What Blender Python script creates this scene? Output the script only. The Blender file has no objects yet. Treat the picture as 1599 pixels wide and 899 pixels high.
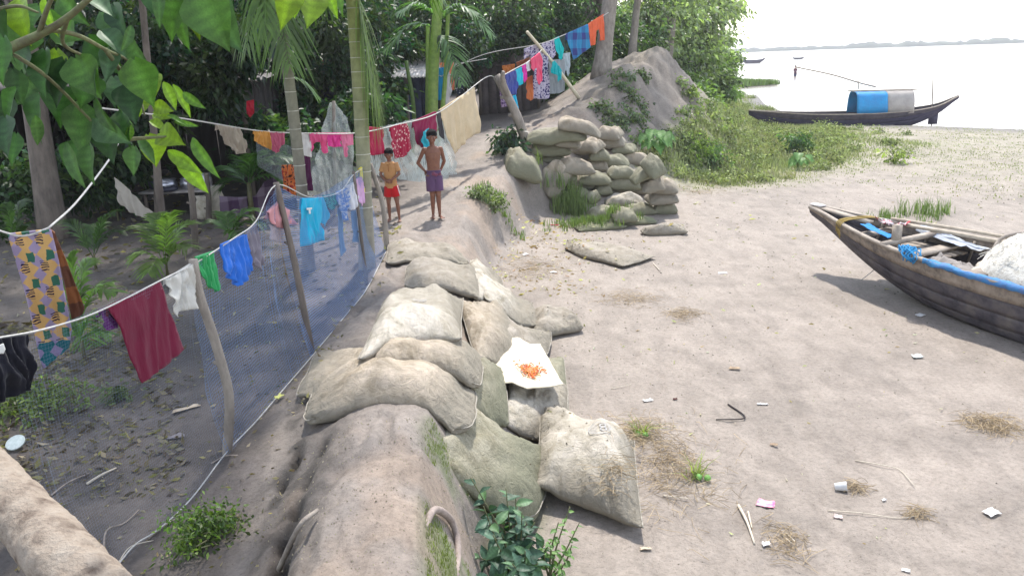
import bpy, bmesh, math, random
import numpy as np
from mathutils import Vector, Matrix, geometry as mgeo

# ------------------------------------------------------------------ camera, world, sun, exposure
sc = bpy.context.scene
col = sc.collection
FPX = 1232.0
TH, PH = math.radians(16.4), math.radians(-2.06)
CAM = np.array([0.0, 0.0, 3.1])
cf = np.array([0, math.cos(TH), -math.sin(TH)])
_r0 = np.array([1.0, 0, 0]); _u0 = np.array([0, math.sin(TH), math.cos(TH)])
cr = _r0*math.cos(PH)+_u0*math.sin(PH)
cu = -_r0*math.sin(PH)+_u0*math.cos(PH)
cam_d = bpy.data.cameras.new('camera')
cam = bpy.data.objects.new('camera', cam_d)
col.objects.link(cam)
cam_d.sensor_width = 36; cam_d.lens = FPX/1599*36
cam_d.clip_start = 0.05; cam_d.clip_end = 8000
cam.matrix_world = Matrix(((cr[0], cu[0], -cf[0], CAM[0]), (cr[1], cu[1], -cf[1], CAM[1]), (cr[2], cu[2], -cf[2], CAM[2]), (0, 0, 0, 1)))
sc.camera = cam

SUN_EL, SUN_AZ = math.radians(60), math.radians(8)     # azimuth clockwise from +Y: the sun stands ahead of the camera
world = bpy.data.worlds.new('World'); sc.world = world; world.use_nodes = True
wn = world.node_tree.nodes; wl = world.node_tree.links
bg = wn['Background']
sky = wn.new('ShaderNodeTexSky'); sky.sky_type = 'NISHITA'; sky.sun_disc = False
sky.sun_elevation = SUN_EL; sky.sun_rotation = SUN_AZ
sky.air_density = 1.2; sky.dust_density = 1.0; sky.ozone_density = 1.2
# a humid white veil over the whole sky, thickest towards the horizon
_tc = wn.new('ShaderNodeTexCoord'); _sp = wn.new('ShaderNodeSeparateXYZ'); wl.new(_tc.outputs['Generated'], _sp.inputs[0])
_mr = wn.new('ShaderNodeMapRange'); wl.new(_sp.outputs[2], _mr.inputs[0])
_mr.inputs[1].default_value = 0.0; _mr.inputs[2].default_value = 0.75; _mr.inputs[3].default_value = 7.0; _mr.inputs[4].default_value = 2.1
_vm = wn.new('ShaderNodeMix'); _vm.data_type = 'RGBA'; _vm.blend_type = 'ADD'; _vm.inputs[0].default_value = 1.0
_cm = wn.new('ShaderNodeVectorMath'); _cm.operation = 'SCALE'; _cm.inputs[0].default_value = (1.0, .985, .975); wl.new(_mr.outputs[0], _cm.inputs['Scale'])
wl.new(sky.outputs[0], _vm.inputs[6]); wl.new(_cm.outputs[0], _vm.inputs[7])
wl.new(_vm.outputs[2], bg.inputs[0]); bg.inputs[1].default_value = 0.12
sun_d = bpy.data.lights.new('sun', 'SUN'); sun_d.energy = 3.4; sun_d.angle = math.radians(2.5); sun_d.color = (1.0, 0.955, 0.88)
sun = bpy.data.objects.new('sun', sun_d); col.objects.link(sun)
_sd = Vector((math.sin(SUN_AZ)*math.cos(SUN_EL), math.cos(SUN_AZ)*math.cos(SUN_EL), math.sin(SUN_EL)))
sun.rotation_euler = _sd.to_track_quat('Z', 'Y').to_euler()
sc.view_settings.view_transform = 'Standard'; sc.view_settings.look = 'None'
sc.view_settings.exposure = 0.95; sc.view_settings.gamma = 1
sc.render.engine = 'CYCLES'
sc.cycles.use_denoising = True
sc.cycles.max_bounces = 7; sc.cycles.diffuse_bounces = 3; sc.cycles.transparent_max_bounces = 24
sc.cycles.volume_bounces = 0; sc.cycles.transmission_bounces = 3; sc.cycles.glossy_bounces = 2

rng = np.random.default_rng(7); random.seed(7)
V = lambda *a: np.array(a, float)

# ------------------------------------------------------------------ measuring rays (used to find where a thing stands)
def ray(px, py): return cf+(px-799.5)/FPX*cr-(py-449.5)/FPX*cu
def P(px, py, z=0.0):
    d = ray(px, py); return CAM+d*(z-CAM[2])/d[2]
def Y(px, py, y):
    d = ray(px, py); return CAM+d*y/d[1]

# ------------------------------------------------------------------ numpy noise
def _h(ix, iy, iz, s):
    n = (ix*374761393+iy*668265263+iz*2147483647+s*1274126177) & 0xffffffff
    n = ((n ^ (n >> 13))*1274126177) & 0xffffffff
    return ((n ^ (n >> 16)) & 0xffff)/65535.0
def vnoise(x, y, z=None, s=0):
    x = np.asarray(x, float); y = np.asarray(y, float)
    if z is None:
        ix, iy = np.floor(x).astype(np.int64), np.floor(y).astype(np.int64); a, b = x-ix, y-iy; a = a*a*(3-2*a); b = b*b*(3-2*b)
        return ((_h(ix, iy, 0, s)*(1-a)+_h(ix+1, iy, 0, s)*a)*(1-b)+(_h(ix, iy+1, 0, s)*(1-a)+_h(ix+1, iy+1, 0, s)*a)*b)*2-1
    z = np.asarray(z, float)
    ix, iy, iz = (np.floor(a).astype(np.int64) for a in (x, y, z))
    f = [a-np.floor(a) for a in (x, y, z)]
    f = [a*a*(3-2*a) for a in f]
    r = 0
    for dx in (0, 1):
        for dy in (0, 1):
            for dz in (0, 1):
                w = (f[0] if dx else 1-f[0])*(f[1] if dy else 1-f[1])*(f[2] if dz else 1-f[2])
                r = r+w*_h(ix+dx, iy+dy, iz+dz, s)
    return r*2-1
def fbm(x, y, z=None, o=4, s=0):
    r = 0; a = 1; t = 0
    x = np.asarray(x, float); y = np.asarray(y, float)
    for k in range(o):
        m = 2.03**k
        r = r+a*vnoise(x*m+k*17.3, y*m+k*9.1, None if z is None else np.asarray(z)*m, s+k); t += a; a *= .5
    return r/t
def sstep(a, b, x):
    t = np.clip((x-a)/(b-a), 0, 1); return t*t*(3-2*t)

# ------------------------------------------------------------------ object helpers
def tag(o, label=None, cat=None, group=None, kind=None):
    if label: o['label'] = label
    if cat: o['category'] = cat
    if group: o['group'] = group
    if kind: o['kind'] = kind
    return o
def empty(name, loc, label=None, cat=None, group=None, rz=0):
    o = bpy.data.objects.new(name, None); col.objects.link(o)
    o.location = tuple(loc); o.rotation_euler = (0, 0, rz); o.empty_display_size = .1
    return tag(o, label, cat, group)
def mesh(name, v, faces, mat=None, parent=None, smooth=True, cols=None, uv=None, origin=None):
    """v (N,3); faces: list of int arrays (M,k) or one array. Coordinates are world unless the parent carries an offset (subtracted)."""
    v = np.asarray(v, float).reshape(-1, 3)
    if origin is None and parent is None: origin = (v.min(0)+v.max(0))/2*V(1, 1, 0)+V(0, 0, v[:, 2].min())
    off = V(0, 0, 0) if origin is None else np.asarray(origin, float)
    if parent is not None:
        p = parent
        off = V(0, 0, 0)
        while p is not None: off = off+np.array(p.location); p = p.parent
    if isinstance(faces, np.ndarray): faces = [faces]
    faces = [np.asarray(f, np.int32) for f in faces if len(f)]
    me = bpy.data.meshes.new(name)
    me.vertices.add(len(v)); me.vertices.foreach_set('co', (v-off).astype(np.float32).ravel())
    tot = np.concatenate([np.full(len(f), f.shape[1], np.int32) for f in faces])
    idx = np.concatenate([f.ravel() for f in faces])
    me.loops.add(len(idx)); me.loops.foreach_set('vertex_index', idx.astype(np.int32))
    me.polygons.add(len(tot))
    st = np.zeros(len(tot), np.int32); st[1:] = np.cumsum(tot)[:-1]
    me.polygons.foreach_set('loop_start', st)
    try: me.polygons.foreach_set('loop_total', tot)
    except Exception: pass
    me.update(calc_edges=True); me.validate()
    if smooth: me.polygons.foreach_set('use_smooth', np.ones(len(tot), bool))
    if cols is not None and len(me.vertices) == len(v):
        a = me.color_attributes.new('Col', 'FLOAT_COLOR', 'POINT')
        c4 = np.ones((len(v), 4), np.float32); c4[:, :3] = cols; a.data.foreach_set('color', c4.ravel())
    if uv is not None:
        l = me.uv_layers.new(name='UVMap')
        n = len(me.loops); li = np.zeros(n, np.int32); me.loops.foreach_get('vertex_index', li)
        l.data.foreach_set('uv', np.asarray(uv, np.float32)[li].ravel())
    o = bpy.data.objects.new(name, me); col.objects.link(o)
    if parent is not None: o.parent = parent
    else: o.location = tuple(off)
    if mat is not None: me.materials.append(mat)
    return o
class MB:
    """collects shapes for one mesh"""
    def __init__(s): s.v = []; s.f = {3: [], 4: []}; s.c = []; s.n = 0
    def add(s, v, f, c=None):
        v = np.asarray(v, float).reshape(-1, 3)
        for g in (f if isinstance(f, list) else [f]):
            g = np.asarray(g)
            if len(g): s.f[g.shape[1]].append(g+s.n)
        s.v.append(v); s.n += len(v)
        if c is None: c = (1, 1, 1)
        c = np.asarray(c, float)
        s.c.append(np.tile(c, (len(v), 1)) if c.ndim == 1 else c)
        return s
    def tube(s, pts, rad, n=8, c=None, cap=True, wob=0, seed=0): return s.add(*tube(pts, rad, n, cap, wob, seed), c)
    def box(s, *a, c=None, **k): return s.add(*box(*a, **k), c)
    def build(s, name, mat=None, parent=None, smooth=True, cols=True, **k):
        v = np.concatenate(s.v); fs = [np.concatenate(x) for x in s.f.values() if x]
        return mesh(name, v, fs, mat, parent, smooth, np.concatenate(s.c) if cols else None, **k)
def catmull(pts, n):
    p = np.asarray(pts, float)
    if len(p) < 3: t = np.linspace(0, 1, n)[:, None]; return p[0]*(1-t)+p[-1]*t
    q = np.vstack([2*p[0]-p[1], p, 2*p[-1]-p[-2]])
    u = np.linspace(0, len(p)-1-1e-6, n); i = u.astype(int); t = (u-i)[:, None]
    a, b, c, d = q[i], q[i+1], q[i+2], q[i+3]
    return .5*((2*b)+(c-a)*t+(2*a-5*b+4*c-d)*t*t+(3*b-3*c+d-a)*t**3)
def tube(pts, rad, n=8, cap=True, wob=0, seed=0):
    p = np.asarray(pts, float); m = len(p)
    rad = np.broadcast_to(np.asarray(rad, float), (m,)) if np.ndim(rad) <= 1 and (np.ndim(rad) == 0 or len(rad) == m) else np.interp(np.linspace(0, 1, m), np.linspace(0, 1, len(rad)), rad)
    t = np.gradient(p, axis=0); t /= np.linalg.norm(t, axis=1)[:, None]+1e-9
    ref = V(0, 0, 1) if abs(t[:, 2]).mean() < .8 else V(1, 0, 0)
    a = np.cross(t, ref); a /= np.linalg.norm(a, axis=1)[:, None]+1e-9
    b = np.cross(t, a)
    th = np.linspace(0, 2*np.pi, n, endpoint=False)
    R = rad[:, None]*np.ones(n)
    if wob: R = R*(1+wob*fbm(np.cos(th)[None]*1.5+seed+0*R, np.sin(th)[None]*1.5+0*R, np.linspace(0, m/3., m)[:, None]+0*R, 3, seed))
    v = p[:, None]+R[..., None]*(a[:, None]*np.cos(th)[None, :, None]+b[:, None]*np.sin(th)[None, :, None])
    v = v.reshape(-1, 3)
    i = np.arange(m-1)[:, None]*n; j = np.arange(n)[None]; k = (j+1) % n
    f = np.stack([i+j, i+k, i+n+k, i+n+j], -1).reshape(-1, 4)
    fs = [f]
    if cap:
        v = np.vstack([v, p[0], p[-1]]); c0, c1 = m*n, m*n+1
        jj = np.arange(n); kk = (jj+1) % n
        fs.append(np.concatenate([np.stack([kk, jj, np.full(n, c0)], -1), np.stack([(m-1)*n+jj, (m-1)*n+kk, np.full(n, c1)], -1)]))
    return v, fs
def box(c, size, R=None, taper=1.0):
    s = np.array([[x, y, z] for z in (-.5, .5) for y in (-.5, .5) for x in (-.5, .5)])*np.asarray(size, float)
    s[4:, :2] *= taper
    if R is not None: s = s@np.asarray(R).T
    return s+np.asarray(c, float), np.array([[0, 2, 3, 1], [4, 5, 7, 6], [0, 1, 5, 4], [2, 6, 7, 3], [0, 4, 6, 2], [1, 3, 7, 5]])
def rot(ax, a):
    c, s = math.cos(a), math.sin(a)
    return {'x': V([1, 0, 0], [0, c, -s], [0, s, c]), 'y': V([c, 0, s], [0, 1, 0], [-s, 0, c]), 'z': V([c, -s, 0], [s, c, 0], [0, 0, 1])}[ax]
def plank(a, b, w, t, up=(0, 0, 1)):
    """a board from a to b"""
    a = np.asarray(a, float); b = np.asarray(b, float); d = b-a; L = np.linalg.norm(d); d /= L
    s = np.cross(d, up); s /= np.linalg.norm(s); n = np.cross(s, d)
    return box((a+b)/2, (L, w, t), np.stack([d, s, n], 1))

# ------------------------------------------------------------------ materials
def newmat(name):
    m = bpy.data.materials.new(name); m.use_nodes = True
    nt = m.node_tree; return m, nt, nt.nodes, nt.links, nt.nodes['Principled BSDF']
def ramp(nt, fac, stops):
    r = nt.nodes.new('ShaderNodeValToRGB'); nt.links.new(fac, r.inputs[0])
    while len(r.color_ramp.elements) < len(stops): r.color_ramp.elements.new(.5)
    for e, (p, c) in zip(r.color_ramp.elements, stops): e.position = p; e.color = (*c, 1)
    return r.outputs[0]
def noise_n(nt, scale, detail=6, rough=.6, co='Object', stretch=None, dist=0):
    t = nt.nodes.new('ShaderNodeTexCoord'); n = nt.nodes.new('ShaderNodeTexNoise')
    n.inputs['Scale'].default_value = scale; n.inputs['Detail'].default_value = detail; n.inputs['Roughness'].default_value = rough
    n.inputs['Distortion'].default_value = dist
    src = t.outputs[co]
    if stretch:
        mp = nt.nodes.new('ShaderNodeMapping'); mp.inputs['Scale'].default_value = stretch; nt.links.new(src, mp.inputs[0]); src = mp.outputs[0]
    nt.links.new(src, n.inputs[0]); return n.outputs[0]
def mul(nt, a, b, fac=1.0, mode='MULTIPLY'):
    m = nt.nodes.new('ShaderNodeMix'); m.data_type = 'RGBA'; m.blend_type = mode; m.inputs[0].default_value = fac
    for s, x in ((6, a), (7, b)):
        if isinstance(x, tuple): m.inputs[s].default_value = (*x, 1)
        else: nt.links.new(x, m.inputs[s])
    return m.outputs[2], m
def bump(nt, b, h, dist, prev=None):
    n = nt.nodes.new('ShaderNodeBump'); n.inputs['Strength'].default_value = 1; n.inputs['Distance'].default_value = dist
    nt.links.new(h, n.inputs['Height'])
    if prev: nt.links.new(prev, n.inputs['Normal'])
    if b: nt.links.new(n.outputs[0], b.inputs['Normal'])
    return n.outputs[0]
_mc = {}
def M(name, c1, c2=None, scale=8, rough=.85, bmp=.004, bscale=None, stretch=None, attr=False, spec=.3, c3=None, metal=0, trans=0):
    """noise-coloured material; attr multiplies in the vertex colour"""
    if name in _mc: return _mc[name]
    m, nt, N, L, b = newmat(name)
    c2 = c2 or tuple(x*.6 for x in c1)
    n1 = noise_n(nt, scale, 8, .65, stretch=stretch)
    st = [(.32, c2), (.66, c1)] if c3 is None else [(.3, c2), (.5, c1), (.7, c3)]
    c = ramp(nt, n1, st)
    if attr:
        a = N.new('ShaderNodeAttribute'); a.attribute_name = 'Col'; c, _ = mul(nt, c, a.outputs[0])
    L.new(c, b.inputs['Base Color'])
    b.inputs['Roughness'].default_value = rough; b.inputs['Specular IOR Level'].default_value = spec; b.inputs['Metallic'].default_value = metal
    if bmp: bump(nt, b, noise_n(nt, bscale or scale*4, 6, .7, stretch=stretch), bmp)
    if trans:
        t = N.new('ShaderNodeBsdfTranslucent'); L.new(c, t.inputs[0]); mx = N.new('ShaderNodeMixShader'); mx.inputs[0].default_value = trans
        L.new(b.outputs[0], mx.inputs[1]); L.new(t.outputs[0], mx.inputs[2]); L.new(mx.outputs[0], N['Material Output'].inputs[0])
    _mc[name] = m; return m
def leafmat(name='leaf', trans=.4, rough=.45, vein=0, spec=.45):
    if name in _mc: return _mc[name]
    m, nt, N, L, b = newmat(name)
    a = N.new('ShaderNodeAttribute'); a.attribute_name = 'Col'
    c, _ = mul(nt, a.outputs[0], ramp(nt, noise_n(nt, 14 if not vein else 30, 4), [(.3, (.72, .76, .7)), (.7, (1.15, 1.1, 1.0))]))
    L.new(c, b.inputs['Base Color']); b.inputs['Roughness'].default_value = rough; b.inputs['Specular IOR Level'].default_value = spec
    c2, _ = mul(nt, c, (1.5, 1.9, .6))
    t = N.new('ShaderNodeBsdfTranslucent'); L.new(c2, t.inputs[0]); mx = N.new('ShaderNodeMixShader'); mx.inputs[0].default_value = trans
    L.new(b.outputs[0], mx.inputs[1]); L.new(t.outputs[0], mx.inputs[2]); L.new(mx.outputs[0], N['Material Output'].inputs[0])
    _mc[name] = m; return m
def netmat(name, colr, cover, sx, sy, trans=.3):
    """fine netting: threads cross in the UV, the holes are open"""
    m, nt, N, L, b = newmat(name)
    tc = N.new('ShaderNodeTexCoord'); sp = N.new('ShaderNodeSeparateXYZ'); L.new(tc.outputs['UV'], sp.inputs[0])
    def th(o, s):
        a = N.new('ShaderNodeMath'); a.operation = 'MULTIPLY'; L.new(o, a.inputs[0]); a.inputs[1].default_value = s
        f = N.new('ShaderNodeMath'); f.operation = 'FRACT'; L.new(a.outputs[0], f.inputs[0])
        g = N.new('ShaderNodeMath'); g.operation = 'LESS_THAN'; L.new(f.outputs[0], g.inputs[0]); g.inputs[1].default_value = cover
        return g.outputs[0]
    mx = N.new('ShaderNodeMath'); mx.operation = 'MAXIMUM'; L.new(th(sp.outputs[0], sx), mx.inputs[0]); L.new(th(sp.outputs[1], sy), mx.inputs[1])
    b.inputs['Base Color'].default_value = (*colr, 1); b.inputs['Roughness'].default_value = .5
    t = N.new('ShaderNodeBsdfTranslucent'); t.inputs[0].default_value = (*colr, 1)
    m1 = N.new('ShaderNodeMixShader'); m1.inputs[0].default_value = trans; L.new(b.outputs[0], m1.inputs[1]); L.new(t.outputs[0], m1.inputs[2])
    tr = N.new('ShaderNodeBsdfTransparent'); m2 = N.new('ShaderNodeMixShader')
    L.new(mx.outputs[0], m2.inputs[0]); L.new(tr.outputs[0], m2.inputs[1]); L.new(m1.outputs[0], m2.inputs[2])
    L.new(m2.outputs[0], N['Material Output'].inputs[0]); return m

# ------------------------------------------------------------------ the ground: height as a function of place
# cross-sections of the bank at constant y: (x, z) of yard, toe, crest left, crest right, cliff toe, beach
SEC = [(-6, .60, (-2.1, .60), (-1.35, .70), (-.88, 1.12), (-.38, 1.16), (.02, .10), (1, 0)),
       (2.6, .60, (-2.0, .60), (-1.30, .68), (-.84, 1.15), (-.40, 1.18), (-.02, .10), (1, 0)),
       (4.2, .62, (-1.9, .63), (-1.42, .74), (-.96, 1.08), (-.58, 1.08), (-.12, .04), (.8, 0)),
       (5.5, .68, (-1.85, .69), (-1.6, .80), (-1.1, .96), (-.5, .88), (.10, .03), (.9, 0)),
       (7.0, .72, (-1.75, .73), (-1.6, .80), (-1.3, .86), (-.55, .75), (.22, .03), (1, 0)),
       (8.5, .75, (-1.65, .76), (-1.5, .80), (-1.35, .82), (-.5, .68), (.22, .03), (1, 0)),
       (10., .78, (-1.6, .79), (-1.5, .80), (-1.3, .80), (-.62, .72), (-.12, .05), (1, 0)),
       (11.3, .80, (-1.6, .80), (-1.5, .80), (-1.2, .80), (-.52, .80), (-.30, .04), (1, 0)),
       (12.6, .84, (-1.8, .83), (-1.3, .83), (-.9, .84), (-.38, .84), (-.12, .03), (1, 0)),
       (13.8, .88, (-1.8, .88), (-1.2, .90), (-.6, .92), (-.08, .92), (.16, .03), (1.2, 0)),
       (15.3, .93, (-2, .95), (-1, 1.0), (-.3, 1.06), (.16, 1.08), (.42, .05), (1.6, 0)),
       (16.2, 1.0, (-2, 1.05), (-.7, 1.15), (.1, 1.25), (.48, 1.25), (1.2, .35), (3.0, .04)),
       (17.5, 1.1, (-2, 1.15), (-.4, 1.25), (.3, 1.45), (.9, 1.45), (2.2, .8), (4.0, .05)),
       (19., 1.2, (-2, 1.3), (-.2, 1.32), (.6, 1.5), (1.8, 1.66), (3.2, .95), (4.8, .05)),
       (20.5, 1.3, (-2, 1.4), (.2, 1.42), (1.3, 1.7), (2.6, 2.2), (4.2, 1.35), (5.6, .1)),
       (22., 1.4, (-2, 1.45), (.8, 1.55), (2.3, 2.3), (3.7, 2.78), (5.1, 1.6), (6.3, .1)),
       (24., 1.5, (-2, 1.5), (1.2, 1.7), (3.1, 2.86), (4.7, 3.06), (5.9, 1.7), (7.2, .15)),
       (27., 1.6, (-2, 1.6), (2.0, 1.8), (3.6, 2.3), (5.2, 2.7), (6.8, 1.3), (8.5, .2)),
       (32., 1.6, (-2, 1.7), (2.0, 1.9), (4, 2.0), (6, 1.9), (8, 1.0), (10, .2)),
       (45., 1.5, (-2, 1.7), (2.0, 1.7), (6, 1.6), (9, 1.3), (11, .8), (13, .2)),
       (65., 1.2, (-2, 1.2), (2.0, 1.2), (6, 1.0), (9, .6), (12, .3), (15, .1)),
       (90., .6, (-9, .6), (-8, .5), (-6, .4), (-4, .3), (-2, .2), (0, .0)),
       (2000., .6, (-809, .6), (-808, .5), (-806, .4), (-804, .3), (-802, .2), (-800, .0))]
_sy = np.array([s[0] for s in SEC])
_sx = np.array([[-14+(s[2][0]+2 if s[0] > 70 else 0)]+[p[0] for p in s[2:]] for s in SEC]); _sz = np.array([[s[1]]+[p[1] for p in s[2:]] for s in SEC])
WATER = -.25
LAND = np.array([(-3000, -400), (500, -400), (160, -90), (70, -5), (36, 17), (24, 24.5), (18.3, 28.6), (14.5, 32.5), (13.3, 37), (15, 47), (17.5, 56), (15.5, 64),
                 (17, 68), (24.3, 71.5), (24.6, 73.5), (22, 80), (19, 90), (8, 100), (-30, 150), (-800, 1900), (-3000, 1900)], float)
def landdist(x, y):
    a = LAND; b = np.roll(a, -1, 0); d = np.full(x.shape, 1e9); ins = np.zeros(x.shape, bool)
    for (x0, y0), (x1, y1) in zip(a, b):
        ex, ey = x1-x0, y1-y0
        t = np.clip(((x-x0)*ex+(y-y0)*ey)/(ex*ex+ey*ey), 0, 1)
        d = np.minimum(d, np.hypot(x-x0-t*ex, y-y0-t*ey))
        if y0 != y1: ins ^= ((y0 > y) != (y1 > y)) & (x < (x1-x0)*(y-y0)/(y1-y0)+x0)
    return np.where(ins, d, -d)
PITS = [(-1.11, 3.14, .055, .13, .20), (-1.16, 3.40, .05, .10, .17), (-1.10, 2.9, .06, .15, .18), (-1.16, 3.62, .04, .09, .08), (-1.17, 3.90, .035, .10, .07), (-1.15, 4.22, .03, .10, .06), (-1.34, 4.32, .03, .12, .09), (-1.36, 4.05, .025, .10, .05)]
def bank(x, y):
    r = np.zeros_like(x)
    xs = [np.interp(y, _sy, _sx[:, k]) for k in range(7)]; zs = [np.interp(y, _sy, _sz[:, k]) for k in range(7)]
    r = zs[0].copy()
    for k in range(6):
        t = np.clip((x-xs[k])/(xs[k+1]-xs[k]), 0, 1)
        r += t*(zs[k+1]-zs[k])
    return r, xs
def hgt(x, y, detail=True):
    x = np.asarray(x, float); y = np.asarray(y, float); sh = x.shape; x = np.atleast_1d(x).ravel(); y = np.atleast_1d(y).ravel()
    wx = x+.05*fbm(x*1.3, y*1.3, s=3, o=3)*sstep(2, 5, y)+.10*fbm(x*.5+9, y*.5, s=8, o=3)*sstep(9, 13, y)
    e = .05+.012*np.clip(y, 0, 40)
    z = 0; xs = None
    for k, w in ((-1, .25), (0, .5), (1, .25)):
        q, xs_ = bank(wx+k*e, y+.1*k); z = z+w*q
        if k == 0: xs = xs_
    d = landdist(x, y)
    beach = np.clip(d*.022-.25+WATER+.25, -1.6, .0)
    onb = sstep(0, 1, (x-xs[5])/(np.maximum(xs[6]-xs[5], .3)))
    z = np.where(d < 0, np.minimum(z, WATER+d*.05), z+np.where(y > 14, beach*onb, 0))
    z = np.maximum(z, -2.0)
    flank = sstep(0, .3, wx-xs[4])*(1-sstep(.9, 1.4, (wx-xs[4])/(xs[5]-xs[4]+.01)))
    yard = 1-sstep(-.3, .1, x-xs[2])
    berm = sstep(-.2, .1, x-xs[2])*(1-sstep(0, .4, x-xs[5]))
    if detail:
        near = 1-sstep(25, 60, y)
        z = z+near*(.018*fbm(x*1.1, y*1.1, o=4, s=1)*(.4+yard)+.0025*fbm(x*14, y*14, o=3, s=2)
                    +berm*(.03*fbm(x*3.1, y*2.2, o=4, s=4)+.016*fbm(x*16, y*13, o=4, s=5)-.018*np.abs(fbm(x*7, y*3.2, o=4, s=21))
                    -.035*sstep(.80, .97, 1-np.abs(fbm(x*2.6, y*1.3, o=3, s=22)))*sstep(.1, .5, fbm(x*1.5, y*1.5, o=2, s=23)+.4))
                    -.006*(1-yard)*sstep(.86, .98, 1-np.abs(fbm(x*3.2, y*2.0, o=3, s=24)))+.005*(1-yard)*(1-berm)*fbm(x*4.5, y*7, o=3, s=25)
                    +yard*.007*fbm(x*9, y*9, o=3, s=6))
        z = z+.05*flank*np.abs(fbm(x*5, y*5, o=4, s=11))*near-.03*flank
        mound = sstep(17.5, 20, y)*(1-sstep(27, 33, y))*sstep(-.6, 1, x-xs[3])*(1-sstep(0, 1.2, x-xs[6]))
        ca = x*.75+y*.66
        z = z+mound*(.26*fbm(x*.9, y*.9, o=5, s=12)-.20*np.abs(fbm(ca*1.8, z*.7, o=4, s=13))+.10*fbm(x*4.5, y*4.5, o=4, s=15)+.09)
        for (a, b, sa, sb, dp) in PITS:
            z = z-dp*np.exp(-((x-a+.12*(y-b))/sa)**2-((y-b)/sb)**2)*(1+.9*fbm(x*16, y*16, o=4, s=14))
    return z.reshape(sh)
def G(px, py, off=0.0, hf=None, ymax=90):
    """where the view ray through a pixel meets the ground"""
    d = ray(px, py); d = d/d[1]; hf = hf or hgt
    def first(t):
        p = CAM+d*t[:, None]; b = p[:, 2] < hf(p[:, 0], p[:, 1])+off; return int(np.argmax(b)) if b.any() else len(t)-1
    t = np.concatenate([np.arange(1.2, 30, .12), np.arange(30, ymax, 1.0)]); i = first(t)
    if i: t = np.linspace(t[i-1], t[i], 14); i = first(t); t = np.linspace(t[max(i-1, 0)], t[i], 6); i = first(t)
    return CAM+d*t[i]

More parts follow.
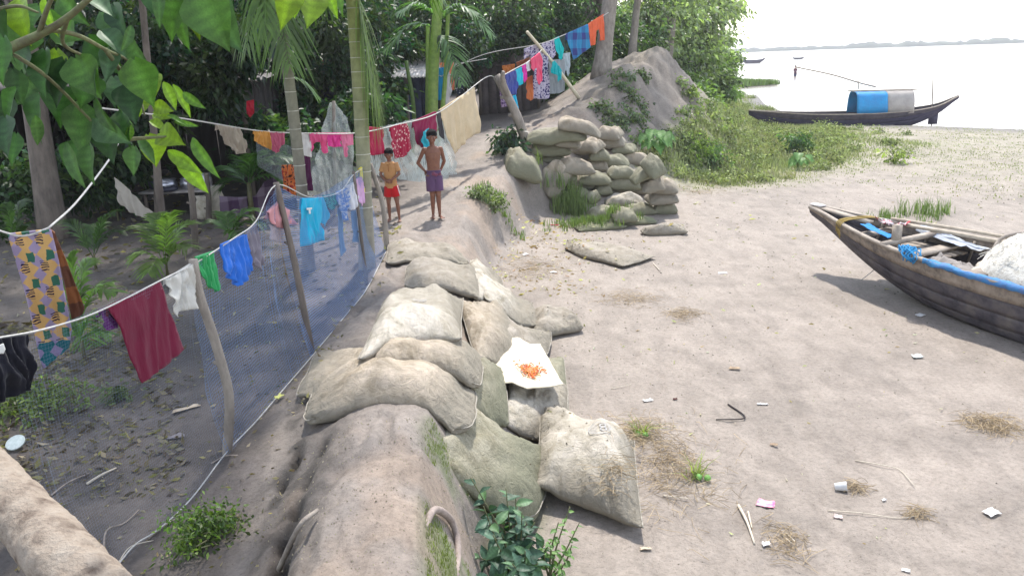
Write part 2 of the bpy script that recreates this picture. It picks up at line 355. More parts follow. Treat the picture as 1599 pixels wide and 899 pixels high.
# ------------------------------------------------------------------ ground sheet, water, far shore
def build_ground():
    a_in = np.radians(np.arange(-46, 46.01, .2))
    a_out = np.radians(np.concatenate([np.linspace(46, 314, 70)[1:-1]]))
    ang = np.concatenate([a_in, a_out]); na = len(ang)
    rr = [0.4, .8]; r = 1.2
    while r < 48: rr.append(r); r *= 1.0085
    while r < 1600: rr.append(r); r *= 1.07
    rr = np.array(rr); nr = len(rr)
    R, A = np.meshgrid(rr, ang, indexing='ij')
    x = R*np.sin(A); y = R*np.cos(A)
    z = hgt(x, y)
    # footprints and drag marks trodden into the mud
    rf = np.random.default_rng(12)
    for k in range(26):
        px_, py_ = rf.uniform(.4, 6.5), rf.uniform(4.5, 15); th = rf.uniform(0, 6.28)
        for q in range(9):
            px_ += .30*math.cos(th); py_ += .30*math.sin(th); th += rf.uniform(-.25, .25); sd = .07*(-1)**q; cx_, cy_ = px_-sd*math.sin(th), py_+sd*math.cos(th)
            if cx_ < float(np.interp(cy_, _sy, _sx[:, 6]))-.2: continue
            m_ = (abs(x-cx_) < .3) & (abs(y-cy_) < .3); dx, dy = x[m_]-cx_, y[m_]-cy_; a_ = dx*math.cos(th)+dy*math.sin(th); b_ = -dx*math.sin(th)+dy*math.cos(th); r2 = (a_/.085)**2+(b_/.038)**2
            z[m_] += -.013*np.exp(-r2**1.5)+.004*np.exp(-(np.sqrt(r2)-1.5)**2*4)
    v = np.stack([x, y, z], -1).reshape(-1, 3)
    i = np.arange(nr-1)[:, None]*na; j = np.arange(na)[None]; k = (j+1) % na
    f = np.stack([i+j, i+k, i+na+k, i+na+j], -1).reshape(-1, 4)[:, ::-1]
    v = np.vstack([v, [0, 0, float(hgt(0., 0.)[()] if np.ndim(hgt(0., 0.)) == 0 else hgt(0., 0.)[0])]])
    jj = np.arange(na); f3 = np.stack([(jj+1) % na, jj, np.full(na, len(v)-1)], -1)
    X, Yy = v[:, 0], v[:, 1]
    _, xs = bank(X, Yy); d = landdist(X, Yy)
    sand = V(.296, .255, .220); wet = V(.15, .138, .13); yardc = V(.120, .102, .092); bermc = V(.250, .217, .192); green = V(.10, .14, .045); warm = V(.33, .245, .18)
    n1 = fbm(X*.35, Yy*.35, s=31)[:, None]; n2 = fbm(X*2.1, Yy*2.1, s=32)[:, None]; n3 = fbm(X*8, Yy*8, s=33)[:, None]; n4 = fbm(X*.9+Yy*.4, Yy*2.6, s=36)[:, None]
    c = sand*(1+.13*n1+.11*n2+.07*n3); c = c*(1-.10*sstep(.25, .6, fbm(X*.55+4, Yy*.9, s=41, o=5))[:, None]*V(1, .97, .93)); c = c*(1-.10*sstep(.90, .985, 1-np.abs(fbm(X*1.1+.5*Yy, Yy*1.3, s=42, o=4)))[:, None])
    c = c*(1-.16*sstep(.1, .5, n4)*sstep(-.2, .4, n1))
    c = c*(1-.12*sstep(.05, .3, fbm(X*5, Yy*1.6, s=38))[:, None])
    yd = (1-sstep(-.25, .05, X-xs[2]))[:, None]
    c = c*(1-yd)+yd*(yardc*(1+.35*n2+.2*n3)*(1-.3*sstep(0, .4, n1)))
    pth = (sstep(9.5, 11.5, Yy)*(1-sstep(19, 23, Yy))*np.exp(-((X-(-1.0+(Yy-11)*.13))/.95)**2))[:, None]
    c = c*(1-pth)+pth*V(.30, .262, .232)*(1+.15*n3+.1*n2)
    br = (sstep(-.15, .05, X-xs[2])*(1-sstep(-.05, .25, X-xs[5])))[:, None]
    c = c*(1-br)+br*(bermc*(1+.16*n2+.12*n3))
    wm = sstep(.12, .42, fbm(X*1.7, Yy*1.4, s=39))[:, None]*br*.45
    c = c*(1-wm)+wm*warm
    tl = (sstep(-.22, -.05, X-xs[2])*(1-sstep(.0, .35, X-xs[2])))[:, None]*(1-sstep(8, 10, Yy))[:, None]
    c = c*(1-.35*tl*sstep(-.3, .3, n2+n3)); sl = (sstep(-.1, .05, X-xs[2])*(1-sstep(-.12, .06, X-xs[3])))[:, None]*(1-sstep(5, 7, Yy))[:, None]; c = c*(1-sl*(.30+.25*sstep(-.2, .3, n3+.5*n2)))  # left toe and slope of the berm: shade put into the earth colour
    mo = (sstep(-.05, .12, X-xs[4])*(1-sstep(.0, .3, X-xs[5]))*(1-sstep(4.6, 5.4, Yy)))[:, None]*sstep(-.25, .25, n2+.6*n3)
    c = c*(1-.7*mo)+.7*mo*green*(1.1+.5*n3)
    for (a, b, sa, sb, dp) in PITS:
        w = np.exp(-((X-a+.12*(Yy-b))/(sa*1.3))**2-((Yy-b)/(sb*1.1))**2)[:, None]; c = c*(1-.78*np.clip(w, 0, 1))  # shade of the pits put into the colour, so they read deeper
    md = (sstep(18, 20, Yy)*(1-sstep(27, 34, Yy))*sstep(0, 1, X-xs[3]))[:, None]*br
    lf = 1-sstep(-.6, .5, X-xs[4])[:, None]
    c = c*(1-md)+md*((V(.20, .172, .148)*(1-lf)+V(.32, .27, .215)*lf)*(1+.28*n3+.22*n2))  # mound face darker in colour to stand for its shade; left side sandy tan
    # turf beyond the mound and the wet edge of the river
    gx = P2G(X, Yy)[:, None]
    c = c*(1-gx)+gx*(V(.235, .235, .135)*(1+.3*n2))
    we = (1-sstep(.2, 3.0, d))[:, None]*(d > -2)[:, None]
    c = c*(1-we)+we*wet
    c = np.clip(c, .01, .9)
    m, nt, N, L, b = newmat('earth')
    at = N.new('ShaderNodeAttribute'); at.attribute_name = 'Col'
    f1 = ramp(nt, noise_n(nt, 26, 10, .75), [(.28, (.66, .64, .62)), (.5, (1, 1, 1)), (.72, (1.22, 1.2, 1.18))])
    f2 = ramp(nt, noise_n(nt, 5, 8, .7, stretch=(1, .5, 1)), [(.3, (.82, .81, .80)), (.6, (1.05, 1.05, 1.05))])
    c1, _ = mul(nt, at.outputs[0], f1); c2, _ = mul(nt, c1, f2)
    sp = ramp(nt, noise_n(nt, 90, 3, .6), [(.30, (.55, .5, .46)), (.38, (1, 1, 1))]); c3, _ = mul(nt, c2, sp)
    L.new(c3, b.inputs['Base Color']); b.inputs['Roughness'].default_value = .82; b.inputs['Specular IOR Level'].default_value = .35
    q = bump(nt, None, noise_n(nt, 9, 8, .7, stretch=(1, .7, 1)), .022); bump(nt, b, noise_n(nt, 60, 8, .75), .010, q)
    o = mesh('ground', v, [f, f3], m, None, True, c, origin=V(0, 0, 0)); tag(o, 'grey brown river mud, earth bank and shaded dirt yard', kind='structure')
    return o
def P2G(X, Yy):
    """how grassy the riverside is, 0..1 (a place on the ground, right of and beyond the mound)"""
    _, xs = bank(X, Yy)
    a = sstep(16.5, 19, Yy)*sstep(-.3, .6, X-xs[5])*(1-sstep(3, 8.5, X-xs[5]+.5*fbm(X*.3, Yy*.3, s=50)*6+np.clip(22-Yy, 0, 9)*.9))
    b = sstep(12.5, 22, Yy+2*fbm(X*.4, Yy*.4, s=52))*sstep(7, 12, X)*.26
    return np.clip(np.maximum(a, b), 0, 1)*(landdist(X, Yy) > .4)
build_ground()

def build_water():
    # one flat sheet with small ripples in the material
    m, nt, N, L, b = newmat('river_water')
    b.inputs['Base Color'].default_value = (.42, .37, .33, 1); b.inputs['Roughness'].default_value = .12; b.inputs['IOR'].default_value = 1.33
    n = noise_n(nt, .9, 6, .6, stretch=(.35, 1, 1)); bump(nt, b, n, .12)
    s = 1500
    g = np.concatenate([-np.geomspace(1600, 4, 30), np.linspace(0, 60, 30), np.geomspace(70, 1600, 30)])
    X, Yg = np.meshgrid(g, g, indexing='ij'); k = len(g)
    v = np.stack([X, Yg, WATER+0*X], -1).reshape(-1, 3)
    i = np.arange(k-1)[:, None]*k; j = np.arange(k-1)[None]
    f = np.stack([i+j, i+k+j, i+k+j+1, i+j+1], -1).reshape(-1, 4)
    o = mesh('water', v, f, m, None, True, origin=V(0, 0, WATER)); tag(o, 'pale silty river water, glaring and still', kind='structure')
build_water()
def build_shore():
    # the low bank on the other side of the river
    n = 500; a = np.linspace(-.35, 1.1, n); R = 560
    x = R*np.sin(a); y = R*np.cos(a)
    top = 2.6+2.6*(fbm(a*90, a*0, s=60)+.6)*(.5+.5*vnoise(a*14, a*0, s=61))+1.5*vnoise(a*300, a*0, s=62)
    top = np.clip(top*.55, 1.2, 4)
    v = []
    for k, (dr, hh) in enumerate(((0, -1), (1, .5), (6, .8), (8, 1), (40, 1), (42, -1))):
        v.append(np.stack([(R+dr)*np.sin(a), (R+dr)*np.cos(a), np.where(hh < 0, -1, .3+top*(hh if k > 1 else .12))], -1))
    v = np.concatenate(v); i = np.arange(n-1)
    f = np.concatenate([np.stack([k*n+i, k*n+i+1, (k+1)*n+i+1, (k+1)*n+i], -1) for k in range(5)])
    o = mesh('far_shore', v, f, M('far_bank', (.07, .08, .045), (.03, .035, .03), scale=.2, bmp=0), None, True); tag(o, 'low dark tree line along the far bank of the river', kind='structure')
build_shore()

# ------------------------------------------------------------------ sandbags, each resting on what is already there
GX0, GX1, GY0, GY1, GS = -3.0, 5.5, 3.0, 20.0, .03
_gx = np.arange(GX0, GX1, GS); _gy = np.arange(GY0, GY1, GS)
SUP = hgt(*np.meshgrid(_gx, _gy, indexing='ij'))
def blur(a, k):
    for ax in (0, 1):
        c = np.cumsum(np.concatenate([np.repeat(np.take(a, [0], ax), k+1, ax), a, np.repeat(np.take(a, [-1], ax), k, ax)], ax), ax)
        n = a.shape[ax]
        a = (np.take(c, range(2*k+1, 2*k+1+n), ax)-np.take(c, range(0, n), ax))/(2*k+1)
    return a
def sup(x, y, grid=None):
    g = SUP if grid is None else grid
    fx = np.clip((np.asarray(x)-GX0)/GS, 0, len(_gx)-1.01); fy = np.clip((np.asarray(y)-GY0)/GS, 0, len(_gy)-1.01)
    i = fx.astype(int); j = fy.astype(int); a = fx-i; b = fy-j
    return (g[i, j]*(1-a)+g[i+1, j]*a)*(1-b)+(g[i, j+1]*(1-a)+g[i+1, j+1]*a)*b
def supfull(x, y):
    inside = (x > GX0) & (x < GX1-.1) & (y > GY0) & (y < GY1-.1)
    return np.where(inside, sup(x, y), hgt(x, y))
def raise_sup(v):
    i = np.round((v[:, 0]-GX0)/GS).astype(int); j = np.round((v[:, 1]-GY0)/GS).astype(int)
    for di in (-1, 0, 1):
        for dj in (-1, 0, 1):
            ii = np.clip(i+di, 0, len(_gx)-1); jj = np.clip(j+dj, 0, len(_gy)-1)
            np.maximum.at(SUP, (ii, jj), v[:, 2]-(.004 if di or dj else 0))
def bagmat(kind):
    nm = 'bag_'+kind
    if nm in _mc: return _mc[nm]
    tones = {'tan': ((.56, .475, .385), (.39, .33, .265)), 'grey': ((.48, .43, .375), (.32, .285, .25)), 'white': ((.66, .61, .54), (.46, .42, .365)),
             'green': ((.41, .38, .30), (.25, .24, .17)), 'mossy': ((.25, .275, .14), (.14, .17, .07))}
    c1, c2 = tones[kind]
    m, nt, N, L, b = newmat(nm)
    c = ramp(nt, noise_n(nt, 3.2, 8, .7, dist=.6), [(.30, c2), (.62, c1)])
    c, _ = mul(nt, c, ramp(nt, noise_n(nt, 4.5, 9, .66, dist=.8), [(.33, (.60, .57, .48)), (.45, (.86, .84, .78)), (.58, (1.05, 1.03, 1.0))]))
    # river slime and mud soaked in from the lower edge of the sack
    geo = N.new('ShaderNodeTexCoord'); sp = N.new('ShaderNodeSeparateXYZ'); L.new(geo.outputs['Object'], sp.inputs[0])
    n = noise_n(nt, 6, 4); ad = N.new('ShaderNodeMath'); ad.operation = 'MULTIPLY_ADD'; L.new(n, ad.inputs[0]); ad.inputs[1].default_value = -.22; L.new(sp.outputs[2], ad.inputs[2])
    mr = N.new('ShaderNodeMapRange'); L.new(ad.outputs[0], mr.inputs[0]); mr.inputs[1].default_value = -.20; mr.inputs[2].default_value = .02; mr.inputs[3].default_value = 0; mr.inputs[4].default_value = 1
    st = N.new('ShaderNodeMix'); st.data_type = 'RGBA'; L.new(mr.outputs[0], st.inputs[0])
    st.inputs[6].default_value = (.21, .205, .14, 1) if kind in ('green', 'mossy') else (.27, .24, .19, 1); L.new(c, st.inputs[7])
    L.new(st.outputs[2], b.inputs['Base Color']); b.inputs['Roughness'].default_value = .78; b.inputs['Specular IOR Level'].default_value = .3
    # weave
    uv = N.new('ShaderNodeUVMap'); w1 = N.new('ShaderNodeTexWave'); w1.inputs['Scale'].default_value = 55; w1.inputs['Distortion'].default_value = .5; L.new(uv.outputs[0], w1.inputs[0])
    q = bump(nt, None, w1.outputs[1], .0012); q = bump(nt, None, noise_n(nt, 13, 8, .68, dist=1.6), .028, q); bump(nt, b, noise_n(nt, 60, 4), .003, q)
    _mc[nm] = m; return m
def sandbag(label, px, py, L, W, T, yaw, kind='tan', flat=0.0, lift=0.0, pinch=(1, 1), sag=.75, group='sandbags', n=(46, 34), tilt=0, seed=None, ears=.03, sink=0.0, cat='sandbag', upd=True, name='sandbag', at=None, quad=None, fixz=False, cap=.09, rnd=.15):
    seed = int(abs(px)*7+abs(py)*13) % 997 if seed is None else seed
    if quad is not None:
        hits = [G(a, b, off=T*.65+.03+cap*.35) for a, b in quad]
        zm = float(np.mean([h[2] for h in hits])); Q = np.array([P(a, b, float(np.clip(h[2], zm-.75*T, zm+.75*T))) for (a, b), h in zip(quad, hits)])
        at = Q.mean(0); L = (np.linalg.norm(Q[1]-Q[0])+np.linalg.norm(Q[2]-Q[3]))/2; W = (np.linalg.norm(Q[3]-Q[0])+np.linalg.norm(Q[2]-Q[1]))/2
    L *= .5; W *= .5
    u, w = np.meshgrid(np.linspace(-1, 1, n[0]), np.linspace(-1, 1, n[1]), indexing='ij')
    # plan outline: a sewn tube of cloth pulled in along the sides, ears at the corners
    side = 1-.13*(1-np.abs(u)**2.2)*np.abs(w)+ears*.25*np.abs(u)**6
    X = L*u*(1-.10*(1-np.abs(w)**2)*np.abs(u)**3*0+.05*np.abs(w)**4*np.abs(u))
    X = X+L*ears*np.sign(u)*np.abs(u)**9*np.abs(w)**4
    cr4 = (u*w)**4; X = X*(1-(rnd-ears)*cr4)
    Wd = W*w*side
    pa = np.where(u < 0, 1-(1-pinch[0])*sstep(.25, 1, -u), 1-(1-pinch[1])*sstep(.25, 1, u))
    Wd = Wd*pa*(1-(rnd-ears)*cr4)
    Wd = Wd+.05*W*fbm(u*1.3+seed, w*0+3.3, s=seed)
    X = X+.05*L*fbm(w*1.3+seed, u*0+1.3, s=seed+1)
    prof = (1-np.abs(u)**4)**.50*(1-np.abs(w)**3.0)**.46
    prof = prof*(1+.30*fbm(u*1.5+seed*.37, w*1.5, s=seed+2, o=2))
    s = L/.4
    rad = np.hypot(u, w)
    # creases run in from the seams and corners
    fold = np.abs(fbm(u*2.2*s+seed, w*6, s=seed+3, o=3))*sstep(.30, .95, np.abs(u))
    fold2 = np.abs(fbm(u*7*s+seed, w*2.4, s=seed+4, o=3))*sstep(.45, 1, np.abs(w))
    soft = fbm(u*3.0*s+seed, w*3.0, s=seed+5, o=4)
    diag = np.abs(fbm((u+w)*2.2+seed, (u-w)*.8, s=seed+9, o=3))
    wr = -.062*fold-.045*fold2+.022*soft-.026*diag*(1-prof*.4)
    edge = np.clip(prof*3, 0, 1)
    ht = T*prof+wr*edge*(T/.25)**.5
    a = math.radians(yaw); ca, sa = math.cos(a), math.sin(a)
    if at is None: c = G(px, py, off=T*.55+lift, hf=supfull)
    else: c = np.asarray(at, float)
    wx = c[0]+X*ca-Wd*sa; wy = c[1]+X*sa+Wd*ca
    if quad is not None:
        qa = (X/L+1)/2; qb = (Wd/W+1)/2
        pxy = ((Q[0][:, None, None]*(1-qa)+Q[1][:, None, None]*qa)*(1-qb)+(Q[3][:, None, None]*(1-qa)+Q[2][:, None, None]*qa)*qb); wx, wy = pxy[0], pxy[1]
    k = max(2, int(.10/GS))
    B = blur(SUP, k) if upd else SUP
    base = supfull(wx, wy)
    if upd: base = .25*base+.75*np.where((wx > GX0) & (wx < GX1-.1) & (wy > GY0) & (wy < GY1-.1), sup(wx, wy, B), base)
    if quad is not None: hb_ = hgt(wx, wy); base = hb_+np.clip(base-hb_, 0, cap)
    A = np.stack([np.ones(wx.size), wx.ravel(), wy.ravel()], 1); wgt = (prof+.1).ravel()
    co = np.linalg.lstsq(A*wgt[:, None], base.ravel()*wgt, rcond=None)[0]
    plane = (A@co).reshape(base.shape)
    lvl = plane.mean()
    plane = lvl+(plane-lvl)*(1-flat)
    if fixz: plane = plane-plane.mean()+c[2]-T*.62
    bz = sag*base+(1-sag)*plane
    bz = np.clip(bz, plane-T*.55, plane+T*.5)+lift-sink
    bz = bz+tilt*Wd
    top = bz+.30*T*(1-prof)+ht*.98*(1-.30*(1-prof))
    bot = bz+.30*T*(1-prof)*(1-rad*0)-.02*prof
    top = np.maximum(top, bot)
    tv = np.stack([wx, wy, top], -1); bv = np.stack([wx, wy, np.minimum(bot, top)], -1)
    # bulge the sides out over their foot
    bul = .0
    nu, nw = n
    uvt = np.stack([X, Wd], -1).reshape(-1, 2)
    idx = np.arange(nu*nw).reshape(nu, nw)
    ft = np.stack([idx[:-1, :-1], idx[1:, :-1], idx[1:, 1:], idx[:-1, 1:]], -1).reshape(-1, 4)
    # bottom shares the rim
    rim = np.zeros((nu, nw), bool); rim[0] = rim[-1] = True; rim[:, 0] = rim[:, -1] = True
    bi = np.full((nu, nw), -1); bi[rim] = idx[rim]; bi[~rim] = nu*nw+np.arange((~rim).sum())
    fb = np.stack([bi[:-1, :-1], bi[:-1, 1:], bi[1:, 1:], bi[1:, :-1]], -1).reshape(-1, 4)
    v = np.vstack([tv.reshape(-1, 3), bv[~rim]]); uv = np.vstack([uvt, np.stack([X, Wd], -1)[~rim]])
    org = V(c[0], c[1], top.mean())
    o = mesh(name, v, [ft, fb], bagmat(kind), None, True, None, uv=uv, origin=org)
    if at is not None or (L > .6 and c[1] < 14):
        # sewn end seam with a fringe of loose threads
        for e in (0, -1):
            mb = MB(); p = tv[e]+V(0, 0, .004); mb.tube(catmull(p, 30), .0055, 5)
            q = p+(tv[e]-tv[e-1 if e else 1])*.6
            mb.build('seam', M('seam_thread', (.36, .33, .28), (.2, .18, .15), 30, bmp=0), o)
    tag(o, label, cat, group)
    if upd: raise_sup(tv.reshape(-1, 3))
    return o, (tv, c, ca, sa)

NG = 'sandbags along the bank by the path'
near_bags = [   # label, corners on the photo (near left, near right, far right, far left), thickness, kind, extras
 ('dark wedge-shaped sandbag lying furthest out on the mud right of the row', [(832, 508), (914, 496), (893, 474), (828, 466)], .20, 'grey', dict()),
 ('dark sandbag slumped on the mud right of the sheet of chillies', [(850, 650), (890, 632), (880, 535), (822, 532)], .22, 'green', dict()),
 ('dark rounded sandbag under the pale flat ones, above the sheet of chillies', [(770, 528), (848, 562), (862, 498), (770, 462)], .26, 'grey', dict()),
 ('flat pale pink sandbag half under the sheet of chillies', [(782, 632), (882, 664), (888, 588), (798, 560)], .20, 'white', dict()),
 ('big grey green sandbag slumped down the bank left of the whitest one', [(670, 706), (830, 756), (874, 632), (712, 592)], .30, 'green', dict(sag=.35, flat=.3, rnd=.32)),
 ('big off-white sandbag with a round printed stamp, nearest on the mud', [(838, 740), (1003, 788), (990, 650), (846, 616)], .34, 'white', dict(ears=.07, sag=.4)),
 ('stubby sandbag wedged between the long ones left of the sheet of chillies', [(728, 632), (796, 634), (786, 556), (722, 536)], .24, 'green', dict()),
 ('long beige sandbag lying lengthwise above the sheet of chillies', [(748, 548), (822, 540), (782, 464), (712, 460)], .22, 'tan', dict()),
 ('light grey sandbag sloping down behind the biggest pillow-shaped one', [(736, 468), (796, 474), (780, 396), (732, 394)], .20, 'white', dict()),
 ('flat whitish sandbag at the right of the row, behind the dark wedge-shaped one', [(758, 474), (856, 486), (826, 438), (742, 430)], .16, 'white', dict()),
 ('flat grey sandbag at the far end of the near row, below the boys', [(602, 400), (738, 410), (706, 372), (606, 366)], .15, 'grey', dict()),
 ('grey sandbag overlapping the far end of the near row', [(628, 428), (748, 468), (742, 412), (634, 396)], .20, 'grey', dict()),
 ('flat beige sandbag on the left edge of the row beside the blue net', [(458, 606), (600, 598), (596, 534), (492, 528)], .13, 'tan', dict(sag=.5, cap=.03)),
 ('long tan sandbag nearest of those lying on the bank top, its end stained green', [(466, 652), (744, 722), (748, 612), (490, 586)], .22, 'tan', dict(sag=.70, flat=.2, rnd=.30, cap=.02, sink=.035)),
 ('plump tan sandbag across the bank top just in front of the biggest one', [(578, 586), (750, 622), (754, 536), (594, 520)], .22, 'tan', dict(sag=.45, flat=.3, cap=.13, rnd=.25)),
 ('big pillow-shaped sandbag lying on top of the row with a faded stamp', [(554, 536), (718, 532), (722, 438), (598, 426)], .32, 'white', dict(cap=.34, ears=.06, sag=.35, flat=.4)),
]
bagdata = {}
for lb, qd, T, kd, kw in near_bags:
    o, dat = sandbag(lb, *np.mean(qd, 0), 1, 1, T, 0, kd, group=NG, n=(60, 46), quad=qd, **kw); bagdata[lb[:16]] = (o, dat)
# faded stamps printed on two sacks: ink that follows the cloth
def stamp(bag, dat, px, py, r, rings, ink=(.30, .29, .28)):
    c = G(px, py, hf=supfull); mb = MB()
    def ring(r0, r1, a0=0, a1=2*math.pi, n=30, dx=0, dy=0):
        t = np.linspace(a0, a1, n); v = []
        for rr_ in (r0, r1):
            x = c[0]+dx+rr_*np.cos(t); y = c[1]+dy+rr_*np.sin(t)*1.0; v.append(np.stack([x, y, sup(x, y)+.0065], -1))
        i = np.arange(n-1); mb.add(np.concatenate(v), np.stack([i, i+1, n+i+1, n+i], -1))
    for q in rings: ring(*[q[0]*r, q[1]*r], **(q[2] if len(q) > 2 else {}))
    for k in range(-4, 5):                       # the printed bars left of the figure
        yy = k*.16*r
        if abs(k) < 4: 
            x = np.linspace(-.72, -.20, 8)*r; t = np.stack([c[0]+x, c[1]+yy+0*x], -1); v = np.concatenate([np.c_[t, sup(t[:, 0], t[:, 1])+.0065], np.c_[t+[0, .05*r], sup(t[:, 0], t[:, 1])+.0065]]); i = np.arange(7); mb.add(v, np.stack([i, i+1, 9+i, 8+i], -1))
    o = mb.build('printed_stamp', M('faded_ink', ink, tuple(x*1.35 for x in ink), 40, bmp=0), bag)
o, dat = bagdata['big off-white sa'[:16]]
stamp(o, dat, 936, 668, .085, [(.9, 1.0), (.18, .32, dict(dx=.028, dy=.022)), (.18, .32, dict(dx=.028, dy=-.020)), (.76, .80)])
o, dat = bagdata['big pillow-shape']
stamp(o, dat, 655, 470, .06, [(.86, 1.0), (.2, .34, dict(dx=.02, dy=.015)), (.2, .34, dict(dx=.02, dy=-.015))], ink=(.42, .38, .34))

# white sheet with red chillies drying
u, w = np.meshgrid(np.linspace(0, 1, 40), np.linspace(0, 1, 34), indexing='ij')
_pq = ((790, 608), (880, 598), (844, 534), (748, 538)); _zq = float(np.median([G(a, b, off=.03, hf=supfull)[2] for a, b in _pq+((815, 570), (800, 560))]))+.03; _q = np.array([P(a, b, _zq) for a, b in _pq])
_xy = ((_q[0][:, None, None]*(1-u)+_q[1][:, None, None]*u)*(1-w)+(_q[3][:, None, None]*(1-u)+_q[2][:, None, None]*u)*w)
sx = _xy[0]+.012*fbm(w*3, u*3, s=5); sy = _xy[1]+.014*fbm(u*3, w*3, s=6)
sz = sup(sx, sy, blur(SUP, 8)); sz = np.clip(sz, _zq-.05, _zq+.05)*.7+.3*_zq+.02+.010*np.abs(fbm(u*4, w*4, s=7))
idx = np.arange(40*34).reshape(40, 34); ft = np.stack([idx[:-1, :-1], idx[1:, :-1], idx[1:, 1:], idx[:-1, 1:]], -1).reshape(-1, 4)
sheet = mesh('drying_sheet', np.stack([sx, sy, sz], -1), ft, M('white_cloth', (.64, .58, .46), (.50, .44, .33), 6, bmp=.006, bscale=14), None)
sheet.modifiers.new('thick', 'SOLIDIFY').thickness = .006
tag(sheet, 'cream white sheet spread over sandbags with red chillies drying on it', 'sheet')
raise_sup(np.stack([sx, sy, sz], -1).reshape(-1, 3))
chm = M('red_chilli', (.62, .13, .03), (.45, .06, .02), 60, rough=.4, bmp=0, attr=True)
mb = MB(); rg = np.random.default_rng(3); cc = G(828, 580, hf=supfull)
for k in range(270):
    r = abs(rg.normal(0, .5)); a = rg.uniform(0, 6.28)
    x = cc[0]+.12*r*math.cos(a); y = cc[1]+.17*r*math.sin(a); th = rg.uniform(0, 3.14); l = rg.uniform(.012, .022)
    z = float(sup(x, y))+.010; d = V(math.cos(th), math.sin(th), 0)*l
    p = V(x, y, z); mb.tube([p-d, p+V(0, 0, .004)+.2*d*rg.uniform(-1, 1), p+d], [.0045, .0055, .0015], 4, c=(rg.uniform(.7, 1.5), rg.uniform(.6, 2.6), 1))
o = mb.build('chillies', chm, None); tag(o, 'red and orange chillies scattered to dry in the middle of the sheet', 'chillies', kind='stuff')

# the stepped heap of sandbags against the mound: (x, y) in the zoomed crop, width in px, label
SG = 'sandbags heaped against the mound'
heap = [
 (590, 605, 180, 'green', 'mossy sandbag at the foot of the heap just right of the grass tuft', {}),
 (500, 512, 95, 'green', 'round-ended sandbag in the low left of the heap above the grass tuft', dict(yaw=40)),
 (790, 588, 165, 'green', 'olive sandbag in the lowest course, under the two whitest ones', {}),
 (930, 580, 125, 'green', 'lowest of the three short sandbags stacked at the right end of the heap', {}),
 (690, 440, 230, 'green', 'greenish sandbag mostly buried in the middle of the heap', {}),
 (418, 500, 140, 'mossy', 'sloping green-stained sandbag left side of the heap behind the grass tuft', dict(yaw=40)),
 (580, 476, 95, 'green', 'small olive sandbag between the round-ended one and the whitest', {}),
 (908, 520, 165, 'grey', 'middle of the three short sandbags stacked at the right end of the heap', {}),
 (702, 542, 210, 'white', 'lower of the two whitest sandbags in the foot of the heap', {}),
 (920, 460, 150, 'tan', 'topmost of the three short sandbags stacked at the right end of the heap', {}),
 (750, 466, 255, 'white', 'whitest sandbag of the heap, long and flat', {}),
 (530, 415, 175, 'green', 'long olive sandbag, fourth course down on the left of the heap', {}),
 (820, 382, 150, 'green', 'olive sandbag at the right edge of the heap below the rounded one', {}),
 (680, 382, 140, 'green', 'mossy sandbag in the middle of the heap with weeds at its end', {}),
 (428, 345, 185, 'tan', 'wide tan sandbag behind the pinched open one', {}),
 (550, 338, 112, 'tan', 'short plump sandbag in the middle of the heap', {}),
 (632, 318, 185, 'green', 'large bulging olive sandbag in the middle of the heap', {}),
 (755, 300, 165, 'tan', 'rounded tan sandbag at the upper right edge of the heap', {}),
 (300, 296, 125, 'green', 'small dark sandbag under the big bulging one at the upper left of the heap', {}),
 (520, 228, 110, 'tan', 'tan sandbag lying steeply in the second course of the heap', dict(yaw=-40)),
 (455, 246, 150, 'tan', 'egg-shaped tan sandbag in the upper middle of the heap', dict(yaw=-14)),
 (285, 242, 215, 'green', 'big bulging sandbag at the upper left of the heap beside the leaning post', dict(T=.30)),
 (612, 215, 185, 'white', 'pale sandbag near the top right of the heap with weeds at its foot', dict(yaw=-18)),
 (320, 165, 315, 'green', 'longest sandbag of the heap, top left, two lying end to end', {}),
 (620, 162, 135, 'tan', 'topmost sandbag on the right of the heap', dict(yaw=-24)),
 (448, 110, 220, 'tan', 'topmost sandbag of the whole heap, against the earth ridge', dict(yaw=-6)),
 (700, 620, 130, 'green', 'dark olive sandbag tucked behind the moss-grown flattened ones', {}),
 (470, 440, 120, 'green', 'olive sandbag above the round-ended one at the left of the heap', {}),
 (400, 420, 100, 'tan', 'small tan sandbag right beside the half-empty one', {}),
 (860, 432, 120, 'tan', 'tan sandbag behind the whitest one, right side of the heap', {}),
 (370, 392, 110, 'green', 'small olive sandbag half hidden behind the half-empty one', {}),
 (700, 250, 120, 'green', 'olive sandbag below the pale one near the top right of the heap', dict(yaw=-20)),
 (385, 205, 130, 'tan', 'tan sandbag squeezed under the long top left one', {}),
 (560, 282, 110, 'green', 'small olive sandbag under the egg-shaped one', {}),
 (860, 335, 90, 'green', 'dark small sandbag at the far right edge of the heap by the taro plant', dict(yaw=30)),
 (130, 330, 190, 'green', 'bulky sandbag jutting over a dark hollow at the left end of the heap', dict(T=.45, W=.85, yaw=4)),
]
sandbag('moss-grown flattened sandbag on the mud at the foot of the heap', 985, 343, .95, .45, .13, 3, 'mossy', group=SG, n=(34, 24))
sandbag('grass-covered flattened sandbag at the foot of the heap', 938, 352, .95, .40, .12, 10, 'mossy', group=SG, n=(34, 24))
heap.sort(key=lambda q: -q[1])
for cx, cy, w, kd, lb, kw in heap:
    px = 780+cx/3.597; py = 160+cy/3.597
    g = G(px, py, off=.12, hf=supfull)
    L = w/3.597/1190*g[1]*1.04; W = kw.get('W', .50); T = kw.get('T', .24)
    sandbag(lb, px, py, L, W, T, kw.get('yaw', rng.uniform(-9, 9)), kd, group=SG, sag=.10, flat=.86, fixz=True, n=(34, 24), ears=.02, seed=int(cx*3+cy))
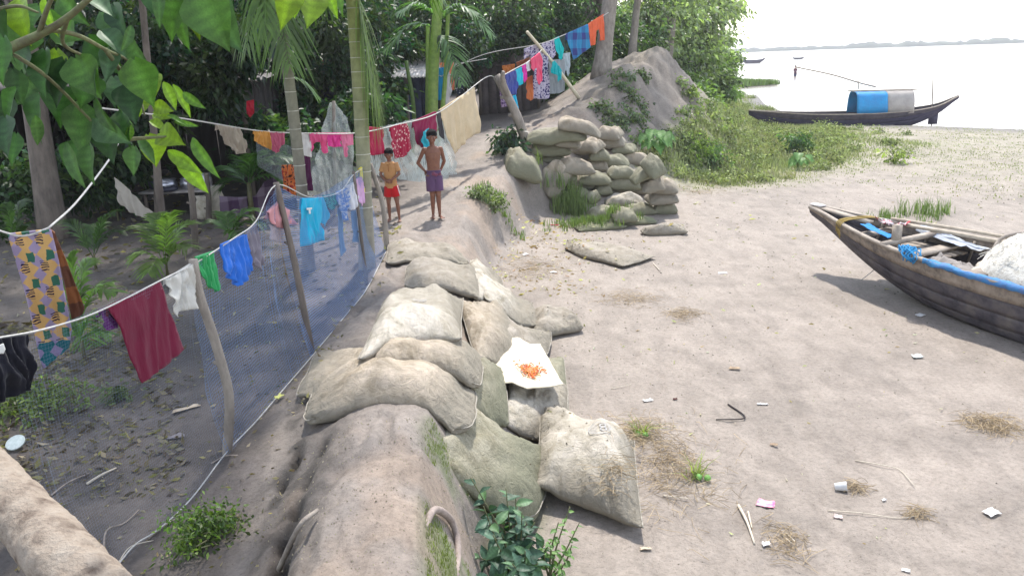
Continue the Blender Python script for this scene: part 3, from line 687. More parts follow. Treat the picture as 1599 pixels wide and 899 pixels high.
# pinched half-empty bag, hanging off the left end of the heap
sandbag('half-empty sandbag with a gathered dark mouth, left end of the heap', 866, 281, .62, .62, .36, 40, 'tan', group=SG, sag=.2, flat=.9, fixz=True, pinch=(.5, .85), n=(44, 32), lift=.0, seed=77)
sandbag('slumped grey sandbag with a torn end lying right of the flattened one', 1036, 357, .80, .42, .17, 3, 'grey', group=SG, n=(40, 28), pinch=(.6, 1))
sandbag('flattened pale sandbag lying alone on the mud, its mouth twisted shut', 955, 382, 1.4, .7, .15, 0, 'grey', group=SG, n=(60, 36), pinch=(.55, 1.0), ears=.05, seed=21, quad=[(880, 384), (972, 405), (1028, 389), (888, 358)])

# ------------------------------------------------------------------ foliage
LEAF = leafmat()
GRASS = leafmat('grass_blade', .18, .75, 0, .15)
PALELEAF = leafmat('pale_leaf_canopy', .30, .6, 0, .3)
def leafquads(c, d, L, W, colr, droop=.25, r=rng):
    """many small pointed leaves: c (N,3) roots, d (N,3) directions"""
    n = len(c); d = d/(np.linalg.norm(d, axis=1)[:, None]+1e-9)
    up = r.normal(size=(n, 3)); s = np.cross(d, up); s /= np.linalg.norm(s, axis=1)[:, None]+1e-9
    nn = np.cross(s, d)
    L = np.broadcast_to(L, (n,))[:, None]; W = np.broadcast_to(W, (n,))[:, None]
    v = np.stack([c, c+.45*L*d+.5*W*s+.06*L*nn, c+L*d-V(0, 0, 1)*droop*L, c+.45*L*d-.5*W*s+.06*L*nn], 1).reshape(-1, 3)
    b = np.arange(n)[:, None]*4
    f = np.concatenate([b+np.array([[0, 1, 2]]), b+np.array([[0, 2, 3]])]).astype(int)
    return v, f, np.repeat(colr, 4, 0)
def clumps(center, rad, nclump, per, cr_, L, W, base, var=.35, r=rng, shell=.55, flat=1.0):
    """leaf clumps through an ellipsoid"""
    d = r.normal(size=(nclump, 3)); d /= np.linalg.norm(d, axis=1)[:, None]
    k = r.uniform(shell, 1.05, nclump)[:, None]
    cc = np.asarray(center)+d*k*np.asarray(rad)
    cc += .25*np.asarray(rad)*np.stack([fbm(cc[:, 0]*1.1, cc[:, 1]*1.1, cc[:, 2]*1.1, 2, s) for s in (71, 72, 73)], 1)
    tone = (1+var*r.normal(size=nclump))[:, None]; hue = r.uniform(-1, 1, nclump)[:, None]
    o = r.normal(size=(nclump, per, 3)); o *= cr_*V(1, 1, .75)*r.uniform(.3, 1, (nclump, per, 1))/1.5
    p = (cc[:, None]+o).reshape(-1, 3)
    dirs = (o+r.normal(size=o.shape)*cr_*.5-V(0, 0, cr_*.35)).reshape(-1, 3)
    base = np.asarray(base)
    cl = np.repeat(np.clip(tone, .35, 1.9)*(base+hue*V(.018, .010, -.004)), per, 0)*(1+.22*r.normal(size=(nclump*per, 1)))
    n = len(p)
    return leafquads(p, dirs, L*r.uniform(.6, 1.25, n), W*r.uniform(.7, 1.2, n), np.clip(cl, .006, .6), r=r)
BARK = M('bark', (.20, .165, .14), (.09, .075, .065), 9, bmp=.02, bscale=16, stretch=(1, 1, .3))
PALEBARK = M('pale_bark', (.33, .29, .25), (.17, .145, .125), 9, bmp=.02, bscale=18, stretch=(1, 1, .4))
def tree(name, label, base, top, r0, r1, crowns, base_col, leaf=.16, group='trees around the huts', bark=BARK, bend=0, lw=.45, cat='tree', limbs=True, seed=1, per=42):
    r = np.random.default_rng(seed); base = np.asarray(base, float); top = np.asarray(top, float)
    t = empty(name, base, label, cat, group)
    m = (base+top)/2+V(bend, 0, 0)
    pts = catmull([base-V(0, 0, .15), m, top], 12)
    mb = MB().tube(pts, [r0*1.25, r0, .9*r0, .85*r0, (r0+r1)/2, r1], 12, wob=.12, seed=seed)
    mb.build('trunk', bark, t)
    mb = MB(); lf = MB()
    for k, (c, rad, ncl) in enumerate(crowns):
        c = np.asarray(c, float)
        if limbs:
            s = pts[-1-min(5, k % 6)]
            for q in range(2):
                e = c+r.normal(size=3)*np.asarray(rad)*.35
                mb.tube(catmull([s, (s+e)/2+V(0, 0, .15)+r.normal(size=3)*.15, e], 7), [r1*.75, r1*.2], 6)
        lf.add(*clumps(c, rad, ncl, per, .28+.28*min(rad), leaf, leaf*lw, base_col, r=r))
    if mb.n: mb.build('limbs', bark, t)
    tag(lf.build('crown', LEAF, t, smooth=False), kind='stuff')
    return t
def zg(x, y): return float(np.atleast_1d(hgt(np.array([x]), np.array([y])))[0])
def crown_px(px, py, y, r, ncl, rz=None): return (Y(px, py, y), (r, r*.9, rz or r*.75), ncl)

DG = (.028, .055, .026); MG = (.075, .12, .062); PG = (.25, .29, .20); BG_ = (.10, .16, .08)
# two bare-trunked trees on the ridge
b1 = Y(938, 118, 22.2); tree('tree', 'straight bare tree trunk on the ridge beside the orange trousers', (b1[0], 22.2, zg(b1[0], 22.2)), Y(962, -70, 22.6), .24, .17,
    [crown_px(930, -130, 22.8, 1.6, 60), crown_px(1010, -110, 23.2, 1.5, 50)], MG, seed=11, bark=PALEBARK)
b1 = Y(985, 85, 25.5); tree('tree', 'thinner bare tree trunk right of the thick one on the ridge', (b1[0], 25.5, zg(b1[0], 25.5)), Y(1000, -40, 25.8), .13, .09,
    [crown_px(1010, -70, 26, 1.3, 50)], MG, seed=12, bark=PALEBARK)
# the pale riverside trees behind the mound
for k, (px, py, y, h, cr_, lb) in enumerate([
    (1040, 100, 30, 5, [(985, 40, 31, 1.5, 70), (1035, 10, 31, 1.6, 70), (1010, 75, 30.5, 1.1, 40)], 'pale leafy tree just beyond the earth mound, left of the leaning bare limb'),
    (1090, 110, 33, 5, [(1075, 40, 33, 1.5, 62), (1100, 0, 34, 1.7, 66), (1070, 95, 32, 1.1, 46)], 'pale leafy tree leaning over the river beyond the mound'),
    (1105, 120, 40, 4, [(1118, 74, 40, 1.15, 30), (1135, 12, 41, .8, 22), (1090, 120, 38, 1.4, 60), (1128, 100, 42, .8, 30)], 'furthest pale tree at the water edge with a ragged crown')]):
    b = Y(px, py, y)
    tree('tree', lb, (b[0], y, zg(b[0], y)), Y(px+12, py-70, y), .16, .08, [crown_px(*c) for c in cr_], PG, leaf=.24, seed=20+k, bark=PALEBARK, group='pale trees beyond the mound', per=38)
# big dark trees behind and over the huts
for k, (px, y, topz, cr_, colr, lb, tr) in enumerate([
    (930, 27, 5.5, [(905, 60, 27, 1.3, 70), (880, 10, 27, 1.5, 70), (945, 60, 28, 1.1, 60), (900, 115, 26, .8, 50)], MG, 'mid green tree behind the blue checked cloth', .14),
    (845, 26, 5.8, [(815, 15, 26, 1.6, 90), (860, 50, 26.5, 1.2, 60)], DG, 'dark tree above the grey shed behind the washing', .17),
    (795, 23, 5.2, [(760, 20, 23, 1.5, 90), (735, 60, 23.5, 1.2, 60), (790, 60, 24.5, .9, 40)], MG, 'leafy tree behind the forked post', .15),
    (720, 24, 5.5, [(690, 30, 24, 1.7, 100), (650, 60, 23, 1.2, 60)], (.07, .115, .065), 'bushy tree behind the pale green stems', .16),
    (600, 22, 5.2, [(590, 30, 22, 1.7, 110), (560, 85, 22, 1.1, 60), (630, 40, 21, 1.2, 60), (640, 88, 23, .8, 40)], DG, 'dark tree behind the roof with the white sheet', .17),
    (500, 19, 4.9, [(500, 30, 19, 1.5, 110), (455, 75, 18.5, 1.1, 70), (530, 75, 19.5, .8, 40)], DG, 'dark tree behind the ringed palm stems', .2),
    (400, 18, 4.8, [(400, 40, 17.5, 1.5, 110), (345, 85, 17, 1.1, 70), (430, 120, 16.5, .8, 40)], DG, 'dark dense tree left of the first ringed palm', .18),
    (300, 19, 5.0, [(280, 30, 18, 1.7, 110), (220, 80, 18, 1.3, 70), (320, 110, 16.5, 1.0, 60)], DG, 'dark dense tree above the open kitchen shelter', .2),
    (160, 19, 5.0, [(150, 40, 18, 1.9, 120), (60, 90, 17.5, 1.6, 100), (150, 150, 17, 1.2, 60)], DG, 'dark dense tree at the left behind the heart-shaped leaves', .2),
    (10, 17, 4.6, [(-20, 60, 16.5, 1.7, 110), (-60, 160, 16, 1.4, 80)], DG, 'dark tree at the left edge behind the branch', .2)]):
    b = Y(px, 150, y)
    tree('tree', lb, (b[0], y, zg(b[0], y)), (b[0]+.2, y, topz), tr, tr*.6, [crown_px(*c) for c in cr_], colr, leaf=.17, seed=40+k)
# overhead crowns added out of view to shade the yard and block sky light (their trunks stand in the yard)
b1 = G(84, 372)
tree('tree', 'thick dark tree trunk at the left behind the patterned cloth', b1, b1+V(.1, .3, 4.6), .17, .14,
     [((-5.2, 8.3, 6.0), (1.5, 1.4, .8), 60), ((-3.6, 9.6, 6.3), (1.5, 1.5, .8), 62), ((-6.5, 11.5, 6.3), (1.9, 1.9, .9), 80), ((-3.4, 12.6, 6.4), (1.6, 1.5, .8), 62), ((-4.0, 6.9, 6.2), (1.1, 1.0, .6), 40), ((-8.5, 14.2, 6.6), (2.2, 1.6, .9), 90), ((-5.2, 15.0, 6.8), (1.8, 1.5, .8), 70), ((-8.2, 9.6, 6.4), (1.8, 1.6, .8), 70)], DG, leaf=.2, seed=91, group='trees over the yard', per=34)
b1 = Y(250, 345, 11.0); b1[2] = zg(b1[0], b1[1])
tree('tree', 'thin dark stem left of the kitchen pots', b1, Y(246, 60, 11.0)+V(0, 0, 2.2), .05, .04,
     [((-2.2, 8.0, 6.2), (1.1, 1.1, .6), 34), ((-2.0, 10.5, 6.4), (1.2, 1.3, .7), 40), ((-1.4, 6.6, 6.2), (.8, .9, .5), 18)], DG, leaf=.2, seed=92, group='trees over the yard', per=34)
def wood():
    r = np.random.default_rng(99); mb = MB()
    for k in range(26):
        x = -24+k*1.12+r.uniform(-.4, .4); y = 32+r.uniform(-1.5, 2.5)-.2*abs(x)*0
        mb.add(*clumps((x, y, 3.0+r.uniform(-.4, .8)), (1.7, 1.2, 2.6), 52, 34, .7, .30, .16, DG, r=r, shell=.2))
    o = mb.build('far_wood', LEAF, None, smooth=False); tag(o, 'dark mass of village trees closing the view behind the huts', kind='stuff')
wood()
def undergrowth(name, label, spots, colr, leaf, kind='stuff', seed=5, ncl=30, per=40):
    r = np.random.default_rng(seed); mb = MB()
    for (px, py, y, rad) in spots:
        c = Y(px, py, y) if y else G(px, py)
        rz = rad*.8
        mb.add(*clumps(c+V(0, 0, rz*.5), (rad, rad, rz), ncl, per, .25*rad+.1, leaf, leaf*.5, colr, r=r, shell=.3))
    o = mb.build(name, LEAF, None, smooth=False); return tag(o, label, kind=kind)
undergrowth('undergrowth', 'dark bushes under the trees behind the washing', [(900, 130, 25, .7), (940, 105, 26, .7), (880, 150, 24, .5), (915, 80, 26, .8), (970, 95, 27, .8), (965, 75, 28, .9), (1000, 80, 29, .9)], (.07, .115, .05), .16, seed=6)
undergrowth('undergrowth', 'dense dark leaves hanging in front of the hut roofs', [(215, 120, 12.8, .6), (275, 112, 13.0, .6), (335, 120, 13.0, .55), (380, 105, 13.0, .6), (150, 130, 12.4, .7), (345, 165, 12.9, .35), (425, 118, 15.5, .5), (465, 125, 16, .5), (520, 70, 16, .6), (575, 110, 17.5, .5), (470, 190, 15.8, .5), (505, 205, 15.5, .45), (625, 85, 18.5, .4), (700, 75, 21, .8), (735, 95, 21, .6), (780, 62, 21.8, .7), (820, 60, 21.8, .6), (540, 135, 16.4, .5), (240, 205, 12.5, .4), (610, 150, 17.8, .3)], DG, .14, seed=8, ncl=34, per=44)
undergrowth('undergrowth', 'low dark plants along the foot of the huts', [(415, 232, 13.8, .5), (470, 240, 13.6, .5), (525, 262, 13.0, .4), (560, 190, 14.6, .5), (590, 185, 14.5, .4), (60, 300, 12.5, .7), (130, 300, 12.3, .6), (20, 330, 11.5, .7), (200, 262, 13, .5)], (.045, .085, .04), .15, seed=9, ncl=26, per=36)
undergrowth('undergrowth', 'bushes at the water side foot of the mound', [(1085, 150, 30, .9), (1110, 130, 34, 1.0), (1095, 175, 27, .7), (1130, 150, 34, .8), (1075, 120, 32, 1.1), (1120, 110, 38, 1.1)], (.13, .18, .075), .2, seed=7, ncl=36)

# ------------------------------------------------------------------ palms
def frond(root, tip, droop=.3, nl=26, ll=.45, lw=.035, colr=(.07, .13, .04), parent=None, seed=0, hang=.35, mat=None, rach=.012, name='frond', fold=.5, start=.15):
    r = np.random.default_rng(seed); root = np.asarray(root, float); tip = np.asarray(tip, float)
    mid = (root+tip)/2+V(0, 0, droop*np.linalg.norm(tip-root))
    ax = catmull([root, mid, tip], 24)
    mb = MB().tube(ax, [rach, rach*.25], 5, c=np.asarray(colr)*1.25)
    T = np.gradient(ax, axis=0); T /= np.linalg.norm(T, axis=1)[:, None]
    for side in (-1, 1):
        t = np.linspace(start, .99, nl)+r.uniform(-.008, .008, nl); t = np.clip(t, 0, .999)
        f = t*23; i = f.astype(int); w = (f-i)[:, None]
        p = ax[i]*(1-w)+ax[np.minimum(i+1, 23)]*w; tg = T[i]
        s = np.cross(tg, V(0, 0, 1)); s /= np.linalg.norm(s, axis=1)[:, None]+1e-6
        l = ll*np.sin(np.clip(t*.86+.12, 0, 1)*np.pi)**.6*r.uniform(.85, 1.1, nl)
        d = side*s*1.0+tg*(.75+.5*t[:, None])+V(0, 0, fold)*(1-t[:, None]*.6)+r.normal(size=(nl, 3))*.09
        d /= np.linalg.norm(d, axis=1)[:, None]
        wd = np.cross(d, np.cross(s, tg)); wd /= np.linalg.norm(wd, axis=1)[:, None]+1e-6
        rows = []
        for q, ww in ((0, .35), (.33, 1), (.66, .8), (1, .04)):
            c = p+d*(l*q)[:, None]-V(0, 0, 1)*(hang*l*q*q)[:, None]
            rows += [c+wd*lw*ww*.5, c-wd*lw*ww*.5]
        v = np.stack(rows, 1).reshape(-1, 3); b = np.arange(nl)[:, None]*8
        fc = np.concatenate([b+np.array([[2*q, 2*q+1, 2*q+3, 2*q+2]]) for q in range(3)])
        cl = np.repeat(np.asarray(colr)*(1+.22*r.normal(size=(nl, 1))), 8, 0)
        mb.add(v, fc, np.clip(cl, .005, .7))
    return mb.build(name, mat or LEAF, parent)
def ringpalm(label, base, top, r0, r1, c_low, c_high, fronds, seed=0):
    t = empty('areca_palm', base, label, 'palm', 'slender ringed palms in the yard')
    pts = catmull([base-V(0, 0, .1), (base+top)/2+V(.03, 0, 0), top], 60)
    n = 16; v, f = tube(pts, [r0*1.25, r0, r0, (r0+r1)/2, r1], n, wob=.03, seed=seed)
    k = np.linspace(0, 1, 60)[:, None]
    cl = np.asarray(c_low)*(1-k**1.5)+np.asarray(c_high)*k**1.5
    cl = np.repeat(cl, n, 0)*(1+.12*vnoise(v[:-2, 0]*60, v[:-2, 1]*60, v[:-2, 2]*9)[:, None]); cl = np.vstack([cl, cl[:2]])
    mesh('trunk', v, f, M('palm_stem', (1, 1, 1), (.72, .72, .72), 14, bmp=.004, attr=True, rough=.6), t, True, cl)
    mb = MB(); h = top[2]-base[2]; s = .10
    z = .25
    while z < h-.05:
        q = z/h; i = min(int(q*59), 58); p = pts[i]+(pts[i+1]-pts[i])*(q*59-i); rr_ = np.interp(q, [0, .3, 1], [r0, r0, r1])*1.035
        a = np.linspace(0, 2*np.pi, 17); ring = np.stack([p[0]+rr_*np.cos(a), p[1]+rr_*np.sin(a), p[2]+0*a], -1)
        mb.tube(ring, .0045, 4, cap=False); z += rng.uniform(.13, .22)
    tag(mb.build('leaf_scars', M('scar', (.62, .60, .52), (.4, .38, .33), 20, bmp=0), t), kind='stuff')
    for k, a in enumerate(fronds): frond(*a[:2], parent=t, seed=seed*10+k, **a[2])
    return t
pa = G(483, 420); pb = G(573, 418)
ta = Y(425, -60, 8.4); tb = Y(546, -60, 9.2)
FR = (.085, .15, .04)
ringpalm('slender brown ringed palm, left of the two, fronds drooping from above', pa, ta, .062, .05, (.22, .19, .16), (.20, .22, .13), [
    (Y(425, -50, 8.4), Y(452, 100, 8.3), dict(droop=.12, ll=.42, nl=24, colr=FR, hang=.9, lw=.03)),
    (Y(425, -50, 8.4), Y(385, 75, 8.1), dict(droop=.2, ll=.4, nl=24, colr=FR, hang=.9, lw=.03)),
    (Y(425, -50, 8.4), Y(325, 10, 8.3), dict(droop=.25, ll=.45, nl=24, colr=FR, hang=.8, lw=.035)),
    (Y(425, -50, 8.4), Y(415, 40, 7.4), dict(droop=.4, ll=.4, nl=24, colr=FR, hang=1.0, lw=.03)),
    (Y(425, -50, 8.4), Y(500, 0, 8.8), dict(droop=.3, ll=.45, nl=24, colr=FR, hang=.8, lw=.035)),
    (Y(447, 118, 8.75), Y(497, 150, 8.8), dict(droop=.12, ll=.22, nl=18, colr=(.10, .19, .04), hang=.5, lw=.03))], seed=1)
ringpalm('taller ringed palm with a green stem and a long frond hanging beside it', pb, tb, .082, .068, (.24, .22, .19), (.36, .40, .10), [
    (Y(549, -40, 9.2), Y(592, 168, 9.2), dict(droop=.16, ll=.62, nl=40, colr=(.14, .21, .055), hang=1.25, lw=.035, start=.25)),
    (Y(546, -50, 9.2), Y(680, -30, 9.4), dict(droop=.2, ll=.6, nl=26, colr=FR, hang=.9, lw=.04)),
    (Y(546, -50, 9.2), Y(480, -10, 8.6), dict(droop=.3, ll=.5, nl=26, colr=FR, hang=.9, lw=.04)),
    (Y(546, -50, 9.2), Y(560, -80, 7.4), dict(droop=.3, ll=.6, nl=26, colr=FR, hang=.9, lw=.04))], seed=2)
def sapling(label, px, py, tips, colr=(.075, .14, .04), ll=.28, y=None, seed=0, name='palm_sapling', lw=.028, cat='young palm', h0=.15, nl=20, stem=.02):
    g = Y(px, py, y) if y else G(px, py)
    t = empty(name, g, label, cat, 'young palms in the yard')
    r = np.random.default_rng(seed+300)
    MB().tube([g-V(0, 0, .05), g+V(0, 0, h0*.6), g+V(.01, 0, h0+.04)], [stem, stem*.6], 7, c=(.16, .15, .09)).build('stem', LEAF, t)
    for k, (tx, ty, dy) in enumerate(tips):
        frond(g+V(0, 0, h0)+r.normal(size=3)*.008, Y(tx, ty, g[1]+dy), droop=.22, nl=nl, ll=ll, lw=lw, colr=np.asarray(colr)*r.uniform(.8, 1.25), parent=t, seed=seed*20+k, hang=.45, rach=.006)
    return t
sapling('young palm with a pale yellow green frond, behind the grey shirt', 262, 430, [(205, 400, -.2), (245, 335, .1), (300, 345, .3), (218, 350, .2), (295, 385, -.2), (232, 425, -.4), (270, 330, -.2)], (.12, .19, .05), .30, seed=1)
sapling('young palm between the patterned cloth and the maroon towel', 128, 520, [(112, 395, 0), (140, 405, .2), (172, 440, .1), (95, 440, -.1), (182, 455, -.2), (150, 560, -.5)], (.11, .19, .045), .26, seed=2)
sapling('young palm behind the patterned cloth near the dark trunk', 150, 420, [(100, 345, 0), (150, 350, .3), (190, 360, .1), (178, 330, 0)], (.045, .085, .03), .32, seed=3)
sapling('small palm tuft at the left edge above the patterned cloth', 30, 400, [(10, 320, 0), (38, 312, .2), (45, 350, 0)], (.06, .11, .035), .25, seed=4)
sapling('young palm below the checked purple cloth', 360, 385, [(330, 345, .1), (352, 330, .3), (392, 335, 0), (412, 350, 0), (375, 372, -.3), (400, 325, .2)], (.075, .15, .045), .28, seed=5)
sapling('low fan of palm leaves left of the brown ringed palm stem', 395, 345, [(350, 262, .1), (380, 245, .3), (420, 250, 0), (455, 245, 0), (345, 292, 0), (445, 285, 0), (398, 240, -.2), (465, 262, .1)], (.055, .12, .035), .42, seed=6, h0=.55, stem=.05, nl=26)
sapling('small palm seedling by the net, below the patterned cloth', 132, 560, [(110, 500, 0), (150, 490, 0), (170, 520, 0)], (.10, .19, .05), .2, seed=7)
sapling('grey-green arching palm frond clump at the left of the yard', 185, 345, [(160, 300, 0), (185, 285, .2), (215, 305, 0)], (.03, .055, .03), .3, seed=8)
# pale green stems (a clump of palm stems) behind the boys
g = G(672, 205); cl_ = empty('stem_clump', g, 'clump of pale green palm stems behind the older boy', 'palm')
for k, (bx, by, tx, ty, rr_) in enumerate([(672, 200, 686, -20, .13), (664, 200, 668, 40, .05), (680, 200, 700, 10, .05), (640, 200, 634, 95, .05)]):
    y = 17.0; b = Y(bx, by, y); b[2] = zg(b[0], y)-.05
    MB().tube(catmull([b, (b+Y(tx, ty, y))/2+V(.05*(k-1), 0, 0), Y(tx, ty, y)], 16), [rr_, rr_*.75], 12, c=(.30, .36, .16) if k < 3 else (.14, .2, .08), wob=.08, seed=k).build('stem', LEAF, cl_)
for k, (tx, ty) in enumerate([(770, 55), (620, 20), (745, 20), (600, 80), (720, 130)]):
    frond(Y(684, 20+k*8, 17), Y(tx, ty, 16.5), droop=.22, ll=.5, nl=22, lw=.05, colr=(.09, .17, .07), parent=cl_, seed=70+k, hang=.5)
# broad bright leaves near the forked post
# ------------------------------------------------------------------ big leaves hanging into the picture from the leaning tree
def leafmesh(kind, colr, seed):
    """a heart-shaped (or long) leaf: root at the origin, tip along +Y, face +Z"""
    n = 13; t = np.linspace(0, 1, n)
    wd = {'heart': np.interp(t, [0, .06, .18, .35, .6, .85, 1], [.10, .52, .80, .82, .55, .17, .0]),
          'long': np.interp(t, [0, .12, .35, .6, .85, 1], [.04, .26, .40, .36, .16, 0])}[kind]*.5
    r = np.random.default_rng(seed); rows = []
    for k, a in enumerate(t):
        bend = -.22*a*a; wv = .018*math.sin(a*11+seed)
        for s in (-1, -.5, 0, .5, 1):
            x = s*wd[k]; yy = a-0-(.08*abs(s) if kind == 'heart' and k == 0 else 0)
            rows.append((x, yy, bend+abs(s)*wd[k]*.38+wv*abs(s)+(0 if s else -.012)))
    v = np.array(rows); i = np.arange(n-1)[:, None]*5; j = np.arange(4)[None]
    f = np.stack([i+j, i+j+1, i+j+6, i+j+5], -1).reshape(-1, 4)
    c = np.tile(np.asarray(colr, float), (len(v), 1)); c[2::5] *= 1.5; ro = np.repeat(np.arange(n), 5); c[(ro % 2 == 1)] *= .80; c *= (1+.1*r.normal(size=(len(v), 1)))
    return v, f, c
BIGLEAF = leafmat('big_leaf', .20, .5, 1, .3)
lm = []
for k, (kd, cl) in enumerate([('heart', (.035, .095, .022)), ('heart', (.055, .125, .03)), ('heart', (.028, .065, .028)), ('heart', (.055, .11, .055)), ('heart', (.16, .25, .02)),
                              ('long', (.10, .20, .035)), ('long', (.17, .29, .03)), ('long', (.055, .12, .035))]):
    v, f, c = leafmesh(kd, cl, k); o = mesh('leaf', v, f, BIGLEAF, None, True, c, origin=V(0, 0, 0)); lm.append(o.data); bpy.data.objects.remove(o)
hb = empty('overhanging_branch', Y(-120, 150, 2.3), 'leafy branch of big heart-shaped leaves hanging in from the upper left', 'branch')
twig = M('twig', (.16, .18, .08), (.09, .08, .05), 30, bmp=.002)
paths = [[(-120, 150, 2.3), (0, 84, 2.1), (60, 55, 2.0), (105, 28, 1.95), (160, -20, 1.9)], [(-60, 120, 2.2), (0, 84, 2.1), (45, 100, 2.1), (95, 140, 2.2), (160, 205, 2.3), (196, 218, 2.35)],
         [(70, 45, 2.0), (120, 55, 2.1), (165, 78, 2.2), (200, 95, 2.3), (232, 130, 2.4)], [(105, 28, 2.0), (100, 70, 2.1), (150, 95, 2.2)],
         [(196, 218, 2.35), (235, 215, 2.4), (275, 213, 2.45)], [(165, 78, 2.2), (215, 150, 2.4), (226, 180, 2.4)], [(60, 55, 2.0), (80, 0, 1.9), (110, -40, 1.9)],
         [(-60, 30, 2.2), (20, 10, 2.1), (60, 20, 2.1)], [(200, -40, 2.2), (265, -15, 2.3), (330, -10, 2.3), (360, -40, 2.3)], [(330, -12, 2.3), (450, -22, 2.6), (540, -30, 2.7)]]
for p in paths:
    pts = catmull([Y(a, b, c) for a, b, c in p], 20); big = 1 if p[0] == (-120, 150, 2.3) else .4
    MB().tube(pts, [.014*big+.001, .005*big+.0008], 7, wob=.15).build('twig', twig, hb)
leaves = [(112, 32, 62, 1, 60), (40, 38, 50, 3, 20), (60, 10, 45, 1, 10), (62, 150, 60, 0, 10), (85, 135, 62, 0, -20), (125, 165, 68, 1, -15), (42, 70, 55, 3, 30), (20, 110, 45, 2, 0),
          (210, 95, 62, 1, -12), (172, 78, 46, 3, -5), (160, 50, 52, 3, -50), (145, 105, 40, 3, 5), (178, 122, 42, 3, -10), (200, 135, 50, 2, -20), (238, 115, 40, 4, -15), (255, 128, 44, 6, -22),
          (270, 132, 44, 6, -35), (285, 145, 34, 5, -60), (225, 152, 28, 4, 10), (240, 165, 25, 4, -70), (240, 178, 26, 4, -80), (235, 190, 26, 4, -70), (232, 212, 48, 4, -10), (250, 208, 46, 4, -60),
          (262, 235, 50, 6, -48), (275, 240, 60, 6, -28), (300, 215, 62, 5, -38), (205, 195, 26, 5, 20), (120, 222, 55, 0, 5), (140, 228, 50, 1, -8), (150, 150, 62, 7, -15), (100, 95, 60, 2, 15),
          (70, 80, 60, 0, 5), (150, 185, 58, 3, -50), (165, 190, 55, 2, -15), (105, 222, 60, 7, -10), (88, 80, 50, 4, -5), (118, 92, 60, 1, -22), (135, 115, 55, 0, 10), (10, 20, 60, 2, 10), (30, 0, 60, 4, -10),
          (70, -5, 50, 6, 0), (95, 0, 50, 1, -40), (130, -5, 55, 3, -70), (15, 150, 40, 2, 20), (5, 60, 60, 0, 0), (50, 100, 55, 2, -30), (185, 150, 50, 7, 0), (190, 175, 50, 0, -12), (210, 230, 40, 3, 10),
          (272, -20, 62, 1, 8), (290, -15, 70, 5, -20), (305, -10, 75, 1, -32), (325, 0, 72, 3, -38), (250, -25, 55, 7, 5), (300, -15, 66, 4, -10), (340, -20, 60, 5, -10), (240, -30, 62, 0, -5), (318, -5, 60, 5, -25), (280, 20, 50, 7, 2),
          (450, -25, 60, 4, 5), (485, -15, 52, 4, -8), (510, -25, 50, 6, -20), (530, -20, 40, 5, -5), (468, -30, 50, 6, 20), (55, 180, 45, 7, 0), (8, 185, 50, 2, -10), (25, 140, 50, 0, 30), (78, 40, 50, 3, -60), (160, 20, 42, 3, -40),
          (178, 10, 50, 2, -20), (205, 40, 40, 7, 0), (25, 210, 40, 0, 0), (215, 215, 40, 7, -30), (260, 180, 30, 5, -70), (272, 190, 30, 5, -80), (195, 60, 50, 3, -30), (140, 60, 60, 0, -40), (66, 118, 60, 7, 30)]
rl = np.random.default_rng(4)
for k, (px, py, sz, mi, ang) in enumerate(leaves):
    y = 2.0+.0018*px+rl.uniform(-.12, .16); p = Y(px, py, y)
    L = sz/FPX*y*1.12
    a = math.radians(ang+rl.uniform(-8, 8))      # hang direction, measured from straight down
    d = -cu*math.cos(a)-cr*math.sin(a)*(1 if True else 0); d = -cu*math.cos(a)+cr*math.sin(-a); d = d+cf*rl.uniform(-.45, .45); d /= np.linalg.norm(d)
    nrm = -cf+rl.normal(size=3)*.45; nrm -= d*(nrm@d); nrm /= np.linalg.norm(nrm); sx_ = np.cross(d, nrm)
    o = bpy.data.objects.new('leaf', lm[mi]); col.objects.link(o); o.parent = hb
    o.matrix_basis = Matrix(np.vstack([np.column_stack([sx_*L*rl.uniform(.68, 1.08), d*L*rl.uniform(.85, 1.15), nrm*L, p-np.array(hb.location)]), [0, 0, 0, 1]]).tolist())

# ------------------------------------------------------------------ ropes, posts, washing
ROPE = M('rope', (.62, .60, .56), (.42, .40, .37), 60, bmp=.001)
def rope(name, label, pts, r=.004, mat=ROPE, cat='rope', sag=0.0, n=40):
    p = catmull(pts, n)
    o = MB().tube(p, r, 6).build(name, mat, None); return tag(o, label, cat)
def post(label, pts, r0, r1, mat=PALEBARK, name='clothesline_post', cat='post', fork=None, group='posts of the clotheslines', wob=.16):
    p = catmull(pts, 18); o = MB().tube(p, [r0, r1], 10, wob=wob, seed=int(abs(pts[0][0])*100))
    if fork is not None: o.tube(catmull(fork, 6), [r1*.8, r1*.4], 8)
    for k in (5, 9, 13):
        o.tube([p[k]-V(.0, 0, .01), p[k]+V(r0*1.5*(-1)**k, -.01, .02)], [r0*.5, r0*.3], 6)   # knots
    o = o.build(name, mat, None)
    return tag(o, label, cat, group)
p1b, p2b, p3b, p4b = G(355, 708), G(487, 552), G(573, 445), G(604, 388)
p1t, p2t, p3t, p4t = Y(301, 405, 4.62), Y(431, 285, 6.25), Y(552, 268, 8.2), Y(578, 256, 9.8)
post('crooked grey post with bark, nearest along the blue net', [p1b-V(0, 0, .2), p1b, Y(358, 620, p1b[1]), Y(338, 540, 4.66), Y(312, 460, 4.63), p1t], .034, .026)
post('straight two-toned post in the middle of the blue net', [p2b-V(0, 0, .2), p2b, Y(462, 420, 6.24), p2t], .03, .024, BARK)
post('thin pole in the blue net below the child\'s white shirts', [p3b-V(0, 0, .1), p3b, p3t], .022, .016, BARK)
post('curved post at the far end of the blue net beside the smaller boy', [p4b-V(0, 0, .1), p4b, Y(598, 320, 9.85), p4t], .04, .028)
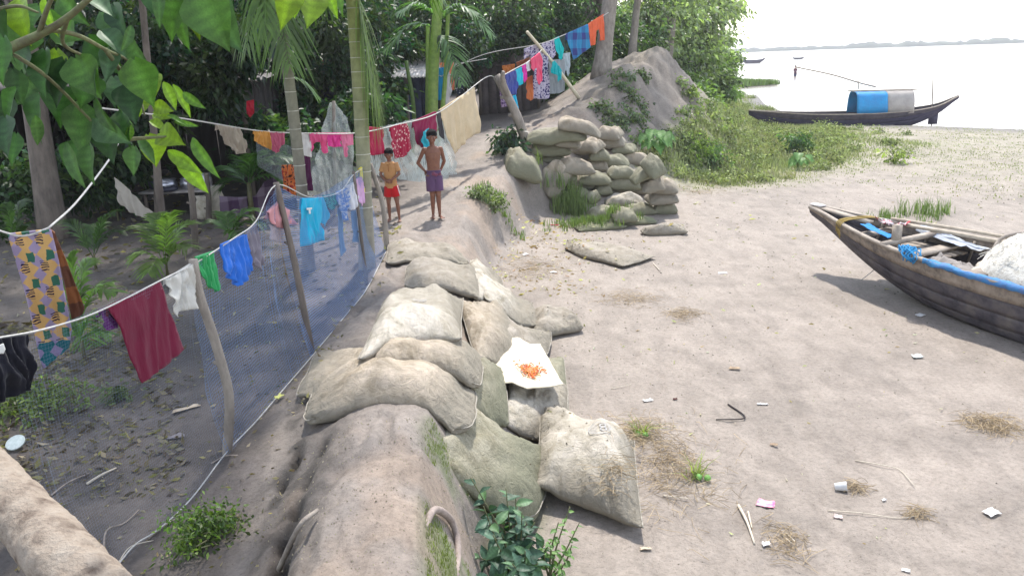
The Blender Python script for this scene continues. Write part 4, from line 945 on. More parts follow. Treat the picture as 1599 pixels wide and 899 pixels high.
L1 = [Y(-160, 545, 2.6), Y(5, 526, 3.05), Y(90, 508, 3.35), Y(163, 482, 3.7), Y(262, 432, 4.3), p1t+V(0, 0, -.03), Y(365, 372, 5.2), Y(400, 345, 5.7), p2t+V(0, 0, -.02), Y(485, 308, 7.0), Y(530, 300, 7.8), p3t+V(0, 0, -.03), p4t]
rope('clothesline', 'white clothesline running along the top of the blue net', L1, .0045, n=90, cat='clothesline')
f1, f2 = G(825, 234), None
post('thick crooked forked post leaning left beside the heap of sandbags', [f1-V(0, 0, .2), f1, Y(808, 185, 16.2), Y(795, 155, 16.25), Y(775, 118, 16.3)], .11, .085, PALEBARK, fork=[Y(795, 155, 16.25), Y(785, 125, 16.1), Y(786, 112, 16.0)])
L2 = [Y(150, 168, 7.6), Y(290, 186, 8.6), Y(400, 204, 9.6), Y(470, 208, 10.2), Y(555, 208, 11.0), Y(620, 195, 12.2), Y(688, 174, 13.6), Y(757, 122, 16.0), Y(775, 122, 16.3)]
rope('clothesline', 'white clothesline across the yard behind the boys', L2, .009, n=80, cat='clothesline')
bb = G(906, 150); bt = Y(823, 50, 19.6)
t_ = MB().tube(catmull([bb-V(0, 0, .1), (bb+bt)/2, bt], 16), [.05, .038], 8, wob=.04)
tag(t_.build('bamboo_prop', M('bamboo', (.68, .62, .47), (.5, .44, .32), 12, bmp=.003)), 'pale bamboo pole leaning left to prop up the washing line', 'pole')
L4 = [Y(700, 110, 19.5), Y(760, 84, 19.5), Y(842, 69, 20.0), Y(880, 55, 20.9), Y(918, 39, 21.7), Y(950, 20, 22.1)]
rope('clothesline', 'clothesline from the bamboo prop up to the bare trunk', L4, .009, cat='clothesline')
L5 = [Y(775, 124, 16.3), Y(800, 110, 17.3), Y(829, 94, 18.6), Y(846, 78, 19.4)]
rope('clothesline', 'short clothesline from the forked post up to the bamboo prop', L5, .009, cat='clothesline')
rope('rope', 'white rope knotted in the leaves, running down to the patterned cloth', [Y(184, 225, 5.4), Y(170, 250, 5.2), Y(120, 315, 4.7), Y(76, 356, 4.35)], .006)
rope('rope', 'rope holding the upper edge of the patterned cloth at the left edge', [Y(76, 356, 4.35), Y(40, 368, 4.3), Y(5, 362, 4.25), Y(-80, 330, 4.1)], .006)
rope('rope', 'cord along the foot of the blue net', [G(180, 893)+V(0, 0, .02), G(212, 855)+V(0, 0, .02), G(250, 830)+V(0, 0, .02), G(300, 782)+V(0, 0, .02), G(355, 712)+V(-.0, 0, .03), G(400, 662)+V(0, 0, .02), G(440, 615)+V(0, 0, .02), G(487, 560)+V(0, 0, .02), G(540, 495)+V(0, 0, .02), G(572, 455)+V(0, 0, .02), G(603, 395)+V(0, 0, .02)], .0045, n=80)

def clothmat(name, c, kind='plain', c2=None, c3=None, s=1.0, trans=.18):
    nm = 'cloth_'+name
    if nm in _mc: return _mc[nm]
    m, nt, N, L, b = newmat(nm)
    uv = N.new('ShaderNodeUVMap')
    def sep():
        sp = N.new('ShaderNodeSeparateXYZ'); L.new(uv.outputs[0], sp.inputs[0]); return sp
    def math_(op, a, v=None):
        q = N.new('ShaderNodeMath'); q.operation = op
        for i, x in enumerate((a, v)):
            if x is None: continue
            if isinstance(x, (int, float)): q.inputs[i].default_value = x
            else: L.new(x, q.inputs[i])
        return q.outputs[0]
    base = (*c, 1)
    def mixc(fac, A, B):
        q = N.new('ShaderNodeMix'); q.data_type = 'RGBA'; L.new(fac, q.inputs[0])
        for i, x in ((6, A), (7, B)):
            if isinstance(x, tuple): q.inputs[i].default_value = (*x[:3], 1)
            else: L.new(x, q.inputs[i])
        return q.outputs[2]
    out = None
    if kind == 'plaid':
        sp = sep(); a = math_('LESS_THAN', math_('FRACT', math_('MULTIPLY', sp.outputs[0], s)), .45); d = math_('LESS_THAN', math_('FRACT', math_('MULTIPLY', sp.outputs[1], s)), .45)
        out = mixc(math_('MULTIPLY', math_('ADD', a, d), .5), c, c2)
    elif kind == 'dots':
        v = N.new('ShaderNodeTexVoronoi'); v.inputs['Scale'].default_value = 22*s; L.new(uv.outputs[0], v.inputs[0])
        out = mixc(math_('LESS_THAN', v.outputs[0], .30), c, c2)
    elif kind == 'floral':
        n = N.new('ShaderNodeTexNoise'); n.inputs['Scale'].default_value = 16*s; n.inputs['Detail'].default_value = 3; L.new(uv.outputs[0], n.inputs[0])
        r = ramp(nt, n.outputs[0], [(.40, c), (.47, c2), (.56, c2), (.60, c3 or c)]); out = r
    elif kind == 'kantha':     # patchwork of ikat lozenges, blocks and stripes
        sp = sep(); n = N.new('ShaderNodeTexNoise'); n.inputs['Scale'].default_value = 22; L.new(uv.outputs[0], n.inputs[0])
        u_ = math_('ADD', sp.outputs[0], math_('MULTIPLY', n.outputs[0], .02)); w_ = math_('ADD', sp.outputs[1], math_('MULTIPLY', n.outputs[0], .03))
        stripe = math_('FRACT', math_('MULTIPLY', u_, 10.5)); row = math_('FRACT', math_('MULTIPLY', w_, 6.5))
        zig = math_('ABSOLUTE', math_('SUBTRACT', math_('FRACT', math_('MULTIPLY', w_, 13)), .5))
        loz = math_('LESS_THAN', math_('ABSOLUTE', math_('SUBTRACT', stripe, .5)), math_('MULTIPLY', zig, .7))
        o1 = mixc(loz, (.62, .38, .14), (.34, .27, .40))
        blk = math_('MULTIPLY', math_('LESS_THAN', stripe, .38), math_('LESS_THAN', row, .36))
        o2 = mixc(blk, o1, (.04, .14, .09))
        hat = math_('MULTIPLY', math_('GREATER_THAN', stripe, .60), math_('GREATER_THAN', row, .62))
        thin = math_('LESS_THAN', math_('FRACT', math_('MULTIPLY', w_, 70)), .5)
        o3 = mixc(math_('MULTIPLY', hat, thin), o2, (.03, .02, .05))
        low = math_('LESS_THAN', math_('ADD', sp.outputs[1], math_('MULTIPLY', zig, .1)), -.62)
        out = mixc(low, o3, mixc(loz, (.012, .12, .15), (.25, .20, .35)))
    n2 = noise_n(nt, 5, 4)
    f = ramp(nt, n2, [(.3, (.86, .86, .86)), (.7, (1.06, 1.06, 1.06))])
    cc, _ = mul(nt, out if out is not None else c, f)
    L.new(cc, b.inputs['Base Color']); b.inputs['Roughness'].default_value = .9; b.inputs['Specular IOR Level'].default_value = .15
    b.inputs['Sheen Weight'].default_value = .15
    bump(nt, b, noise_n(nt, 14, 5, stretch=(1, 1, .3)), .010)
    t = N.new('ShaderNodeBsdfTranslucent'); L.new(cc, t.inputs[0]); mx = N.new('ShaderNodeMixShader'); mx.inputs[0].default_value = trans
    L.new(b.outputs[0], mx.inputs[1]); L.new(t.outputs[0], mx.inputs[2]); L.new(mx.outputs[0], N['Material Output'].inputs[0])
    _mc[nm] = m; return m
def hang(name, label, cat, poly, A, B, mat, folds=9, amp=.02, off=0.0, group=None, spacing=None, thick=.004, flap=True, kind=None, parent=None, solid=True, seed=None, mid=True):
    """cloth hung over the line through A and B: its outline lies in the upright plane through that line"""
    A = np.asarray(A, float); B = np.asarray(B, float)
    hd = B-A; hd[2] = 0; hd /= np.linalg.norm(hd); nn = np.cross(hd, V(0, 0, 1))
    if nn @ (CAM-A) < 0: nn = -nn
    A0 = A+nn*off
    pts = []
    for (px, py) in poly:
        d = ray(px, py); t = ((A0-CAM)@nn)/(d@nn); p = CAM+d*t; pts.append(((p-A0)@hd, p[2]))
    pts = np.array(pts); seed = int(abs(poly[0][0])*3+abs(poly[0][1])) if seed is None else seed
    ext = pts.max(0)-pts.min(0); sp = spacing or max(ext.max()/34, .008)
    bd = []
    for i in range(len(pts)):
        a, b = pts[i], pts[(i+1) % len(pts)]; m = max(1, int(np.linalg.norm(b-a)/sp))
        for k in range(m): bd.append(a+(b-a)*k/m)
    bd = np.array(bd); nb = len(bd)
    gx, gy = np.meshgrid(np.arange(pts[:, 0].min()+sp*.5, pts[:, 0].max(), sp), np.arange(pts[:, 1].min()+sp*.5, pts[:, 1].max(), sp))
    g = np.stack([gx.ravel(), gy.ravel()], 1)
    ins = np.zeros(len(g), bool)
    for i in range(nb):
        (x0, y0), (x1, y1) = bd[i], bd[(i+1) % nb]
        if y0 != y1: ins ^= ((y0 > g[:, 1]) != (y1 > g[:, 1])) & (g[:, 0] < (x1-x0)*(g[:, 1]-y0)/(y1-y0)+x0)
    dm = np.min(np.hypot(g[:, None, 0]-bd[None, :, 0], g[:, None, 1]-bd[None, :, 1]), 1)
    g = g[ins & (dm > sp*.45)]
    allp = np.vstack([bd, g])
    res = mgeo.delaunay_2d_cdt([Vector(p) for p in allp], [], [list(range(nb))], 1, 1e-6)
    v2 = np.array([list(p) for p in res[0]]); f = [x for x in res[2] if len(x) == 3]
    # distance below the top edge
    topz = np.interp(v2[:, 0], *(lambda o: (pts[o, 0], pts[o, 1]))(np.array([0, 1]) if pts[0, 0] < pts[1, 0] else np.array([1, 0])))
    dz = np.clip(topz-v2[:, 1], 0, None); H = max(ext[1], .05); k = np.clip(dz/H, 0, 1)
    u = (v2[:, 0]-pts[:, 0].min())/max(ext[0], .01)
    ph = fbm(u*3+seed, k*1.2, s=seed, o=2)
    w = np.sin((u*folds+ph*1.6)*2*np.pi)+.5*np.sin((u*folds*2.3+ph*2)*2*np.pi+1)
    dsp = amp*w*(.22+.78*k**.7)+.3*amp*fbm(u*8, k*8, s=seed+1)+amp*1.2*fbm(u*2+4, k*2, s=seed+2)
    def world(v2, dsp): return A0+hd*v2[:, :1]+nn*dsp[:, None]+V(0, 0, 1)*(v2[:, 1:]-A0[2])
    W3 = world(v2, dsp); F = np.array(f)
    o = mesh(name, W3, F, mat, parent, True, None, uv=np.c_[v2[:, 0], v2[:, 1]-pts[:, 1].max()])
    if solid:
        md = o.modifiers.new('thick', 'SOLIDIFY'); md.thickness = thick; md.offset = 0
    tag(o, label, cat, group, kind)
    if flap and parent is None:
        # the short half that falls behind the line
        (x0, z0), (x1, z1) = pts[0], pts[1]; n = 24; t = np.linspace(0.02, .98, n); rows = []
        for q, (dd, nnn) in enumerate(((.0, .0), (.004, -.014), (-.03, -.022), (-.35*H*.5, -.03))):
            xx = x0+(x1-x0)*t; zz = z0+(z1-z0)*t
            rows.append(A0+hd*xx[:, None]+nn*(nnn-(.012*np.sin(t*folds*6.28) if q == 3 else 0*t))[:, None]+V(0, 0, 1)*(zz+dd-A0[2]+(.02*np.sin(t*9+seed) if q == 3 else 0))[:, None])
        i = np.arange(n-1); fq = np.concatenate([np.stack([r_*n+i, r_*n+i+1, (r_+1)*n+i+1, (r_+1)*n+i], -1) for r_ in range(3)])
        uvb = np.c_[np.tile(x0+(x1-x0)*t, 4), np.repeat([0, 0, -.03, -.2], n)]
        mesh('back_fold', np.concatenate(rows), fq, mat, o, True, None, uv=uvb)
    return o
CM = clothmat
W1 = 'washing on the line along the blue net'; W2 = 'washing on the line behind the boys'; W4 = 'washing on the lines by the bamboo prop'
def seg(Lp, px):
    """the two rope points around a pixel column"""
    xs_ = [799.5+FPX*((p-CAM)@cr)/((p-CAM)@cf) for p in Lp]
    for i in range(len(Lp)-1):
        if xs_[i] <= px <= xs_[i+1]: return Lp[i], Lp[i+1]
    return (Lp[0], Lp[1]) if px < xs_[0] else (Lp[-2], Lp[-1])
def wash(Lp, name, label, cat, poly, mat, grp, **k):
    a, b = seg(Lp, (poly[0][0]+poly[1][0])/2); return hang(name, label, cat, poly, a, b, mat, group=grp, **k)
black = CM('black', (.012, .012, .02)); maroon = CM('maroon', (.165, .008, .035)); white_ = CM('white', (.62, .60, .55)); grn = CM('green', (.03, .33, .10))
blu = CM('blue', (.03, .16, .62)); cyan = CM('cyan', (.01, .42, .66)); pinkd = CM('dusty_pink', (.55, .25, .27)); 
bk = wash(L1, 'black_cloth', 'black garment with a white round mark hanging at the left edge', 'garment', [(-12, 530), (40, 522), (48, 560), (55, 605), (40, 612), (5, 628), (-20, 625)], black, W1, folds=3)
hang('white_mark', None, None, [(0, 538), (5, 536), (8, 545), (5, 552), (0, 552), (-6, 545)], *seg(L1, 8), CM('mark', (.7, .7, .68)), amp=0, off=.035, parent=bk, folds=1)
hang('patterned_cloth', 'patchwork patterned cloth in ochre, teal and violet hung at the left edge', 'blanket', [(12, 366), (80, 358), (90, 400), (112, 515), (108, 542), (68, 576), (62, 560), (40, 460)], Y(5, 364, 4.25), Y(76, 357, 4.35), CM('kantha', (.6, .4, .2), 'kantha'), folds=3, amp=.018)
hang('dark_cloth', 'dark end of the patterned cloth with an orange band, hanging behind it', 'blanket', [(78, 358), (86, 364), (105, 410), (132, 480), (128, 492), (112, 498), (100, 440)], Y(5, 364, 4.32), Y(76, 357, 4.42), CM('darkband', (.015, .015, .03), 'plaid', (.30, .11, .04), s=4.5), folds=2)
wash(L1, 'purple_cloth', 'small purple cloth tucked behind the left end of the maroon towel', 'garment', [(158, 484), (170, 480), (186, 500), (180, 512), (166, 516), (160, 505)], CM('purple', (.11, .02, .14)), W1, off=-.03, folds=2, amp=.01)
wash(L1, 'towel', 'large maroon towel hanging on the nearest line', 'towel', [(168, 480), (250, 440), (262, 480), (286, 545), (262, 568), (224, 598), (205, 560), (188, 512)], maroon, W1, folds=2.5, amp=.006)
wash(L1, 'grey_shirt', 'small off-white shirt hanging crumpled against the nearest post', 'shirt', [(258, 438), (303, 410), (309, 430), (310, 460), (303, 482), (284, 486), (283, 495), (275, 488), (266, 465)], white_, W1, folds=3, amp=.02)
wash(L1, 'green_cloth', 'small green cloth right of the nearest post', 'garment', [(306, 402), (336, 392), (340, 420), (348, 448), (340, 456), (325, 446), (312, 430)], grn, W1, folds=3, amp=.016)
wash(L1, 'blue_cloth', 'bright blue cloth hanging in folds', 'garment', [(346, 382), (384, 366), (386, 395), (391, 420), (378, 440), (370, 447), (362, 436), (352, 425)], blu, W1, folds=5, amp=.022)
wash(L1, 'grey_cloth', 'dim grey violet cloth left of the pink one', 'garment', [(384, 366), (402, 350), (410, 368), (412, 400), (405, 425), (395, 410)], CM('greyviolet', (.20, .18, .22)), W1, folds=3, amp=.02)
wash(L1, 'pink_cloth', 'dusty pink cloth draped over the second post', 'garment', [(418, 332), (436, 315), (450, 328), (464, 350), (452, 352), (440, 357), (425, 350)], pinkd, W1, folds=3, amp=.016)
wash(L1, 'white_rag', 'torn pale rag hanging under the dusty pink cloth', 'rag', [(419, 350), (444, 356), (440, 372), (446, 382), (436, 378), (424, 374)], CM('palepink', (.52, .42, .42)), W1, folds=2, amp=.012, off=-.02, flap=False)
ts = wash(L1, 't_shirt', 'bright cyan t-shirt with a small white letter', 't-shirt', [(470, 310), (504, 308), (517, 340), (508, 354), (503, 346), (506, 375), (490, 380), (472, 385), (470, 350)], cyan, W1, folds=3, amp=.014)
for pl in ([(479, 325), (487, 324), (487, 327), (479, 328)], [(482, 327), (484.5, 327), (485, 334), (482.5, 334)]):
    hang('letter', None, None, pl, *seg(L1, 487), CM('mark', (.7, .7, .68)), amp=0, off=.03, parent=ts, folds=1)
wash(L1, 'teal_cloth', 'dark teal flowered cloth behind the cyan t-shirt', 'garment', [(505, 306), (527, 302), (528, 318), (520, 328), (510, 322)], CM('tealflor', (.01, .12, .12), 'floral', (.03, .30, .26)), W1, folds=2, amp=.012, off=-.03)
wash(L1, 'white_shirt', 'small white and blue shirt left of the thin pole', 'shirt', [(526, 300), (543, 294), (546, 310), (540, 345), (534, 342), (532, 322), (528, 318)], CM('whiteblue', (.55, .60, .72), 'floral', (.16, .28, .60), (.62, .64, .7), s=1), W1, folds=3, amp=.018)
wash(L1, 'white_shirt', 'small white shirt between the blue and white one and the lilac cloth', 'shirt', [(541, 292), (555, 284), (558, 305), (556, 326), (548, 328), (546, 310)], CM('white2', (.66, .66, .70)), W1, folds=2, amp=.018)
wash(L1, 'lilac_cloth', 'lilac pink cloth hanging left of the yellow one', 'garment', [(554, 282), (564, 276), (569, 298), (570, 314), (563, 322), (558, 312)], CM('lilac', (.58, .34, .55)), W1, folds=2, amp=.016)
wash(L1, 'yellow_cloth', 'bright yellow cloth hanging beside the smaller boy', 'garment', [(561, 264), (569, 258), (576, 275), (579, 300), (572, 304), (566, 298)], CM('yellow', (.80, .68, .0)), W1, folds=2, amp=.016)
wash(L1, 'black_cloth', 'narrow black cloth behind the yellow one', 'garment', [(566, 258), (571, 250), (578, 272), (581, 298), (576, 302)], black, W1, folds=2, amp=.01, off=-.05)
for lb, pl in (('left of two blue rags hanging low behind the net', [(527, 325), (533, 322), (536, 370), (540, 392), (531, 400), (528, 360)]), ('right of two blue rags hanging low behind the net', [(548, 330), (556, 328), (560, 362), (558, 378), (551, 378)])):
    wash(L1, 'blue_rag', lb, 'rag', pl, CM('dimblue', (.16, .26, .40)), W1, folds=2, amp=.01, off=-.04, flap=False)

# line 2
wash(L2, 'beige_cloth', 'beige cloth gathered on the left end of the second line', 'garment', [(337, 195), (375, 200), (384, 222), (388, 238), (372, 241), (352, 222)], CM('beige', (.48, .40, .32)), W2, folds=5, amp=.03)
wash(L2, 'orange_cloth', 'orange cloth left of the rose one', 'garment', [(396, 203), (421, 206), (423, 234), (410, 228), (398, 220)], CM('orange', (.72, .34, .08)), W2, folds=3, amp=.02)
wash(L2, 'rose_cloth', 'rose coloured cloth between the orange and the white ones', 'garment', [(422, 206), (446, 207), (444, 222), (432, 240), (424, 234)], CM('rose', (.55, .12, .20)), W2, folds=3, amp=.02)
wash(L2, 'white_cloth', 'white cloth between the rose and the pink ones', 'garment', [(457, 208), (485, 208), (487, 235), (488, 246), (470, 242), (458, 238)], CM('white3', (.66, .62, .60)), W2, folds=3, amp=.015)
wash(L2, 'plum_cloth', 'dark plum cloth hanging below the white one', 'garment', [(463, 243), (484, 243), (488, 298), (476, 298), (468, 292)], CM('plum', (.085, .012, .06)), W2, folds=2, amp=.015, flap=False, off=-.03)
hang('red_print_cloth', 'red printed cloth low down behind the brown ringed palm', 'garment', [(441, 258), (468, 256), (475, 298), (462, 306), (442, 296)], Y(441, 250, 9.9), Y(475, 250, 10.3), CM('redprint', (.30, .03, .02), 'floral', (.60, .16, .04), (.05, .02, .02)), folds=3, group=W2, flap=False)
wash(L2, 'pink_blouse', 'bright pink blouse with hanging sleeves', 'blouse', [(482, 208), (511, 208), (512, 238), (506, 240), (500, 222), (492, 222), (488, 237), (485, 236)], CM('pink', (.75, .10, .26)), W2, folds=2, amp=.016)
wash(L2, 'magenta_cloth', 'short magenta cloth beside the bright pink blouse', 'garment', [(510, 208), (532, 208), (533, 229), (520, 230), (511, 228)], CM('magenta', (.76, .06, .30)), W2, folds=3, amp=.016)
wash(L2, 'pink_cloth', 'light pink cloth hanging left of the green ringed palm', 'garment', [(533, 208), (552, 208), (552, 226), (543, 228), (541, 246), (536, 244)], CM('lightpink', (.76, .22, .36)), W2, folds=2, amp=.016)
wash(L2, 'red_cloth', 'plain crimson cloth right of the green ringed palm', 'garment', [(565, 197), (598, 200), (600, 240), (582, 243), (567, 238)], CM('crimson', (.42, .012, .06)), W2, folds=4, amp=.015)
wash(L2, 'dotted_cloth', 'crimson cloth with pale dots between two plain red ones', 'garment', [(609, 198), (636, 191), (644, 232), (630, 245), (615, 248), (612, 225)], CM('dotted', (.36, .008, .045), 'dots', (.72, .45, .42), s=.9), W2, folds=3, amp=.015)
wash(L2, 'maroon_cloth', 'dark crimson cloth left of the big cream sheet', 'garment', [(644, 190), (680, 174), (683, 205), (676, 222), (662, 232), (652, 226)], CM('darkcrimson', (.26, .008, .06)), W2, folds=4, amp=.015)
wash(L2, 'turquoise_cloth', 'small turquoise cloth beside the head of the older boy', 'garment', [(661, 206), (670, 200), (676, 215), (673, 232), (662, 234), (659, 218)], CM('turq', (.02, .36, .46)), W2, folds=2, amp=.02, off=.12, flap=False)
wash(L2, 'cream_sheet', 'large cream sheet hanging in a point on the second line', 'sheet', [(686, 172), (742, 136), (746, 180), (749, 207), (736, 212), (709, 240), (698, 210)], CM('cream', (.66, .52, .33)), W2, folds=4, amp=.03)
wash(L2, 'dark_cloth', 'narrow dark lace cloth left of the big cream sheet', 'garment', [(682, 176), (687, 172), (692, 196), (694, 218), (686, 212)], CM('darklace', (.04, .035, .04)), W2, folds=1, amp=.01)
# by the far wall
A3, B3 = Y(600, 112, 19.0), Y(760, 92, 19.3)
rope('clothesline', 'clothesline under the roof with the white sheet', [A3, (A3+B3)/2-V(0, 0, .04), B3], .009, cat='clothesline')
G3 = 'washing by the roof with the white sheet'
for nm, lb, pl, mt in (('blue_cloth', 'tall blue cloth by the pale palm stems', [(680, 107), (695, 105), (696, 152), (689, 156), (682, 158)], CM('blue3', (.01, .25, .48))),
    ('orange_cloth', 'orange and white tunic right of the tall blue cloth', [(686, 99), (708, 97), (710, 140), (704, 142), (700, 118), (696, 108)], CM('peach', (.80, .26, .13))),
    ('white_cloth', 'white cloth showing under the orange and white tunic', [(696, 110), (701, 110), (706, 142), (700, 160), (694, 168)], CM('white4', (.66, .64, .66))),
    ('spotted_cloth', 'dark spotted cloth right of the orange and white tunic', [(712, 120), (722, 118), (725, 146), (718, 150), (713, 146)], CM('spotted', (.03, .04, .06), 'dots', (.5, .5, .52)))):
    hang(nm, lb, 'garment', pl, A3, B3, mt, folds=2, group=G3, off=.03*len(nm) % .11)
# lines by the bamboo prop
wash(L4, 'printed_dress', 'long navy and white printed dress hanging left of the bamboo prop', 'dress', [(818, 77), (842, 68), (856, 90), (858, 154), (846, 155), (832, 154), (834, 100), (826, 84), (819, 84)], CM('navyprint', (.05, .04, .16), 'floral', (.55, .50, .62), (.05, .04, .16), s=.8), W4, folds=3)
wash(L4, 'printed_cloth', 'navy and white printed cloth right of the bamboo prop top', 'garment', [(846, 69), (865, 62), (868, 84), (864, 92), (850, 86)], CM('navyprint', (.05, .04, .16)), W4, folds=2)
wash(L4, 'turquoise_cloth', 'bright turquoise cloth left of the blue checked one', 'garment', [(865, 61), (873, 57), (880, 76), (878, 95), (874, 92), (868, 78)], CM('turq2', (.0, .50, .50)), W4, folds=1)
wash(L4, 'dark_cloth', 'narrow dark green cloth between the turquoise and the checked ones', 'garment', [(874, 57), (882, 54), (888, 76), (884, 82), (880, 76)], CM('dkgreen', (.03, .06, .05)), W4, folds=1)
wash(L4, 'checked_cloth', 'blue and navy checked cloth on the highest line', 'garment', [(882, 54), (918, 38), (922, 74), (896, 94), (890, 78)], CM('bluecheck', (.03, .26, .50), 'plaid', (.04, .05, .22), s=2.6), W4, folds=3, amp=.015)
wash(L4, 'orange_trousers', 'orange trousers beside the bare trunk', 'trousers', [(918, 38), (943, 22), (943, 63), (936, 64), (936, 46), (932, 48), (930, 70), (923, 72)], CM('orangered', (.80, .15, .06)), W4, folds=2, amp=.02)
wash(L4, 'turquoise_cloth', 'turquoise cloth caught on the bamboo prop', 'garment', [(862, 97), (866, 95), (878, 110), (877, 121), (872, 129), (870, 118), (861, 114)], CM('turq3', (.0, .40, .44)), W4, folds=2, off=.3, flap=False)
hang('grey_sheet', 'grey sheet hanging low right of the printed dress', 'sheet', [(857, 94), (882, 92), (882, 142), (872, 146), (857, 147)], Y(855, 80, 20.6), Y(885, 80, 20.9), CM('greysheet', (.33, .36, .38)), folds=2, group=W4, flap=False)
hang('pale_cloth', 'crumpled pale blue cloth under the checked one', 'garment', [(878, 84), (890, 82), (890, 112), (888, 120), (881, 106)], Y(875, 78, 20.9), Y(892, 74, 21.1), CM('paleblue', (.45, .52, .56)), folds=3, group=W4, flap=False)
wash(L5, 'red_dress', 'coral red dress right of the white cloth by the bamboo prop', 'dress', [(829, 93), (843, 82), (848, 98), (846, 126), (842, 133), (837, 124), (838, 106), (833, 112), (829, 106)], CM('coral', (.75, .07, .16)), W4, folds=2, off=.05)
wash(L5, 'white_cloth', 'small white cloth left of the coral red dress', 'garment', [(820, 100), (828, 94), (828, 110), (822, 112)], CM('white4', (.6, .6, .6)), W4, folds=1)
wash(L5, 'magenta_cloth', 'narrow magenta cloth right of the sky blue one', 'garment', [(815, 104), (822, 100), (824, 124), (820, 130), (817, 126)], CM('magenta2', (.70, .03, .36)), W4, folds=1)
wash(L5, 'sky_blue_cloth', 'sky blue cloth between the navy and the magenta ones', 'garment', [(805, 110), (815, 105), (817, 130), (812, 134), (808, 132)], CM('skyblue', (.01, .48, .62)), W4, folds=2)
wash(L5, 'navy_cloth', 'navy blue cloth at the lower end of the short line', 'garment', [(790, 117), (805, 110), (808, 132), (806, 148), (796, 148), (791, 138)], CM('navy', (.04, .06, .28)), W4, folds=2)
hang('violet_print_cloth', 'violet printed cloth behind the forked post', 'garment', [(780, 122), (791, 117), (792, 150), (794, 166), (784, 168), (780, 150)], Y(770, 120, 17.6), Y(800, 110, 18.2), CM('violetprint', (.10, .05, .16), 'floral', (.38, .28, .42)), folds=2, group=W4, flap=False)
hang('rust_cloth', 'rust orange cloth under the coral red dress', 'garment', [(822, 122), (831, 118), (833, 148), (829, 158), (823, 154)], Y(800, 108, 18.4), Y(840, 90, 19.4), CM('rust', (.52, .15, .05)), folds=2, group=W4, flap=False)
A6, B6 = Y(770, 106, 20.6), Y(845, 82, 20.9)
hang('orange_cloth', 'orange cloth left of the brown one by the grey shed', 'garment', [(784, 103), (804, 100), (803, 114), (786, 117)], A6, B6, CM('orange6', (.60, .20, .05)), folds=2, group=W4)
hang('brown_cloth', 'rust brown cloth right of the orange one by the grey shed', 'garment', [(806, 98), (827, 90), (827, 98), (807, 107)], A6, B6, CM('brown6', (.36, .12, .06)), folds=2, group=W4)
hang('blue_cloth', 'bright sky blue cloth hanging low right of the forked post', 'garment', [(795, 152), (806, 148), (811, 168), (812, 182), (805, 178)], Y(790, 150, 17.8), Y(812, 148, 18.2), CM('skyblue2', (.01, .42, .66)), folds=1, group=W4, flap=False)

# ------------------------------------------------------------------ nets
def blend_sheet(name, label, cat, top, bot, nu, nv, mat, belly=.05, seed=0, parent=None):
    T = catmull(top, nu); B = catmull(bot, nu); k = np.linspace(0, 1, nv)[:, None, None]
    v = T[None]*(1-k)+B[None]*k
    uu = np.linspace(0, 1, nu)[None]; kk = np.linspace(0, 1, nv)[:, None]
    amp = belly*np.sin(kk*np.pi)*(1+.6*fbm(uu*9+0*kk, kk*2+0*uu, s=seed))+.35*belly*fbm(uu*22+0*kk, kk*3+0*uu, s=seed+1)
    v[..., 0] -= amp; v[..., 2] -= .05*kk*(1-kk)*fbm(uu*7+0*kk, kk*0, s=seed+2)
    lu = np.concatenate([[0], np.cumsum(np.linalg.norm(np.diff((T+B)/2, axis=0), axis=1))]); hv = np.linalg.norm(T-B, axis=1).mean()
    uv = np.stack([np.broadcast_to(lu[None], (nv, nu)), np.broadcast_to(kk*hv, (nv, nu))], -1).reshape(-1, 2)
    i = np.arange(nv-1)[:, None]*nu; j = np.arange(nu-1)[None]
    f = np.stack([i+j, i+j+1, i+nu+j+1, i+nu+j], -1).reshape(-1, 4)
    o = mesh(name, v.reshape(-1, 3), f, mat, parent, True, None, uv=uv); return tag(o, label, cat)
bluenet = netmat('blue_net', (.13, .25, .52), .17, 55, 55); bluenet2 = netmat('blue_net_thin', (.15, .26, .48), .10, 46, 46); bluenet3 = netmat('blue_net_sparse', (.22, .30, .42), .035, 60, 60)
topn = [Y(-160, 548, 2.6)-V(0, 0, .02)]+[p-V(0, 0, .01) for p in L1[1:]]
botn = [G(100, 980)+V(0, 0, .03), G(180, 893)+V(0, 0, .02), G(250, 830)+V(0, 0, .02), G(300, 782)+V(0, 0, .02), G(355, 714)+V(0, 0, .02), G(400, 662)+V(0, 0, .02), G(440, 615)+V(0, 0, .02), G(487, 560)+V(0, 0, .02), G(540, 495)+V(0, 0, .02), G(572, 455)+V(0, 0, .02), G(603, 395)+V(0, 0, .02)]
topn2 = [L1[1], L1[2], L1[4], p1t-V(0, 0, .04), L1[7], p2t-V(0, 0, .03), L1[9], p3t-V(0, 0, .03), p4t-V(0, 0, .02)]
botn2 = [botn[1]-V(.0, .3, 0), botn[1], botn[3], botn[4], botn[6], botn[7], botn[8], botn[9], botn[10]]
nf = empty('net_fence', botn[3], 'fine blue fishing net strung as a fence along the posts', 'net')
blend_sheet('net_panel', None, None, topn2[:4], botn2[:4], 90, 26, bluenet3, belly=.04, parent=nf)
blend_sheet('net_panel', None, None, topn2[3:6], [botn2[3], botn2[4], botn2[5]], 80, 26, bluenet2, belly=.06, seed=4, parent=nf)
blend_sheet('net_panel', None, None, topn2[5:], botn2[5:], 90, 26, bluenet, belly=.06, seed=8, parent=nf)
wnet = netmat('white_net', (.62, .68, .68), .24, 130, 100, .4)
hang('white_net', 'white fishing net hanging in a cone behind the pink washing', 'net', [(516, 160), (524, 160), (546, 188), (552, 240), (556, 306), (516, 310), (478, 304), (494, 240), (502, 205)], Y(480, 200, 11.9), Y(560, 200, 12.2), wnet, folds=7, amp=.09, flap=False, solid=False, spacing=.03)
